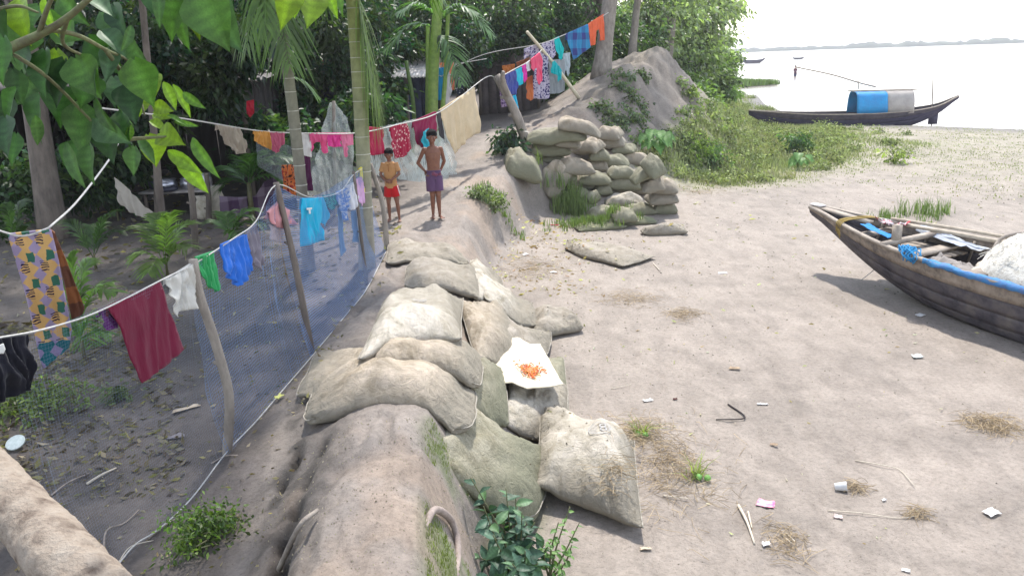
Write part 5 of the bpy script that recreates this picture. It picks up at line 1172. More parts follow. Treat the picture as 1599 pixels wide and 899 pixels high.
hang('white_net', 'white fishing net draped to the ground behind the two boys', 'net', [(598, 198), (690, 176), (697, 230), (706, 268), (690, 280), (650, 284), (600, 276), (572, 250), (585, 225)], Y(600, 200, 12.6), Y(690, 178, 13.9), wnet, folds=12, amp=.12, flap=False, solid=False, spacing=.03)
hang('white_net', 'grey netting hung low left of the cone of white net', 'net', [(400, 214), (500, 240), (560, 262), (560, 300), (470, 300), (400, 258)], Y(400, 220, 11.2), Y(560, 220, 11.9), netmat('grey_net', (.38, .42, .46), .12, 120, 90), folds=6, amp=.08, flap=False, solid=False, spacing=.04)
pb_ = Y(520, 305, 12.1); pb_[2] = zg(pb_[0], pb_[1]); post('thin pole holding up the cone of white net', [pb_-V(0, 0, .1), Y(521, 158, 12.1)], .03, .025)
# cloth hammock and checked hanging in the yard
hang('hammock', 'beige cloth hammock slung between two stems in the dark yard', 'hammock', [(178, 277), (186, 282), (212, 306), (244, 340), (238, 345), (205, 332), (186, 316)], Y(178, 280, 10.4), Y(244, 340, 10.2), CM('hammock', (.42, .38, .33)), folds=1.5, flap=False, group=None)
hang('checked_cloth', 'purple checked cloth hung as a screen in the dark yard', 'sheet', [(412, 284), (440, 272), (442, 325), (400, 342), (345, 334), (342, 306), (370, 308), (398, 306)], Y(340, 300, 11.6), Y(442, 280, 12.3), CM('purplecheck', (.075, .04, .085), 'plaid', (.22, .17, .23), s=3.4), folds=4, flap=False)

# ------------------------------------------------------------------ boats
def boat(name, label, org, D, S, HB, ZS, ZB, HBB, mats, nstrake=4, ribs=True, n=44, group=None, side_n=(-1, 1)):
    """org: bow tip on the ground plan; D heading from bow to stern; S stations; HB/ZS/ZB/HBB half beam, sheer, bottom height, bottom half width"""
    t = empty(name, org, label, 'boat', group)
    D = np.asarray(D, float)/np.linalg.norm(D); N = V(-D[1], D[0]) if -D[1] > 0 else V(D[1], -D[0])
    s = np.linspace(S[0], S[-1], n); hb, zs, zb, hbb = (np.interp(s, S, q) for q in (HB, ZS, ZB, HBB))
    k3 = np.array([.1, .2, .4, .2, .1])
    sm = lambda a: np.convolve(np.pad(a, 2, 'edge'), k3, 'valid')
    hb, zs, zb, hbb = map(sm, (hb, zs, zb, hbb))
    def pt(lat, z): return np.stack([org[0]+D[0]*s+N[0]*lat, org[1]+D[1]*s+N[1]*lat, z+0*s], -1)
    def cur(f): # outline fraction f from bottom edge (0) to sheer (1)
        return hbb+(hb-hbb)*f**.62, zb+(zs-zb)*f**1.15
    for side in (-1, 1):
        for k in range(nstrake):
            rows = []
            for f in np.linspace(k/nstrake, (k+1)/nstrake+.012, 4):
                la, z = cur(min(f, 1)); la = la+.007*(1-(f-k/nstrake)*nstrake)+(.004 if k % 2 else 0); rows.append(pt(side*la, z))
            v = np.concatenate(rows); i = np.arange(n-1); f4 = np.concatenate([np.stack([r_*n+i, r_*n+i+1, (r_+1)*n+i+1, (r_+1)*n+i], -1) for r_ in range(3)])
            o = mesh('hull_plank', v, f4, mats['top'] if k == nstrake-1 else mats['hull'], t); md = o.modifiers.new('t', 'SOLIDIFY'); md.thickness = .028; md.offset = 0
        la, z = cur(1.0)
        g = MB(); c = pt(side*(la-.005), z+.012); up = V(0, 0, .016); lt = np.array([N[0], N[1], 0])*.042*side
        ring = [c-lt*.6-up, c+lt-up, c+lt+up, c-lt*.6+up]
        v = np.stack(ring, 1).reshape(-1, 3); i = np.arange(n-1)[:, None]*4; j = np.arange(4)[None]
        g.add(v, [np.stack([i+j, i+(j+1) % 4, i+4+(j+1) % 4, i+4+j], -1).reshape(-1, 4), np.array([[0, 1, 2, 3], [4*n-1, 4*n-2, 4*n-3, 4*n-4]])]); g.build('gunwale', mats['trim'], t, smooth=False)
    rows = [pt(-hbb, zb), pt(hbb, zb)]; i = np.arange(n-1)
    o = mesh('bottom', np.concatenate(rows), np.stack([i, i+1, n+i+1, n+i], -1), mats['hull'], t); o.modifiers.new('t', 'SOLIDIFY').thickness = .03
    if ribs:
        for q in np.arange(S[0]+.9, S[-1]-.5, .55):
            m = []
            for side, fs in ((-1, np.linspace(.95, 0, 8)), (1, np.linspace(0, .95, 8))):
                for f in fs:
                    la, z = cur(f); l_ = np.interp(q, s, la)-.035; zz = np.interp(q, s, z)+.02
                    m.append((org[0]+D[0]*q+N[0]*side*l_, org[1]+D[1]*q+N[1]*side*l_, zz))
            MB().tube(np.array(m), .018, 5).build('rib', mats['inner'], t)
    def at(q, lat, z): return V(org[0]+D[0]*q+N[0]*lat, org[1]+D[1]*q+N[1]*lat, z)
    return t, at, (lambda q: (float(np.interp(q, s, hb)), float(np.interp(q, s, zs)), float(np.interp(q, s, zb))))
hullm = M('tarred_hull', (.085, .075, .085), (.022, .020, .030), 4, rough=.65, bmp=.008, c3=(.15, .13, .12))
topm = M('weathered_strake', (.26, .215, .175), (.085, .072, .07), 7, rough=.8, bmp=.008, c3=(.36, .30, .25))
trim = M('weathered_wood', (.40, .345, .285), (.22, .185, .16), 10, rough=.85, bmp=.006, bscale=26, stretch=(1, .4, 1))
inner = M('inner_wood', (.34, .29, .24), (.17, .14, .12), 9, rough=.85, bmp=.006)
mats = dict(hull=hullm, top=topm, trim=trim, inner=inner)
tip = P(1271, 322, .88); ang = math.radians(28); Db = (math.sin(ang), -math.cos(ang))
bt1, at1, q1 = boat('fishing_boat', 'weathered wooden fishing boat with a dark hull drawn up on the mud at the right', V(tip[0], tip[1], 0), Db,
    [0, .4, .8, 1.25, 1.75, 2.4, 3.1, 3.5, 4.6, 6.2, 7.4, 8.4], [.05, .19, .34, .50, .64, .75, .85, .90, .96, .86, .55, .06], [.88, .82, .77, .72, .68, .645, .63, .63, .62, .66, .78, .95],
    [.83, .60, .42, .24, .10, .015, .0, .0, .0, .02, .25, .85], [.02, .06, .11, .19, .30, .46, .62, .70, .74, .62, .3, .02], mats)
# fittings of the near boat
d3 = V(Db[0], Db[1], 0); n3 = V(-Db[1], Db[0], 0) if -Db[1] > 0 else V(Db[1], -Db[0], 0)
for k, (a, b) in enumerate(((.10, .30), (.32, .50))):
    for sd in (-1, 1): pass
MB().add(*plank(at1(.02, 0, .885), at1(.95, 0, .80), .12, .03)).build('foredeck_board', trim, bt1, smooth=False)
MB().add(*plank(at1(-.03, 0, .915), at1(.16, 0, .905), .13, .015)).build('bow_cap', M('pale_tip', (.66, .62, .60), (.5, .46, .44), 20, bmp=.002), bt1, smooth=False)
for q, w in ((1.05, .16), (1.9, .18), (2.75, .20), (3.7, .22)):
    h, z, zb_ = q1(q); MB().add(*plank(at1(q, -h+.03, z-.06), at1(q, h-.03, z-.06), w, .03)).build('thwart', trim, bt1, smooth=False)
for j, lat in enumerate(np.linspace(-.42, .42, 6)):
    MB().add(*plank(at1(2.0, lat*.8, .40+.01*(j % 2)), at1(5.6, lat*1.25, .36+.01*(j % 2)), .15, .02)).build('floor_board', inner, bt1, smooth=False)
for j, lat in enumerate((-.12, .03, .20)):
    MB().add(*plank(at1(1.25, lat, .60), at1(2.1, lat+.1, .56), .13, .02)).build('floor_board', inner, bt1, smooth=False)
pg = at1(1.62, -.38, 0); MB().add(*box(V(pg[0], pg[1], .80), (.085, .085, .26), rot('z', ang))).build('mooring_post', trim, bt1, smooth=False)
h, z, _ = q1(1.7); MB().add(*plank(at1(1.62, -h, z+.03), at1(1.62, h, z+.03), .09, .05)).build('cross_beam', trim, bt1, smooth=False)
def on1(px, py, z): return P(px, py, z)
yrope = M('yellow_rope', (.42, .30, .09), (.25, .18, .06), 60, bmp=.004)
h, z, _ = q1(.78)
mb = MB()
for k in range(4):
    q = .70+.030*k; hh, zz, _ = q1(q); mb.tube(catmull([at1(q, -hh-.05, zz-.10-.02*k), at1(q, -hh-.03, zz+.045), at1(q+.02, 0, zz+.055+.01*(k % 2)), at1(q+.04, hh-.02, zz+.035)], 14), .008, 6)
tag(mb.build('rope_lashing', yrope), 'frayed yellow rope wound round the bow of the near boat', 'rope')
rb = catmull([P(1333, 352, .80), P(1328, 360, .66), P(1325, 372, .50)], 8)
brope = M('blue_rope', (.02, .25, .48), (.02, .15, .38), 50, bmp=.003)
mb = MB(); rr_ = np.random.default_rng(5)
for k in range(26):
    q = 1.95+rr_.uniform(-.10, .14); hh, zz, _ = q1(q); la = -hh+rr_.uniform(-.05, .06)
    mb.tube(catmull([at1(q, la, zz+.05+rr_.uniform(-.05, .03)), at1(q+rr_.uniform(-.1, .1), la+.05, zz+.085), at1(q+rr_.uniform(-.08, .18), la-.05, zz+.03), at1(q+.1, la-.06, zz-.07*rr_.uniform(0, 1))], 9), .007, 5)
tag(mb.build('rope_bundle', brope), 'tangled bundle of bright blue rope on the gunwale of the near boat', 'rope')
# blue tarp strip folded over the near gunwale towards the stern
S_ = np.linspace(2.25, 5.4, 70); rows = []
for k, (dl, dz) in enumerate(((-.048, -.018), (-.046, .010), (-.03, .034), (.012, .038), (.03, .024))):
    r_ = []
    for q in S_:
        hh, zz, _ = q1(q); w = 1+.35*float(vnoise(q*7, k*1.3, s=4)); r_.append(at1(q, -hh+dl*w, zz+dz*w+.01*float(vnoise(q*20, k, s=5))))
    rows.append(np.array(r_))
i = np.arange(69); fq = np.concatenate([np.stack([k*70+i, k*70+i+1, (k+1)*70+i+1, (k+1)*70+i], -1) for k in range(4)])
o = mesh('blue_strip', np.concatenate(rows), fq, M('blue_tarp', (.05, .17, .38), (.14, .13, .26), 5, rough=.7, bmp=.012, c3=(.04, .28, .50)), None); o.modifiers.new('t', 'SOLIDIFY').thickness = .006
tag(o, 'blue plastic strip folded over the near gunwale of the near boat', 'tarpaulin')
def ellips_(c, r, seed):
    a = np.linspace(-np.pi/2, np.pi/2, 15); th = np.linspace(0, 2*np.pi, 28, endpoint=False)
    p = np.stack([np.cos(a)[:, None]**.7*np.cos(th), np.cos(a)[:, None]**.7*np.sin(th), np.sin(a)[:, None]+0*th], -1); k = 1+.22*fbm(p[..., 0]*1.6+seed, p[..., 1]*1.6, p[..., 2]*1.6, 4, seed)
    v = (p*k[..., None]*np.asarray(r)).reshape(-1, 3)+np.asarray(c); i = np.arange(14)[:, None]*28; j = np.arange(28)[None]
    return v, np.stack([i+j, i+(j+1) % 28, i+28+(j+1) % 28, i+28+j], -1).reshape(-1, 4)
# crumpled cloths, boards and poles lying in the near boat
def rumple(name, label, cat, corners, mat, amp=.03, n=(26, 20), seed=0, drape=0, group=None):
    a, b, c, d = [np.asarray(q, float) for q in corners]
    u, w = np.meshgrid(np.linspace(0, 1, n[0]), np.linspace(0, 1, n[1]), indexing='ij'); u = u[..., None]; w = w[..., None]
    v = (a*(1-u)+b*u)*(1-w)+(d*(1-u)+c*u)*w
    f_ = fbm(u[..., 0]*3+seed, w[..., 0]*3, s=seed, o=4); e = fbm(u[..., 0]*7+seed, w[..., 0]*2, s=seed+3, o=3)
    v[..., 2] += amp*(f_+.6*np.abs(e)); v[..., 0] += amp*.7*fbm(w[..., 0]*4, u[..., 0]*2, s=seed+1); v[..., 1] += amp*.7*fbm(w[..., 0]*3+5, u[..., 0]*4, s=seed+2)
    idx = np.arange(n[0]*n[1]).reshape(n); ft = np.stack([idx[:-1, :-1], idx[1:, :-1], idx[1:, 1:], idx[:-1, 1:]], -1).reshape(-1, 4)
    o = mesh(name, v.reshape(-1, 3), ft, mat, None, uv=np.stack([u[..., 0]*np.linalg.norm(b-a), w[..., 0]*np.linalg.norm(d-a)], -1).reshape(-1, 2)); o.modifiers.new('t', 'SOLIDIFY').thickness = .004
    return tag(o, label, cat, group)
rumple('blue_cloth', 'small bright blue cloth near the bow inside the near boat', 'cloth', [at1(.95, -.22, .80), at1(1.5, -.40, .75), at1(1.45, -.22, .74), at1(.95, -.05, .79)], CM('boatblue', (.03, .24, .60)), .02, seed=3)
rumple('red_cloth', 'crumpled red and white cloth by the foredeck of the near boat', 'cloth', [at1(.95, .12, .80), at1(1.3, .06, .79), at1(1.3, .32, .78), at1(.95, .34, .80)], CM('redwhite', (.50, .06, .08), 'floral', (.55, .52, .54), (.5, .1, .12)), .09, seed=4)
rumple('pale_cloth', 'pale grey blue sheet spread across the thwarts of the near boat', 'cloth', [at1(1.35, .35, .72), at1(2.3, .10, .66), at1(2.25, .62, .60), at1(1.3, .55, .76)], CM('boatpale', (.50, .52, .55), 'plaid', (.40, .44, .52), s=9), .05, seed=5)
for k_, (q_, la_, r_w, lb_) in enumerate(((2.55, .30, .26, 'pale sack lying inside the near boat, nearer the bow'), (2.75, -.15, .24, 'second pale sack inside the near boat, beside the net heap'))):
    pc_ = at1(q_, la_, .44); mb = MB().add(*ellips_(pc_, (r_w*1.2, r_w, .15), 60+k_)); tag(mb.build('sack', bagmat('white'), cols=False), lb_, 'sack', 'pale sacks in the near boat')
rumple('grey_cloth', 'grey brown cloth heaped between the thwarts of the near boat', 'cloth', [at1(2.0, -.5, .56), at1(2.65, -.6, .52), at1(2.6, -.1, .50), at1(2.0, -.05, .55)], CM('boatgrey', (.30, .27, .25)), .10, seed=9)
rumple('white_cloth', 'off-white sheet lying over the far gunwale of the near boat', 'cloth', [at1(.72, .30, .78), at1(1.25, .50, .76), at1(1.3, .72, .66), at1(.7, .44, .72)], CM('boatwhite', (.60, .58, .54)), .04, seed=6)
for k, (a, b, lb) in enumerate(((at1(.95, .42, .80), at1(3.3, .72, .74), 'long pale bamboo pole lying along the far side of the near boat'), (at1(1.2, .30, .77), at1(2.9, .52, .72), 'shorter bamboo pole lying inside the far side of the near boat'))):
    tag(MB().tube(catmull([a, (a+b)/2+V(0, 0, .015), b], 14), .022, 9, wob=.05, seed=k).build('bamboo_pole', M('old_bamboo', (.50, .43, .34), (.33, .28, .22), 12, bmp=.003)), lb, 'pole')
tag(MB().tube(catmull([at1(2.5, .15, .66), at1(2.45, .4, .80), at1(2.6, .6, .86), at1(2.75, .75, .78)], 14), .022, 8, wob=.1).build('branch', PALEBARK), 'bent branch propped inside the near boat before the net heap', 'branch')
# heap of white net
cN = at1(3.45, .10, .55)
u, w = np.meshgrid(np.linspace(0, 2*np.pi, 90, endpoint=False), np.linspace(0, 1, 40), indexing='ij')
rad = .92*w; hx = (1-w**2.2)**.7*.50
X_ = cN[0]+d3[0]*rad*np.cos(u)*1.05+n3[0]*rad*np.sin(u)*.80; Y_ = cN[1]+d3[1]*rad*np.cos(u)*1.05+n3[1]*rad*np.sin(u)*.80
Z_ = cN[2]+hx*(1+.25*fbm(X_*3, Y_*3, s=80))+.06*np.abs(fbm(X_*9, Y_*9, s=81))+.03*fbm(X_*30, Y_*30, s=82)
n1, n2 = u.shape; i = np.arange(n1)[:, None]*n2; i2 = ((np.arange(n1)+1) % n1)[:, None]*n2; j = np.arange(n2-1)[None]
nm_ = M('net_heap', (.80, .77, .70), (.55, .50, .42), 24, rough=.9, bmp=.03, bscale=60, c3=(.86, .84, .78))
o = mesh('net_heap', np.stack([X_, Y_, Z_], -1).reshape(-1, 3), np.stack([i+j, i2+j, i2+j+1, i+j+1], -1).reshape(-1, 4), nm_)
tag(o, 'big heap of whitish fishing net piled in the near boat', 'net')
mb = MB(); r_ = np.random.default_rng(8)
for k in range(420):
    a_ = r_.uniform(0, 6.28); q = r_.uniform(.2, .95)**.7; x = cN[0]+d3[0]*.92*q*math.cos(a_)*1.05+n3[0]*.92*q*math.sin(a_)*.8; y = cN[1]+d3[1]*.92*q*math.cos(a_)*1.05+n3[1]*.92*q*math.sin(a_)*.8
    z = cN[2]+(1-q**2.2)**.7*.50*1.04+.035; th = r_.uniform(0, 6.28); l = r_.uniform(.04, .12)
    dd = V(math.cos(th), math.sin(th), 0)*l; mb.tube([V(x, y, z)-dd-V(0, 0, .05), V(x, y, z+r_.uniform(0, .03)), V(x, y, z)+dd-V(0, 0, .05)], .003, 3, cap=False)
nt_ = mb.build('loose_threads', nm_, o); tag(nt_, kind='stuff')
tag(MB().tube(catmull([P(1393, 382, .70), P(1380, 403, .42), P(1366, 420, .18), P(1345, 437, .0)], 14), .006, 6).build('mooring_rope', ROPE), 'thin mooring rope hanging from the near side of the near boat', 'rope')

# the covered boat at the water edge
tp = Y(1497, 148, 32.0); wz = WATER
hull2 = M('tarred_hull_far', (.05, .042, .075), (.025, .022, .05), 5, rough=.7, bmp=.006)
D2 = V(-1, .10); D2 /= np.linalg.norm(D2)
st = [0, .5, 1.0, 1.6, 2.3, 3.2, 4.5, 5.6, 6.5, 7.3, 8.1]
bt2, at2, q2 = boat('covered_boat', 'long dark wooden boat with a blue and grey cabin cover at the water edge', V(tp[0], tp[1], wz), D2, st,
    [.03, .18, .36, .55, .70, .80, .80, .72, .55, .30, .04], [tp[2], .68+.0, .56, .48, .43, .40, .40, .42, .47, .54, .62], [tp[2]-.05, .42, .16, -.08, -.25, -.32, -.34, -.33, -.28, -.05, .5],
    [.01, .05, .12, .25, .36, .42, .44, .4, .28, .12, .01], dict(hull=hull2, top=M('far_strake', (.09, .075, .085), (.04, .035, .05), 5, bmp=.004), trim=trim, inner=inner), ribs=False, n=40)
blueM = M('blue_cover', (.02, .30, .62), (.04, .22, .50), 3, rough=.5, bmp=.02, bscale=9); greyM = M('grey_cover', (.44, .40, .37), (.33, .30, .28), 4, rough=.8, bmp=.01)
def cabin(q0, q1_, mat, nm):
    t = np.linspace(0, 1, 12); a = np.linspace(0, np.pi, 15); rows = []
    for k in t:
        q = q0+(q1_-q0)*k
        for b in a: rows.append(at2(q, -.66*math.copysign(abs(math.cos(b))**.38, math.cos(b))*(1-.16*math.sin(b)), .38+.86*math.sin(b)**.6+.015*float(vnoise(q*9, b*4))))
    v = np.array(rows); i = np.arange(11)[:, None]*15; j = np.arange(14)[None]
    o = mesh(nm, v, np.stack([i+j, i+j+1, i+16+j, i+15+j], -1).reshape(-1, 4), mat, bt2); o.modifiers.new('t', 'SOLIDIFY').thickness = .02; return o
cabin(1.88, 2.9, greyM, 'grey_cabin_cover'); cabin(2.88, 4.05, blueM, 'blue_cabin_cover')
mb = MB()
for lat in (-.5, .5): mb.tube([at2(1.90, lat, .4), at2(1.90, lat, 1.1)], .02, 6)
mb.build('cabin_frame', trim, bt2)
for lat in (-.3, 0, .3): MB().tube([at2(1.7, lat, 1.25), at2(4.2, lat, 1.26)], .018, 6).build('roof_pole', trim, bt2)
pr = Y(1456, 192, 32.0)
MB().tube([V(pr[0], pr[1], wz-.2), Y(1456, 150, 32.0), Y(1457, 124, 32.0)], .022, 6).build('rudder_post', trim, bt2)
MB().add(*box(Y(1457, 185, 32)+V(0, 0, .0), (.36, .05, .46))).build('rudder_blade', hull2, bt2, smooth=False)
MB().add(*plank(Y(1450, 172, 31.9), Y(1470, 173, 31.9), .2, .03)).build('steering_step', hull2, bt2, smooth=False)
tag(MB().tube(catmull([Y(1243, 105, 33.5), Y(1300, 117, 33.2), Y(1340, 129, 33), Y(1368, 136, 32.6)], 14), [.025, .035], 7).build('punting_pole', M('bamboo_far', (.42, .34, .30), (.3, .25, .2), 8, bmp=0)), 'very long thin pole slanting up from the cabin of the covered boat', 'pole')
MB().tube([Y(1341, 140, 32.8), Y(1340, 126, 32.8)], .02, 6).build('pole_rest', trim, bt2)
# two small boats far out
for px, py, L_, lb, d_ in ((1176, 99, 34, 'small dark rowing boat on the river nearer the green spit', -1), (1247, 93, 17, 'smallest boat, further out on the river above the standing figure', 1)):
    c = P(px, py, WATER); L0 = L_/1232*c[1]*1.05
    s_ = [0, .15*L0, .35*L0, .6*L0, .85*L0, L0]; w0 = .13*L0; hgt_ = .11*L0+.1
    boat('rowing_boat', lb, V(c[0]+L0/2, c[1], WATER), V(-1, .15), s_, [.05, .6*w0, w0, w0, .6*w0, .05], [WATER+hgt_*1.6, WATER+hgt_*1.1, WATER+hgt_, WATER+hgt_, WATER+hgt_*1.05, WATER+hgt_*1.35], [WATER+hgt_*1.4, WATER+.0, WATER-.1, WATER-.1, WATER, WATER+hgt_*1.1], [.02, .2*w0, .5*w0, .5*w0, .2*w0, .02],
         dict(hull=hull2, top=hull2, trim=hull2, inner=hull2), nstrake=1, ribs=False, n=16, group='small boats out on the river')

# ------------------------------------------------------------------ people
def capsule(p0, r0, p1, r1, n=14):
    p0 = np.asarray(p0, float); p1 = np.asarray(p1, float); d = p1-p0; L = np.linalg.norm(d)+1e-9; d = d/L
    a = np.linspace(-np.pi/2, 0, 5); b = np.linspace(0, np.pi/2, 5)
    pts = [p0+d*r0*math.sin(t) for t in a]+[p1+d*r1*math.sin(t) for t in b]; rad = [max(r0*math.cos(t), 1e-4) for t in a]+[max(r1*math.cos(t), 1e-4) for t in b]
    return tube_fixed(np.array(pts), np.array(rad), d, n)
def tube_fixed(p, rad, d, n, sx=1.0):
    ref = V(0, 0, 1) if abs(d[2]) < .8 else V(1, 0, 0); a = np.cross(d, ref); a /= np.linalg.norm(a); b = np.cross(d, a)
    th = np.linspace(0, 2*np.pi, n, endpoint=False)
    v = (p[:, None]+rad[:, None, None]*(a*np.cos(th)[:, None]+b*np.sin(th)[:, None])[None]).reshape(-1, 3); m = len(p)
    i = np.arange(m-1)[:, None]*n; j = np.arange(n)[None]; k = (j+1) % n
    v = np.vstack([v, p[0], p[-1]]); jj = np.arange(n); kk = (jj+1) % n
    return v, [np.stack([i+j, i+k, i+n+k, i+n+j], -1).reshape(-1, 4), np.concatenate([np.stack([kk, jj, np.full(n, m*n)], -1), np.stack([(m-1)*n+jj, (m-1)*n+kk, np.full(n, m*n+1)], -1)])]
def ellips(c, r, R=None, n=20):
    a = np.linspace(-np.pi/2, np.pi/2, n//2+1); p = np.stack([0*a, 0*a, np.sin(a)], -1); v, f = tube_fixed(p, np.maximum(np.cos(a), 1e-4), V(0, 0, 1), n)
    v = v*np.asarray(r, float)
    if R is not None: v = v@np.asarray(R).T
    return v+np.asarray(c, float), f
def loft(rings, n=24):
    """rings: (center, rx, ry) flat ellipses joined into a closed skin"""
    th = np.linspace(0, 2*np.pi, n, endpoint=False); v = []
    for c, rx, ry in rings: v.append(np.asarray(c, float)+np.stack([rx*np.cos(th), ry*np.sin(th), 0*th], -1))
    m = len(rings); v = np.concatenate(v); v = np.vstack([v, rings[0][0], rings[-1][0]])
    i = np.arange(m-1)[:, None]*n; j = np.arange(n)[None]; k = (j+1) % n; jj = np.arange(n); kk = (jj+1) % n
    return v, [np.stack([i+j, i+k, i+n+k, i+n+j], -1).reshape(-1, 4), np.concatenate([np.stack([kk, jj, np.full(n, m*n)], -1), np.stack([(m-1)*n+jj, (m-1)*n+kk, np.full(n, m*n+1)], -1)])]
def fuse(mb, name, mat, parent, vox, smooth=4):
    o = mb.build(name, mat, parent, cols=False)
    md = o.modifiers.new('fuse', 'REMESH'); md.mode = 'VOXEL'; md.voxel_size = vox; md.use_smooth_shade = True
    sm = o.modifiers.new('soft', 'SMOOTH'); sm.iterations = smooth; sm.factor = .5
    return o
skinm = M('skin', (.21, .088, .052), (.145, .056, .034), 30, rough=.5, bmp=.001, spec=.4); hairm = M('hair', (.012, .010, .012), (.006, .005, .006), 60, rough=.85, bmp=.004, spec=.15)
def person(label, pos, H, arms, turn=0.0, shirt=None, shorts=None, feet=((-.075, -.01), (.075, .01)), vox=.005, shorts_len=.33, head_turn=0, stripe=None, shortmb=None):
    """arms: for each side (shoulder -> elbow -> wrist, fingers direction) in body coordinates, x to the picture's right, y away from the camera"""
    t = empty('person', pos, label, 'person', 'boys standing on the path'); o = V(*pos)
    R = rot('z', turn); W_ = lambda p: o+np.asarray(p, float)@R.T
    k = H/1.28
    body = MB()
    def add(m, g): m.add(W_(g[0]), g[1])
    sh, hip, ch = .795*H, .50*H, .72*H
    w = .118*k
    # trunk
    add(body, loft([((0, .01, .470*H), .082*k, .062*k), ((0, .01, .515*H), .100*k, .070*k), ((0, .004, .575*H), .092*k, .062*k), ((0, 0, .63*H), .094*k, .064*k), ((0, -.002, .70*H), .108*k, .070*k), ((0, 0, .755*H), .116*k, .068*k), ((0, .006, .795*H), .102*k, .056*k), ((0, .010, .822*H), .055*k, .045*k)]))
    add(body, capsule((0, .012, .80*H), .040*k, (0, .004, .865*H), .035*k))
    # shoulders
    for s in (-1, 1): add(body, ellips((s*.112*k, .006, .787*H), (.040*k, .036*k, .036*k)))
    # head
    Rh = rot('z', head_turn); hc = V(0, -.004, .925*H)
    def hd(g): body.add(W_((np.asarray(g[0])-hc)@Rh.T+hc), g[1])
    hd(ellips(hc+V(0, .012, .012)*k, (.070*k, .084*k, .080*k), n=26)); hd(ellips(hc+V(0, -.016, -.035)*k, (.052*k, .060*k, .055*k), n=22))
    hd(ellips(hc+V(0, -.045, -.072)*k, (.026*k, .022*k, .018*k)))                                     # chin
    hd(capsule(hc+V(0, -.074, .004)*k, .008*k, hc+V(0, -.089, -.026)*k, .0125*k))                     # nose
    hd(ellips(hc+V(0, -.078, -.050)*k, (.024*k, .011*k, .006*k))); hd(ellips(hc+V(0, -.075, -.060)*k, (.020*k, .011*k, .006*k)))   # lips
    for s in (-1, 1):
        hd(ellips(hc+V(s*.028, -.068, .017)*k, (.020*k, .012*k, .006*k)))                             # brows
        hd(ellips(hc+V(s*.034, -.052, -.024)*k, (.020*k, .020*k, .018*k)))                            # cheeks
        hd(ellips(hc+V(s*.072, .010, -.012)*k, (.008*k, .016*k, .024*k)))                             # ears
    # legs
    for s, (fx, fy) in zip((-1, 1), feet):
        hp = V(s*.050*k, .008, .485*H); kn = V(fx*.88, fy*.5-.008, .268*H); an = V(fx, fy+.012, .042*H)
        add(body, capsule(hp, .066*k, kn+(hp-kn)*.12, .041*k)); add(body, ellips(kn, (.038*k, .040*k, .042*k)))
        cf_ = kn+(an-kn)*.30; add(body, capsule(kn, .034*k, cf_+V(0, .008, 0), .035*k)); add(body, capsule(cf_+V(0, .008, 0), .035*k, an, .020*k))
        tdir = V(s*.25, -1, 0); tdir /= np.linalg.norm(tdir)
        add(body, ellips(an+V(0, .018, -.022)*k, (.022*k, .026*k, .026*k))); ft_ = an+tdir*.105*k+V(0, 0, -.036*k)
        add(body, capsule(an+V(0, 0, -.018)*k, .024*k, an+tdir*.085*k+V(0, 0, -.030*k), .019*k))
        sd = np.cross(tdir, V(0, 0, 1))
        for q in range(5):
            b0 = an+tdir*.090*k+sd*(q-2)*.0155*k*s*-1+V(0, 0, -.034*k); add(body, capsule(b0, .0095*k, b0+tdir*(.042-.005*q)*k, .0078*k if q else .0105*k, n=8))
    # arms and hands
    for (s, el, wr, fd, pn) in arms:
        S_ = V(s*.122*k, .006, .785*H); E = V(*el)*V(k, k, 1)*V(1, 1, H); Wr = V(*wr)*V(k, k, 1)*V(1, 1, H)
        add(body, capsule(S_, .032*k, E, .025*k)); add(body, ellips(E, (.025*k, .025*k, .025*k)))
        m = E+(Wr-E)*.3; add(body, capsule(E, .024*k, m, .025*k)); add(body, capsule(m, .025*k, Wr, .017*k))
        fd = V(*fd); fd /= np.linalg.norm(fd); pn = V(*pn); pn -= fd*(pn@fd); pn /= np.linalg.norm(pn); sd = np.cross(fd, pn)
        pc = Wr+fd*.038*k; Rm = np.stack([sd, fd, pn], 1); add(body, ellips(pc, (.028*k, .040*k, .013*k), Rm))
        for q, ln in enumerate((.050, .058, .054, .043)):
            b0 = pc+fd*.026*k+sd*(q-1.5)*.0150*k; m1 = b0+(fd*.8+pn*-.35+sd*(q-1.5)*.08)*ln*.55*k; m2 = m1+(fd*.55+pn*-.75)*ln*.5*k
            add(body, capsule(b0, .0075*k, m1, .0070*k, n=8)); add(body, capsule(m1, .0070*k, m2, .0055*k, n=8))
        th = pc-sd*.022*k-fd*.012*k; th1 = th+(-sd*.7+fd*.6)*.028*k; add(body, capsule(th, .0095*k, th1, .0085*k, n=8)); add(body, capsule(th1, .0085*k, th1+(fd*.9-sd*.15-pn*.3)*.024*k, .0068*k, n=8))
    b = fuse(body, 'body', skinm, t, vox)
    # eyes and hair
    for s in (-1, 1):
        p = W_((V(s*.028, -.0775, .002)*k)@Rh.T+hc); mb = MB(); mb.add(*ellips(p, (.0115*k, .006*k, .0055*k), R, n=12)); e = mb.build('eye', M('eye_white', (.5, .47, .44), (.45, .42, .4), bmp=0), t, cols=False)
        mb = MB(); mb.add(*ellips(p+V(0, -.0045, 0)*k@R.T, (.0056*k, .003*k, .0056*k), R, n=10)); mb.build('iris', hairm, e, cols=False)
        mb = MB(); p2 = lambda q: W_((V(*q)*k)@Rh.T+hc)
        mb.tube([p2((s*.012, -.0815, .020)), p2((s*.028, -.0820, .025)), p2((s*.045, -.070, .019))], .0035*k, 6); mb.build('eyebrow', hairm, t, cols=False)
    hr = MB(); HH = lambda g: hr.add(W_((np.asarray(g[0])-hc)@Rh.T+hc), g[1])
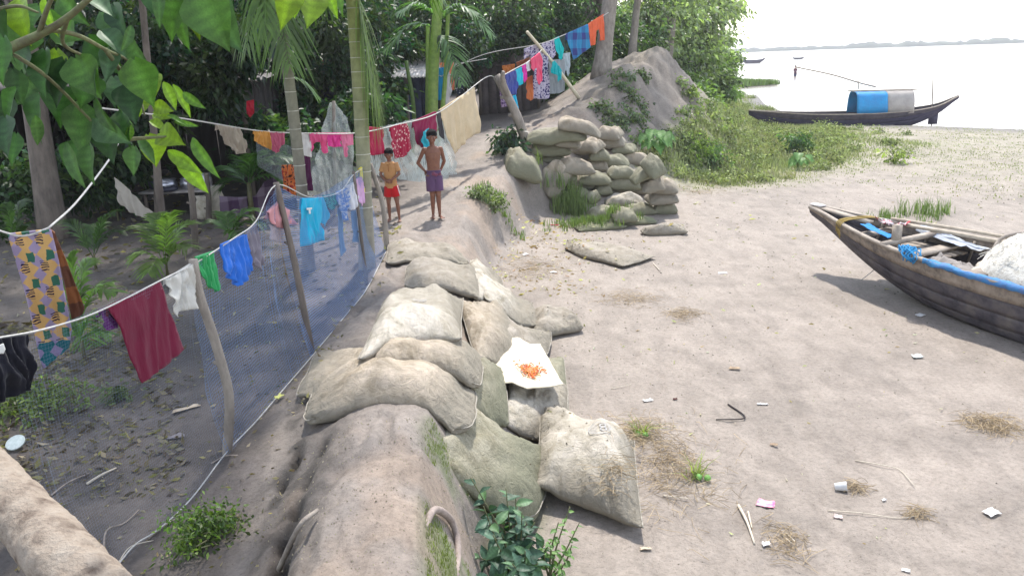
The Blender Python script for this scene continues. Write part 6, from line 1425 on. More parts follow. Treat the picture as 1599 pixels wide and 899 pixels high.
    HH(ellips(hc+V(0, .016, .034)*k, (.079*k, .090*k, .072*k), n=26)); HH(ellips(hc+V(0, .048, -.005)*k, (.068*k, .052*k, .062*k), n=22))
    rh = np.random.default_rng(int(H*100))
    for q in range(70):
        a = rh.uniform(0, 2*np.pi); e = rh.uniform(.15, 1.4); d_ = V(math.cos(a)*math.cos(e)*.077, math.sin(a)*math.cos(e)*.084, math.sin(e)*.074)
        if d_[1] < -.05 and d_[2] < .035: d_[2] = .045
        p = hc+(d_+V(0, .022, .030))*k; HH(capsule(p, .010*k, p+V(-.006, -.014, -.006)*k, .004*k, n=6))
    fuse(hr, 'hair', hairm, t, vox*.8, 1)
    # shorts
    if shorts:
        sm = MB(); hem = (.50-shorts_len*.5)*H
        add(sm, loft([((0, .01, .455*H), .098*k, .078*k), ((0, .01, .50*H), .110*k, .080*k), ((0, .008, .548*H), .099*k, .070*k)]))
        for s, (fx, fy) in zip((-1, 1), feet):
            hp = V(s*.048*k, .008, .49*H); kn = V(fx*.95, fy*.5, .27*H); e = hp+(kn-hp)*min(1, (hp[2]-hem)/(hp[2]-kn[2]))
            pp = np.array([hp, (hp+e)/2, e]); dd = (e-hp)/np.linalg.norm(e-hp); add(sm, tube_fixed(pp, np.array([.076, .078, .080])*k, dd, 20))
        so = fuse(sm, 'shorts', shorts, t, vox, 2)
        wb = MB(); wb.add(*tube_ring(W_, .548*H, .101*k, .072*k, .008, .009*k)); wb.build('waistband', shorts, so, cols=False)
        if stripe:
            mb = MB(); s = 1; fx, fy = feet[1]
            mb.add(*plank(W_(V(.112*k, -.02, .50*H)), W_(V(.048*k*.5+fx*.5+.085*k, -.02, hem+.01)), .022*k, .008, up=(0, -1, .1))); mb.build('side_stripe', stripe, so, cols=False)
        if shortmb: shortmb(so, W_, k, H)
    if shirt:
        sm = MB()
        add(sm, loft([((0, .008, .470*H), .112*k, .086*k), ((0, .006, .52*H), .108*k, .083*k), ((0, 0, .60*H), .104*k, .080*k), ((0, -.002, .70*H), .118*k, .083*k), ((0, 0, .76*H), .126*k, .078*k), ((0, .008, .805*H), .105*k, .062*k), ((0, .010, .826*H), .060*k, .052*k)]))
        for (s, el, wr, fd, pn) in arms:
            S_ = V(s*.112*k, .006, .79*H); E = V(*el)*V(k, k, 1)*V(1, 1, H); e = S_+(E-S_)*.72; dd = (e-S_)/np.linalg.norm(e-S_); add(sm, tube_fixed(np.array([S_-dd*.02, (S_+e)/2, e]), np.array([.046, .046, .050])*k, dd, 18))
        so = fuse(sm, 'shirt', shirt, t, vox, 2)
        for s in (-1, 1):
            mb = MB(); mb.add(*plank(W_(V(s*.008, -.060*k, .800*H)), W_(V(s*.050*k, -.038*k, .826*H)), .030*k, .007, up=(0, -1, .5))); mb.build('collar', M('collar_cloth', (.56, .30, .13), (.45, .24, .10), bmp=0), so, cols=False)
        mb = MB(); mb.add(*plank(W_(V(0, -.083*k, .795*H)), W_(V(0, -.088*k, .70*H)), .016*k, .006, up=(0, -1, 0))); mb.build('placket', M('placket', (.36, .16, .06), (.3, .13, .05), bmp=0), so, cols=False)
    return t
def tube_ring(W_, z, rx, ry, cy, r):
    a = np.linspace(0, 2*np.pi, 33); p = np.stack([rx*np.cos(a), cy+ry*np.sin(a), z+0*a], -1); return tube(W_(p), r, 6, False)
g = G(682, 341)
def knot(so, W_, k, H):
    mb = MB(); r = np.random.default_rng(2)
    for q in range(7): mb.add(*ellips(W_(V(r.uniform(-.06, .08), -.078+r.uniform(-.01, .01), .515*H+r.uniform(-.02, .02))), (.028*k, .018*k, .020*k), rot('y', r.uniform(-1, 1))))
    fuse(mb, 'bunched_cloth', CM('bunch', (.22, .07, .12)), so, .006, 2)
person('taller boy, bare-chested with hands behind his hips, in plum shorts', g+V(0, 0, .0), 1.30,
       [(-1, (-.215, .07, .635), (-.125, .065, .545), (.6, .5, -.5), (-.5, .5, .2)), (1, (.17, .08, .64), (.115, .105, .54), (-.6, .4, -.5), (.5, .6, 0))], turn=math.radians(12), head_turn=math.radians(-10),
       shorts=CM('plum_shorts', (.09, .05, .12), 'floral', (.13, .07, .15), (.07, .04, .10)), feet=((-.045, .02), (.050, -.01)), shorts_len=.36, shortmb=knot)
g2 = G(615, 346)
person('smaller boy in an ochre collared shirt and red shorts, hands clasped in front', g2, 1.07,
       [(-1, (-.165, -.02, .655), (-.045, -.135, .575), (.9, -.1, -.1), (0, -1, .1)), (1, (.165, -.02, .66), (.045, -.14, .59), (-.9, -.1, -.2), (0, -1, .1))], turn=math.radians(-6),
       shirt=CM('ochre_shirt', (.50, .26, .11)), shorts=CM('red_shorts', (.52, .015, .02)), stripe=M('white_stripe', (.7, .6, .6), (.6, .5, .5), bmp=0), feet=((-.065, .02), (.085, .0)), shorts_len=.30)
# far figure on the spit
fp = G(1241, 127); 
tf = person('tiny far figure in dark clothes standing at the tip of the green spit', fp, 1.35*fp[1]/72, [(-1, (-.16, 0, .62), (-.14, -.03, .48), (0, -.1, -1), (0, -1, 0)), (1, (.16, 0, .62), (.14, -.03, .48), (0, -.1, -1), (0, -1, 0))], vox=.03,
            shirt=CM('far_shirt', (.10, .03, .06)), shorts=CM('far_skirt', (.03, .035, .09)), shorts_len=.4)
tf['group'] = 'figure on the spit'

# ------------------------------------------------------------------ huts under the trees
def board_wall(t, a, b, h, mat, w=.16, z0=None, th=.02, seed=0, name='board', horiz=False):
    a = np.asarray(a, float); b = np.asarray(b, float); r = np.random.default_rng(seed); L = np.linalg.norm((b-a)[:2]); n = max(1, int(L/w)); d = (b-a)/L; d[2] = 0
    for k in range(n):
        c = a+d*(k+.5)*L/n; z = zg(c[0], c[1])-.05 if z0 is None else z0
        hh = h*r.uniform(.98, 1.02)
        MB().add(*plank(V(c[0], c[1], z), V(c[0], c[1], z+hh)+V(0, r.uniform(-.01, .01), 0), L/n*.97, th, up=tuple(np.cross(d, V(0, 0, 1))))).build(name, mat, t, smooth=False)
def roof(t, c00, c10, c11, c01, mat, nsheet=4, name='roof_sheet', amp=.018):
    c00, c10, c11, c01 = [np.asarray(q, float) for q in (c00, c10, c11, c01)]
    for k in range(nsheet):
        u = np.linspace(k/nsheet, (k+1.06)/nsheet, 22)[:, None, None]; w = np.linspace(0, 1, 5)[None, :, None]
        v = (c00*(1-u)+c10*u)*(1-w)+(c01*(1-u)+c11*u)*w
        v[..., 2] += amp*np.sin(u[..., 0]*nsheet*2*np.pi*7)+.012*(k % 2)
        idx = np.arange(110).reshape(22, 5); f = np.stack([idx[:-1, :-1], idx[1:, :-1], idx[1:, 1:], idx[:-1, 1:]], -1).reshape(-1, 4)
        o = mesh(name, v.reshape(-1, 3), f, mat, t); o.modifiers.new('t', 'SOLIDIFY').thickness = .006
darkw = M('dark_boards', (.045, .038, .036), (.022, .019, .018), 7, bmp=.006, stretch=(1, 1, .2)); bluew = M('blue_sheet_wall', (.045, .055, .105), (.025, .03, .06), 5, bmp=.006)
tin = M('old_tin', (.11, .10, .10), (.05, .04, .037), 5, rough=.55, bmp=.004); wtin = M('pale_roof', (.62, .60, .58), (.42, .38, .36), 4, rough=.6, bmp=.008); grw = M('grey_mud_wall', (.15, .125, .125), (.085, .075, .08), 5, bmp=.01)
def hut(label, pxl, pxr, y, depth, wall_h, mat, rmat, eave_px, group='village huts under the trees', posts=True, lift=.35, over=.35, front=True, nsh=4):
    a = Y(pxl, 200, y); b = Y(pxr, 200, y); zgd = zg((a[0]+b[0])/2, y); a[2] = b[2] = zgd
    t = empty('hut', V((a[0]+b[0])/2, y+depth/2, zgd), label, 'hut', group); dz = V(0, depth, 0)
    if front: board_wall(t, a, b, wall_h, mat, .22, z0=zgd-.05, seed=abs(int(pxl)))
    board_wall(t, a+dz, b+dz, wall_h+lift, mat, .3, z0=zgd-.05, seed=abs(int(pxl))+1); board_wall(t, a, a+dz, wall_h+.1, mat, .3, z0=zgd-.05); board_wall(t, b, b+dz, wall_h+.1, mat, .3, z0=zgd-.05)
    for q in np.linspace(0, 1, 3):
        p = a*(1-q)+b*q-V(0, .06, 0); MB().tube([p-V(0, 0, .1), p+V(.01, 0, wall_h+.03)], .04, 8, wob=.1).build('post', BARK, t)
    ez = zgd+wall_h; roof(t, a+V(-over, -over, 0)*1+V(0, 0, wall_h-.05), b+V(over, -over, 0)+V(0, 0, wall_h-.05), b+dz+V(over, over, wall_h+lift+.05), a+dz+V(-over, over, wall_h+lift+.05), rmat, nsh)
    return t
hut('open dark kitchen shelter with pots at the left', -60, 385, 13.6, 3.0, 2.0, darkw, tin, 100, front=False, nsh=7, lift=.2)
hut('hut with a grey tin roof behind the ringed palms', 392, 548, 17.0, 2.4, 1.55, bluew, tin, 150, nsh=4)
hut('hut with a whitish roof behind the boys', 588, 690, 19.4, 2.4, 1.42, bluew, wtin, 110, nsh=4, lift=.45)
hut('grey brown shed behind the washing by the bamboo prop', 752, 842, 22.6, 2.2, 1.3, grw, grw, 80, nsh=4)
hang('red_cloth', 'red cloth hung under the eaves left of the tall ringed palm', 'garment', [(497, 95), (521, 92), (520, 108), (508, 113), (498, 108)], Y(490, 95, 16.4), Y(550, 95, 16.4), CM('redcloth2', (.60, .04, .04)), folds=2, flap=False)
hang('plum_cloth', 'dark plum cloth hung beside the red one under the eaves', 'garment', [(521, 96), (545, 93), (546, 112), (522, 113)], Y(490, 95, 16.5), Y(550, 95, 16.5), CM('plum2', (.16, .03, .12)), folds=2, flap=False)
hang('red_garment', 'small red garment hanging in the dark left of the brown ringed palm', 'garment', [(385, 158), (396, 156), (397, 176), (391, 184), (385, 178)], Y(380, 160, 12.6), Y(400, 160, 12.6), CM('red5', (.45, .02, .04)), folds=1, flap=False)
# kitchen things on a bench
yk = 12.9; bl = Y(232, 320, yk); br_ = Y(345, 320, yk); zb = zg(bl[0], yk)
tb_ = empty('bench', V((bl[0]+br_[0])/2, yk, zb), 'low wooden bench with cooking pots in the dark yard', 'bench')
for k in range(3): MB().add(*plank(V(bl[0], yk-.2+.2*k, zb+.34), V(br_[0], yk-.2+.2*k, zb+.34), .19, .03)).build('board', M('pale_board', (.42, .38, .36), (.28, .25, .24), 9, bmp=.003), tb_, smooth=False)
for x in (bl[0]+.06, br_[0]-.06):
    for yy in (-.2, .2): MB().tube([V(x, yk+yy, zb-.05), V(x, yk+yy, zb+.33)], .03, 7).build('leg', BARK, tb_)
potm = M('aluminium', (.55, .55, .60), (.35, .35, .4), 9, rough=.32, bmp=.002, metal=.85, spec=.5); potd = M('sooty_pot', (.06, .06, .09), (.02, .02, .03), 9, rough=.5, bmp=.003)
def lathe(prof, c, n=24):
    th = np.linspace(0, 2*np.pi, n, endpoint=False); v = np.concatenate([np.stack([r*np.cos(th), r*np.sin(th), z+0*th], -1) for r, z in prof])+np.asarray(c, float)
    m = len(prof); i = np.arange(m-1)[:, None]*n; j = np.arange(n)[None]; k = (j+1) % n; return v, np.stack([i+j, i+k, i+n+k, i+n+j], -1).reshape(-1, 4)
for px, yo, s, mt, lb, tall in ((262, 0, .17, potm, 'wide shiny aluminium pot on the bench', .75), (263, -.24, .15, potd, 'low dark basin in front of the shiny pot', .45), (296, .05, .13, potm, 'small round aluminium pot right of the wide shiny one', 1.0),
                            (243, .1, .10, potd, 'small sooty pot at the left end of the bench', 1.1), (322, .1, .12, potm, 'aluminium jug at the right end of the bench', 1.5)):
    c = Y(px, 300, yk+yo); c[2] = zb+.357
    pr_ = [(.001, 0), (.75*s, .0), (.98*s, .25*s*tall*1.2), (s, .7*s*tall), (.86*s, 1.05*s*tall), (.80*s, 1.12*s*tall), (.95*s, 1.22*s*tall), (.93*s, 1.24*s*tall), (.76*s, 1.12*s*tall), (.8*s, .6*s*tall), (.6*s, .06*s*tall), (.001, .05*s*tall)]
    tag(mesh('cooking_pot', *lathe(pr_, c), mt), lb, 'pot', 'cooking pots on the bench')
for px, py, w_, h_, lb in ((318, 296, .35, .36, 'white sack leaning against the stem right of the pots'), (336, 312, .30, .5, 'tall white sack beside the purple checked cloth')):
    c = Y(px, py, 12.2); c[2] = zg(c[0], 12.2)
    mb = MB().add(*loft([(c, w_*.42, w_*.3), (c+V(0, 0, h_*.15), w_*.52, w_*.38), (c+V(.01, 0, h_*.55), w_*.5, w_*.36), (c+V(0, 0, h_*.85), w_*.36, w_*.24), (c+V(0, .01, h_), w_*.44, w_*.1)]))
    tag(mb.build('sack', bagmat('white'), cols=False), lb, 'sack', 'white sacks in the dark yard')
for px, py, tx, ty, lb in ((244, 345, 240, 215, 'dark stem with a pale scar, right of the beige hammock'), (305, 392, 292, 250, 'thin dark pole leaning in front of the pots'), (325, 345, 322, 270, 'short dark stake beside the white sacks'), (188, 330, 178, 275, 'dark stake holding the left end of the beige hammock')):
    g_ = G(px, py); post(lb, [g_-V(0, 0, .1), (g_+Y(tx, ty, g_[1]))/2+V(.02, 0, 0), Y(tx, ty, g_[1])], .045, .035, BARK, name='stake', cat='stake', group='stakes in the dark yard')

# ------------------------------------------------------------------ leaning trunk in the near left corner
tl_ = catmull([Y(330, 1120, 1.75), Y(130, 905, 2.0), Y(48, 815, 2.25), Y(-45, 715, 2.5), Y(-260, 480, 3.0), Y(-420, 250, 3.4)], 160)
v, f = tube(tl_, [.098, .096, .092, .090, .088, .085], 90, wob=.10, seed=5)
nrmv = v[:-2].reshape(160, 90, 3)-tl_[:, None]; k_ = np.arange(70)[:, None]+0*np.arange(48)[None]
dsp = .006*fbm(v[:-2, 0]*9, v[:-2, 1]*9, v[:-2, 2]*9, 4, 3)+.006*np.abs(fbm(v[:-2, 0]*20, v[:-2, 1]*20, v[:-2, 2]*20, 4, 6))
v[:-2] += (nrmv/np.linalg.norm(nrmv, axis=2)[..., None]).reshape(-1, 3)*dsp[:, None]
logm = M('papery_bark', (.36, .295, .235), (.12, .085, .065), 10, rough=.95, bmp=.025, bscale=40, c3=(.44, .375, .31))
tag(mesh('leaning_trunk', v, f, logm, None), 'thick pale peeling tree trunk leaning across the lower left corner', 'tree trunk')

# ------------------------------------------------------------------ grass, weeds, creepers
def blades(pts, h, w, colr, seed=0, per=7, spread=.08, lean=.5):
    r = np.random.default_rng(seed); n = len(pts); p = np.repeat(pts, per, 0)+np.c_[r.normal(size=(n*per, 2))*spread, np.zeros(n*per)]
    p[:, 2] -= .01
    hh = np.repeat(np.broadcast_to(h, (n,)), per)*r.uniform(.4, 1.15, n*per); a = r.uniform(0, 6.28, n*per); s = np.stack([np.cos(a), np.sin(a), 0*a], -1)*w/2
    ln = np.stack([np.cos(a+1.2), np.sin(a+1.2), 0*a], -1)*(lean*hh*r.uniform(.2, 1, n*per))[:, None]
    m = p+ln*.35+np.c_[0*hh, 0*hh, hh*.62]; tp = p+ln+np.c_[0*hh, 0*hh, hh*.95]
    v = np.stack([p-s, p+s, m+s*.7, m-s*.7, tp], 1).reshape(-1, 3); b = np.arange(n*per)[:, None]*5
    cl = np.repeat(np.repeat(np.broadcast_to(colr, (n, 3)), per, 0)*(1+.22*r.normal(size=(n*per, 1))), 5, 0)
    return v, [b+np.array([[0, 1, 2, 3]]), b+np.array([[3, 2, 4]])], np.clip(cl, .01, .7)
r = np.random.default_rng(17)
X = r.uniform(3, 30, 150000); Yv = r.uniform(14, 62, 150000)
X = r.uniform(0, 1, 150000)*Yv*.72+.10*Yv
pg_ = P2G(X, Yv); keep = r.uniform(0, 1, len(X)) < pg_*np.clip(18/Yv, .15, 1)*.36*(1+.6*fbm(X*.8, Yv*.8, s=90))
X, Yv, pg_ = X[keep], Yv[keep], pg_[keep]
tall = np.clip(pg_*1.3-.45, 0, 1)*(1+.7*fbm(X*.6, Yv*.6, s=91)); tall = np.clip(tall, 0, 1.2)
pts = np.c_[X, Yv, hgt(X, Yv)]
cg = V(.30, .31, .19)*(1+.25*fbm(X*.7, Yv*.7, s=92)[:, None])+V(.05, .0, .0)*fbm(X*1.3, Yv*1.3, s=93)[:, None]
mb = MB().add(*blades(pts, .045+.18*tall, .022, np.clip(cg, .02, .5), 3, 8, .12)); tag(mb.build('riverside_grass', GRASS, None, smooth=False), 'pale green grass and weeds on the riverside flat beyond the mound', kind='stuff')
# low leafy weeds among the grass
mb = MB(); sel = r.choice(len(X), 420, p=(tall+.01)/(tall+.01).sum())
for i_ in sel:
    mb.add(*clumps(pts[i_]+V(0, 0, .08), (.20, .20, .11), 5, 16, .16, .09, .05, (.24, .27, .14), r=r, shell=.2))
tag(mb.build('riverside_weeds', GRASS, None, smooth=False), 'leafy weeds among the riverside grass', kind='stuff')
# green spit grass
X = r.uniform(15, 25, 5000); Yv = r.uniform(60, 80, 5000); k_ = landdist(X, Yv) > .3; X, Yv = X[k_], Yv[k_]
tag(MB().add(*blades(np.c_[X, Yv, hgt(X, Yv)], .5, .07, V(.13, .19, .06), 5, 6, .3)).build('spit_grass', GRASS, None, smooth=False), 'green grass covering the spit that runs into the river', kind='stuff')
# creepers on the mound
mb = MB(); r = np.random.default_rng(23)
for (px, py, s) in [(965, 118, .35), (978, 138, .3), (972, 160, .3), (1003, 165, .25), (1012, 190, .4), (960, 192, .35), (948, 180, .3), (1062, 128, .4), (1074, 150, .45), (1082, 165, .35), (1068, 178, .3), (1000, 205, .4), (985, 185, .3),
                    (1045, 205, .4), (1090, 190, .5), (1105, 170, .5), (1095, 210, .5), (1120, 190, .5), (1075, 225, .4), (1110, 235, .5), (1085, 250, .4), (1130, 215, .5), (1140, 180, .5), (940, 165, .2), (990, 220, .3), (1010, 130, .12), (955, 205, .3)]:
    g_ = G(px, py)
    for q in range(3):
        o_ = g_+r.normal(size=3)*V(s*.45, s*.45, 0); o_[2] = zg(o_[0], o_[1])+.05
        mb.add(*clumps(o_, (s*.45, s*.45, s*.25), 4, 16, .14, .10, .06, (.12, .155, .095) if px < 1050 else (.17, .21, .10), r=r, shell=.2))
tag(mb.build('creeper', LEAF, None, smooth=False), 'straggling creepers and weeds growing down the face of the earth mound', kind='stuff')
# bushes and tufts one can point to
def bush(name, label, px, py, rad, colr, leaf, ncl=26, per=26, seed=0, cat='bush', rz=None, y=None, stems=5, kindl='foliage', group=None, lw=.5):
    g_ = G(px, py) if y is None else Y(px, py, y); r = np.random.default_rng(seed+500); rz = rz or rad*.8
    t = empty(name, g_, label, cat, group); st_ = MB()
    for q in range(stems): st_.tube(catmull([g_-V(0, 0, .03), g_+V(*(r.normal(size=2)*rad*.2), rz*.5), g_+V(*(r.normal(size=2)*rad*.6), rz*1.2)], 6), [.008, .003], 5, c=(.16, .15, .08))
    st_.build('stems', twig, t)
    tag(MB().add(*clumps(g_+V(0, 0, rz*.75), (rad, rad, rz), ncl, per, .35*rad+.03, leaf, leaf*lw, colr, r=r, shell=.25)).build(kindl, LEAF, t, smooth=False), kind='stuff'); return t
bush('bush', 'small pale green bush on the eroded edge of the path right of the taller boy', 752, 312, .20, (.22, .27, .17), .055, seed=1)
bush('plant', 'dark leafy plant at the foot of the forked post', 795, 238, .32, (.05, .09, .055), .14, seed=2, cat='plant', lw=.35)
bush('weeds', 'trailing weeds hanging beside the pale bush', 770, 330, .22, (.14, .17, .10), .06, seed=4, cat='weeds')
bush('weeds', 'patch of small-leaved weeds on the slope in the near left', 318, 845, .21, (.10, .155, .045), .032, 46, 34, seed=5, cat='weeds', rz=.09)
bush('weeds', 'yellow green weeds at the left edge under the black garment', 60, 640, .38, (.12, .155, .055), .05, 40, 30, seed=6, cat='weeds', rz=.09)
bush('weeds', 'small weed in the sunlit patch left of the nearest post', 186, 625, .10, (.11, .14, .07), .05, 10, 16, seed=7, cat='weeds', rz=.05)
bush('bush', 'dark green bush between the end of the heap and the riverside grass', 1110, 262, .45, (.10, .16, .07), .09, seed=8)
bush('bush', 'bright green bush at the end of the heap of sandbags', 1085, 245, .42, (.16, .22, .07), .09, seed=9, ncl=34)
bush('bush', 'low dark bush in the middle of the riverside grass', 1248, 240, .45, (.07, .12, .055), .12, seed=10)
bush('bush', 'yellowish plant standing alone at the right of the riverside grass', 1398, 255, .35, (.19, .22, .08), .10, 14, 20, seed=11)
for px, py, h, lb, sd, n_ in ((892, 330, .42, 'bright green grass tuft at the foot of the heap', 1, 60), (925, 352, .16, 'short grass growing over the flattened sandbags', 2, 110), (1395, 345, .25, 'thin grass tuft behind the near boat', 3, 14), (1440, 335, .35, 'taller grass tuft behind the near boat', 4, 16), (780, 322, .14, 'dry grass at the foot of the eroded edge', 5, 30)):
    g_ = G(px, py); r = np.random.default_rng(sd); sp_ = .22 if sd != 2 else .36
    q = g_+np.c_[r.normal(size=n_)*sp_, r.normal(size=n_)*sp_*.6, np.zeros(n_)]; q[:, 2] = np.maximum(supfull(q[:, 0], q[:, 1]), hgt(q[:, 0], q[:, 1]))
    tag(MB().add(*blades(q, h, .014, V(.17, .23, .09), sd, 14, .05)).build('grass_tuft', GRASS, None, smooth=False), lb, kind='stuff')
# moss and short grass on the near bank
r = np.random.default_rng(31); X = r.uniform(-.6, .1, 9000); Yv = r.uniform(2.6, 5.2, 9000); _, xs = bank(X, Yv)
k_ = (X > xs[4]+.02) & (X < xs[5]+.05) & (fbm(X*2.1, Yv*2.1, s=32)+.6*fbm(X*8, Yv*8, s=33) > .05); X, Yv = X[k_], Yv[k_]
tag(MB().add(*blades(np.c_[X, Yv, hgt(X, Yv)], .028, .003, V(.16, .20, .05), 8, 5, .012)).build('bank_grass', GRASS, None, smooth=False), 'fine mossy grass on the river side of the near bank', kind='stuff')
# taro plants
for px, py, sc_, lb, sd in ((1022, 238, .42, 'taro plant with big leaves above the right end of the heap', 1), (1245, 262, .3, 'small taro-like plant in the riverside grass', 2)):
    g_ = G(px, py); t = empty('taro_plant', g_, lb, 'plant'); r = np.random.default_rng(sd)
    for q in range(9):
        a = r.uniform(-2.9, -.2); e = g_+V(math.cos(a)*.3*r.uniform(.3, 1), math.sin(a)*.25, r.uniform(.25, .6)*sc_/.42)
        MB().tube(catmull([g_, (g_+e)/2+V(0, 0, .08), e], 7), [.012, .007], 6, c=(.15, .24, .08)).build('stalk', LEAF, t)
        vv, ff, cc_ = leafmesh('heart', (.12, .24, .07), q); d = V(math.cos(a), math.sin(a), -.55); d /= np.linalg.norm(d); nz = V(0, -.3, 1); nz -= d*(nz@d); nz /= np.linalg.norm(nz); sx_ = np.cross(d, nz)
        mesh('leaf', e+(vv@np.stack([sx_, d, nz], 0))*sc_*r.uniform(.7, 1.1), ff, BIGLEAF, t, True, cc_)
# glossy shrub in front
def shrub(label, px, py, branches, cols_, L_, seed, name='shrub', nleaf=13):
    g_ = G(px, py); t = empty(name, g_, label, 'shrub'); r = np.random.default_rng(seed)
    ms = []
    for q, c in enumerate(cols_):
        vv, ff, cc_ = leafmesh('long', c, q+20); vv[:, 0] *= 1.35; o = mesh('leaf', vv, ff, BIGLEAF, None, True, cc_, origin=V(0, 0, 0)); ms.append(o.data); bpy.data.objects.remove(o)
    for (tx, ty, dy) in branches:
        e = Y(tx, ty, g_[1]+dy); ax = catmull([g_, (g_+e)/2+V(*(r.normal(size=3)*.03)), e], 16)
        MB().tube(ax, [.008, .003], 6).build('stem', twig, t)
        for q in range(nleaf):
            f_ = .25+.75*(q+r.uniform(0, .5))/nleaf; p = ax[min(15, int(f_*15))]
            a = q*2.4+r.uniform(-.3, .3); ad = (e-g_)/np.linalg.norm(e-g_); s1 = np.cross(ad, V(.3, .8, .2)); s1 /= np.linalg.norm(s1); s2 = np.cross(ad, s1)
            d = s1*math.cos(a)+s2*math.sin(a)+ad*.45+V(0, 0, -.1); d /= np.linalg.norm(d); nz = V(*(r.normal(size=3)*.35))+V(0, -.25, 1); nz -= d*(nz@d); nz /= np.linalg.norm(nz); sx_ = np.cross(d, nz)
            l = L_*r.uniform(.65, 1.15); o = bpy.data.objects.new('leaf', ms[r.integers(len(ms))]); col.objects.link(o); o.parent = t
            o.matrix_basis = Matrix(np.vstack([np.column_stack([sx_*l, d*l, nz*l, p-g_]), [0, 0, 0, 1]]).tolist())
    return t
shrub('shrub with dark glossy blue green leaves at the bottom of the picture', 800, 905, [(735, 745, .0), (755, 790, -.2), (790, 762, .1), (815, 800, -.1), (770, 835, -.3), (835, 815, .1), (745, 870, -.3), (820, 860, -.3), (850, 850, 0), (785, 800, .2), (800, 880, -.5), (760, 900, -.5), (805, 770, .15), (840, 880, -.3), (775, 865, .0)],
      [(.045, .10, .065), (.07, .14, .10), (.04, .085, .06), (.10, .19, .10)], .105, 3, nleaf=14)
shrub('lighter green sprig right of the glossy dark shrub', 858, 905, [(890, 790, 0), (905, 815, .1), (872, 815, -.1), (893, 850, -.1), (880, 880, -.2), (860, 845, 0)], [(.13, .24, .07), (.10, .19, .06)], .050, 5, name='sprig', nleaf=13)
# a root looping out of the bank, a stick in the gully
tag(MB().tube(catmull([G(662, 818)+V(0, 0, -.03), G(680, 815)+V(0, 0, .07), G(705, 832)+V(0, 0, .08), G(716, 862)+V(0, 0, .05), G(712, 900)-V(0, 0, .02)], 24), [.016, .020, .018, .013], 10, wob=.12).build('root', M('root', (.34, .28, .25), (.2, .16, .14), 20, bmp=.003)), 'bare root looping out of the near bank', 'root')
tag(MB().tube(catmull([G(497, 808)+V(0, 0, .04), G(470, 850)+V(0, 0, .09), G(438, 905)+V(0, 0, .06)], 12), [.010, .014], 8, wob=.1).build('stick', PALEBARK), 'grey stick lying along the gully beside the near bank', 'stick')
SK = M('dry_stick', (.36, .30, .25), (.2, .165, .14), 30, bmp=.002); PS = M('pale_stick', (.62, .55, .45), (.45, .39, .31), 30, bmp=.002)
def stick(label, pxs, r0=.006, m=SK, h=.008, grp='sticks lying about', cat='stick'):
    tag(MB().tube(catmull([G(a, b)+V(0, 0, h+.012*(i % 2)) for i, (a, b) in enumerate(pxs)], 14), [r0, r0*.6], 6, wob=.15, seed=len(label)).build('stick', m), label, cat, grp)
for a in (('grey stick crossing another in the shaded yard near the leaning trunk', [(80, 775), (108, 757), (140, 740)]), ('thicker pale stick right of the crossed ones near the leaning trunk', [(136, 757), (160, 745), (182, 732)], .009, PS), ('bent thin stick near the foot of the leaning trunk', [(162, 862), (168, 832), (195, 818), (218, 800)]),
          ('dark forked twig on the open mud', [(1137, 632), (1163, 655), (1118, 656)], .008, M('dark_twig', (.06, .045, .045), (.03, .025, .025), 30)), ('long curved pale straw on the open mud right of the litter', [(1335, 720), (1380, 730), (1405, 735), (1428, 762)], .004, PS),
          ('long straight straw at the lower middle of the mud', [(1292, 798), (1350, 805), (1400, 810), (1432, 809)], .004, PS), ('split pale cane lying beside the pink packet', [(1153, 790), (1166, 818), (1178, 850)], .012, PS), ('second split cane right of the longer one', [(1168, 800), (1174, 828)], .008, PS),
          ('short straw near the chilli sheet', [(955, 608), (985, 603)], .004, PS), ('pale stick right of the heap foot', [(1020, 412), (1030, 424)], .008, PS), ('two-ended straw on the mud below the straw clump', [(1035, 775), (1075, 782)], .005, PS), ('pair of yellow straws near the bottom of the mud, left one', [(1220, 835), (1236, 852)], .006, PS), ('pair of yellow straws near the bottom of the mud, right one', [(1226, 832), (1242, 850)], .006, PS),
          ('bundle stick along the foot of the blue net', [(232, 842), (262, 822), (285, 808)], .007), ('reddish stick along the foot of the blue net', [(236, 836), (270, 814)], .006), ('thin wiry twig near the lower left of the net', [(185, 880), (205, 858), (240, 845)], .004, PS), ('dark stick by the foot of the nearest post', [(330, 725), (352, 716), (372, 712)], .006)):
    stick(*a)
# straw and rubbish
def straw(label, px, py, rx, ry, n, seed, m=None, h=.03):
    r = np.random.default_rng(seed); c = G(px, py); mb = MB(); sc_ = c[1]/1190
    XX = c[0]+r.normal(size=n)*rx*sc_*.5; YY = c[1]+r.normal(size=n)*ry*sc_*1.2; ZZ = supfull(XX, YY)
    for q in range(n):
        x, y, z = XX[q], YY[q], ZZ[q]; a = r.uniform(0, 6.28); l = r.uniform(.03, .12); d = V(math.cos(a), math.sin(a), 0)*l
        p = V(x, y, z+r.uniform(.002, h)); mb.tube(catmull([p-d, p+V(*(r.normal(size=2)*.02), r.uniform(0, h)), p+d+V(*(r.normal(size=2)*.03), -.005)], 5), [.0022, .0012], 3, c=V(.8, .7, .52)*r.uniform(.45, 1.25), cap=False)
    tag(mb.build('straw', m or M('straw', (.62, .55, .46), (.42, .36, .30), 30, bmp=0, attr=True)), label, kind='stuff')
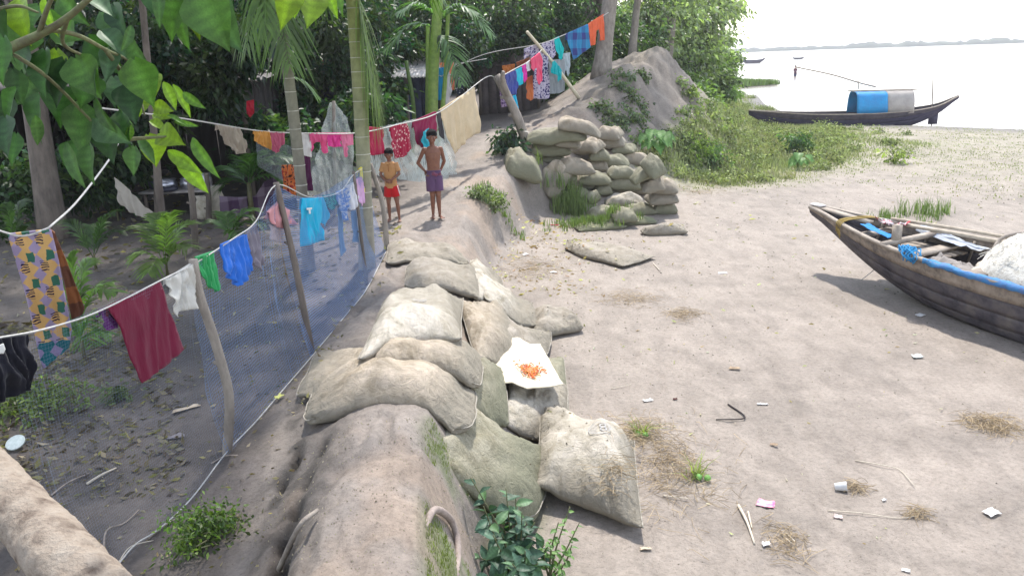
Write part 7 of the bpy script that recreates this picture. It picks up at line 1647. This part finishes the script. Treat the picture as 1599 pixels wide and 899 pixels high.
for a in (('straw and roots strewn right of the nearest white sandbag', 1045, 725, 90, 60, 420, 1), ('clump of dry water weed at the upper end of the strewn straw', 1005, 672, 40, 22, 130, 2), ('thin line of washed up straw in the middle of the mud', 985, 468, 45, 18, 150, 3), ('dry straw right of the thin washed up line', 1068, 492, 30, 12, 110, 4),
          ('dry weed heap at the right edge of the mud', 1552, 665, 50, 20, 240, 5), ('small straw scatter by the split canes', 1225, 845, 35, 25, 80, 6), ('straw at the foot of the eroded edge', 835, 420, 60, 34, 240, 7), ('straw right of the heap foot', 1090, 300, 50, 14, 120, 8), ('small dark weed tuft by the plastic cup', 1335, 763, 12, 8, 40, 9), ('dry twigs on the long straight straw', 1432, 803, 16, 8, 40, 10), ('straw by the last near sandbag', 960, 800, 40, 14, 60, 11)):
    straw(*a)
for px, py, lb, sd in ((1000, 678, 'yellow green water plant thrown on the straw', 1), (1085, 745, 'green water plant with bulbs on the straw', 2)):
    g_ = G(px, py); r = np.random.default_rng(sd); t = empty('water_plant', g_, lb, 'plant')
    tag(MB().add(*blades(np.tile(g_+V(0, 0, .01), (6, 1)), .14, .012, V(.22, .26, .08), sd, 6, .03, 2.2)).build('blades', LEAF, t, smooth=False), kind='stuff')
    for q in range(2): MB().add(*ellips(g_+V(.02+.06*q-.05*(sd == 1), -.04-.02*q, .025), (.026, .026, .024))).build('bulb', M('bulb', (.20, .42, .12), (.14, .30, .08), 20, bmp=0), t)
def scrap(name, label, px, py, w_, h_, colr, seed, cat='litter', yaw=0, z=.012, grp='rubbish scattered on the mud', amp=.012):
    c = G(px, py); a = math.radians(yaw); e1 = V(math.cos(a), math.sin(a), 0)*w_/2; e2 = V(-math.sin(a), math.cos(a), 0)*h_/2; c = c+V(0, 0, z)
    rumple(name, label, cat, [c-e1-e2, c+e1-e2*.8, c+e1*.9+e2, c-e1*.8+e2*.9], colr, amp, (9, 7), seed, group=grp)
WP = M('white_scrap', (.75, .73, .72), (.6, .58, .57), 20, bmp=.002, rough=.5)
packet = M('pink_packet', (.72, .10, .26), (.80, .62, .66), 26, bmp=.002, rough=.4)
for a in (('plastic_packet', 'pink and white plastic packet lying on the mud', 1195, 788, .13, .10, packet, 3, 'packet', -25), ('paper_scrap', 'white paper scrap above the straw on the mud', 1011, 626, .09, .05, WP, 4, 'paper', 10), ('paper_scrap', 'long white scrap right of the dark forked twig', 1190, 632, .10, .03, WP, 5, 'paper', -8),
          ('plastic_bag', 'white plastic bag lump near the right edge of the mud', 1548, 803, .11, .08, WP, 6, 'plastic bag', 20, .02), ('plastic_bag', 'torn clear bag below the bow of the near boat', 1432, 558, .12, .08, M('clear_bag', (.60, .62, .60), (.42, .46, .44), 20, rough=.3), 7, 'plastic bag', 0, .02), ('paper_scrap', 'white scrap beside the hull shadow of the near boat', 1437, 493, .13, .09, WP, 8, 'paper', 30),
          ('leaf', 'curled dead leaf on the open mud', 1147, 577, .11, .05, M('dead_leaf', (.40, .30, .20), (.25, .18, .13), 20), 9, 'leaf', -20, .02), ('paper_scrap', 'white scrap at the foot of the eroded edge, left of the straw', 820, 398, .12, .08, WP, 10, 'paper', 40), ('paper_scrap', 'second white scrap at the foot of the eroded edge', 864, 426, .10, .07, WP, 11, 'paper', -30),
          ('paper_scrap', 'small white scrap at the bottom edge of the mud', 1414, 892, .05, .03, WP, 12, 'paper', -30), ('paper_scrap', 'pinkish scrap near the long straight straw', 1308, 808, .06, .04, M('pink_scrap', (.6, .48, .46), (.5, .4, .38), 20), 13, 'paper', -30), ('shell', 'pale shell-like lump near the long split cane', 1196, 852, .06, .04, WP, 14, 'litter', 0, .02),
          ('paper_scrap', 'small white scrap between the cup and the straight straw', 1380, 782, .03, .02, WP, 15, 'paper', 0), ('leaf', 'pale dry leaf near the bottom of the mud', 1008, 858, .08, .03, M('pale_leaf', (.6, .5, .38), (.45, .36, .26), 20), 16, 'leaf', 0), ('paper_scrap', 'white scrap on the wet mud left of the near boat', 1128, 427, .14, .07, WP, 17, 'paper', 0),
          ('red_wrapper', 'red wrapper at the foot of the grass tuft', 866, 352, .16, .05, M('red_wrap', (.5, .08, .10), (.3, .05, .07), 20), 18, 'wrapper', -20), ('leaf', 'dark leaf on the mud near the right end of the net', 1054, 624, .04, .03, M('dark_leaf', (.12, .05, .04), (.07, .03, .03), 20), 19, 'leaf', 0), ('leaf', 'dead leaf curled on the open mud, lower middle', 1208, 696, .06, .03, M('dead_leaf', (.40, .30, .20), (.25, .18, .13), 20), 20, 'leaf', -20, .015)):
    scrap(*a)
scrap('leaf', 'long pale dry leaf in the sunlit patch of the yard', 290, 640, .20, .06, M('pale_leaf', (.6, .5, .38), (.45, .36, .26), 20), 21, 'leaf', 35, grp='big dry leaves in the yard')
scrap('leaf', 'yellow leaf caught on the cord of the net', 437, 624, .07, .045, M('yellow_leaf', (.50, .52, .18), (.4, .4, .12), 20), 22, 'leaf', 60, grp='big dry leaves in the yard', z=.03)
scrap('leaf', 'bluish dry leaf lying in the shaded yard', 275, 683, .12, .05, M('grey_leaf', (.25, .23, .24), (.18, .16, .17), 20), 23, 'leaf', 15, grp='big dry leaves in the yard')
c = G(1312, 765)+V(0, 0, .03); Rc = rot('y', math.radians(80))@rot('x', .3)
v, f = lathe([(.024, -.04), (.026, -.038), (.036, .04), (.038, .042), (.034, .04), (.024, -.034), (.001, -.034)], (0, 0, 0)); tag(mesh('plastic_cup', v@Rc.T+c, f, M('cup', (.70, .70, .70), (.6, .6, .6), 20, rough=.35, bmp=0)), 'small white plastic cup lying on its side on the mud', 'cup')
c = G(27, 700)+V(0, 0, .01)
v, f = lathe([(.001, .012), (.045, .012), (.05, .010), (.058, .016), (.062, .012), (.060, .0), (.052, .004), (.001, .006)], (0, 0, 0), 32); v = v@rot('x', math.radians(28)).T+c+V(0, 0, .03)
o = mesh('round_litter', v, f, M('clear_lid', (.55, .60, .58), (.40, .46, .44), 30, rough=.25, bmp=.002)); tag(o, 'round clear plastic lid lying by the top of the leaning trunk', 'lid')
# clods and pebbles on the mud, leaf litter in the yard
def litter(name, label, n, box_, cols_, size, seed, test=None, thick=False, mat=None):
    r = np.random.default_rng(seed); d = r.uniform(box_[2], box_[3], n*2); a = r.uniform(box_[0], box_[1], n*2); x = d*np.tan(np.radians(a)); y = d
    if test is not None: k = test(x, y, r); x, y = x[k], y[k]
    x, y = x[:n], y[:n]; n = len(x); z = np.maximum(hgt(x, y), supfull(x, y))+.003; p = np.c_[x, y, z]
    cc_ = np.asarray(cols_)[r.integers(len(cols_), size=n)]*r.uniform(.6, 1.3, (n, 1)); s = size*r.uniform(.35, 1.4, n)*np.clip(y/5, .7, 3)
    if thick:
        th = r.uniform(0, 6.28, (n, 1)); an = th+np.array([0, 2.1, 4.2])+r.uniform(-.5, .5, (n, 3)); w = s[:, None]*r.uniform(.6, 1.1, (n, 3))
        b = np.stack([x[:, None]+w*np.cos(an), y[:, None]+w*np.sin(an), np.repeat(z[:, None]-.006, 3, 1)], -1); tp = p+np.c_[r.normal(size=(n, 2))*s[:, None]*.2, s*.55]
        v = np.concatenate([b, tp[:, None]], 1).reshape(-1, 3); i = np.arange(n)[:, None]*4; f = np.concatenate([i+np.array([[0, 1, 3]]), i+np.array([[1, 2, 3]]), i+np.array([[2, 0, 3]])]); cl = np.repeat(cc_, 4, 0)
    else:
        dd = r.normal(size=(n, 3))*V(1, 1, .18); v, f, cl = leafquads(p+V(0, 0, .004), dd, s, s*.42, cc_, droop=-.12, r=r)
    tag(mesh(name, v, f, mat or LEAF, None, False, np.clip(cl, .01, .8)), label, kind='stuff')
yt = lambda x, y, r: (x < np.interp(y, _sy, _sx[:, 2])+.15) & (fbm(x*1.2, y*1.2, s=100)+r.uniform(-.7, .7, len(x)) > -.1)
litter('leaf_litter', 'dry leaves littering the shaded yard', 3800, (-42, -8, 3, 17), [(.20, .15, .10), (.34, .27, .19), (.12, .085, .06), (.27, .22, .18), (.16, .14, .13)], .040, 1, yt)
litter('leaf_litter', 'heap of dead leaves and twigs at the left of the yard', 1500, (-36, -25, 4.2, 7.5), [(.16, .12, .09), (.27, .22, .16), (.09, .06, .05), (.20, .17, .14)], .065, 2)
bt_ = lambda x, y, r: (x > np.interp(y, _sy, _sx[:, 5])) & (landdist(x, y) > 1) & (fbm(x*.7, y*.9, s=101)+r.uniform(-.8, .8, len(x)) > .25)
litter('beach_litter', 'small dark clods and bits strewn over the mud', 1700, (-6, 35, 3.5, 17), [(.12, .10, .09), (.17, .14, .12), (.10, .08, .08)], .0085, 3, bt_, True)
litter('beach_litter', 'pale bits of shell, straw and paper strewn over the mud', 500, (-4, 35, 3.5, 17), [(.55, .50, .44), (.42, .36, .29), (.6, .58, .55), (.35, .25, .18)], .030, 4, bt_)
litter('bank_crumbs', 'crumbs of earth on the near bank', 1100, (-30, 1, 2.4, 4.3), [(.24, .205, .18), (.20, .17, .15)], .009, 5, lambda x, y, r: (x > np.interp(y, _sy, _sx[:, 2])) & (x < np.interp(y, _sy, _sx[:, 5])), True)
rl = lambda x, y, r: (x > np.interp(y, _sy, _sx[:, 5])-.1) & (x < np.interp(y, _sy, _sx[:, 5])+1.4)
litter('beach_litter', 'reddish dead leaves at the foot of the eroded edge', 420, (-4, 8, 10, 15), [(.34, .20, .15), (.42, .30, .22), (.55, .48, .40)], .03, 6, rl)

# ------------------------------------------------------------------ river haze
m = bpy.data.materials.new('haze'); m.use_nodes = True; nt = m.node_tree; nt.nodes.remove(nt.nodes['Principled BSDF'])
pv = nt.nodes.new('ShaderNodeVolumePrincipled'); pv.inputs['Color'].default_value = (.93, .95, 1, 1); pv.inputs['Density'].default_value = .0008; pv.inputs['Anisotropy'].default_value = .2
nt.links.new(pv.outputs[0], nt.nodes['Material Output'].inputs['Volume'])
v, f = box((0, 0, 0), (3400, 3400, 14)); v[:, 2] = np.where(v[:, 2] < 0, -3.2, 13.5)
tag(mesh('haze', v, f, m, None, False, origin=V(0, 0, 0)), 'pale humid river haze', kind='stuff')
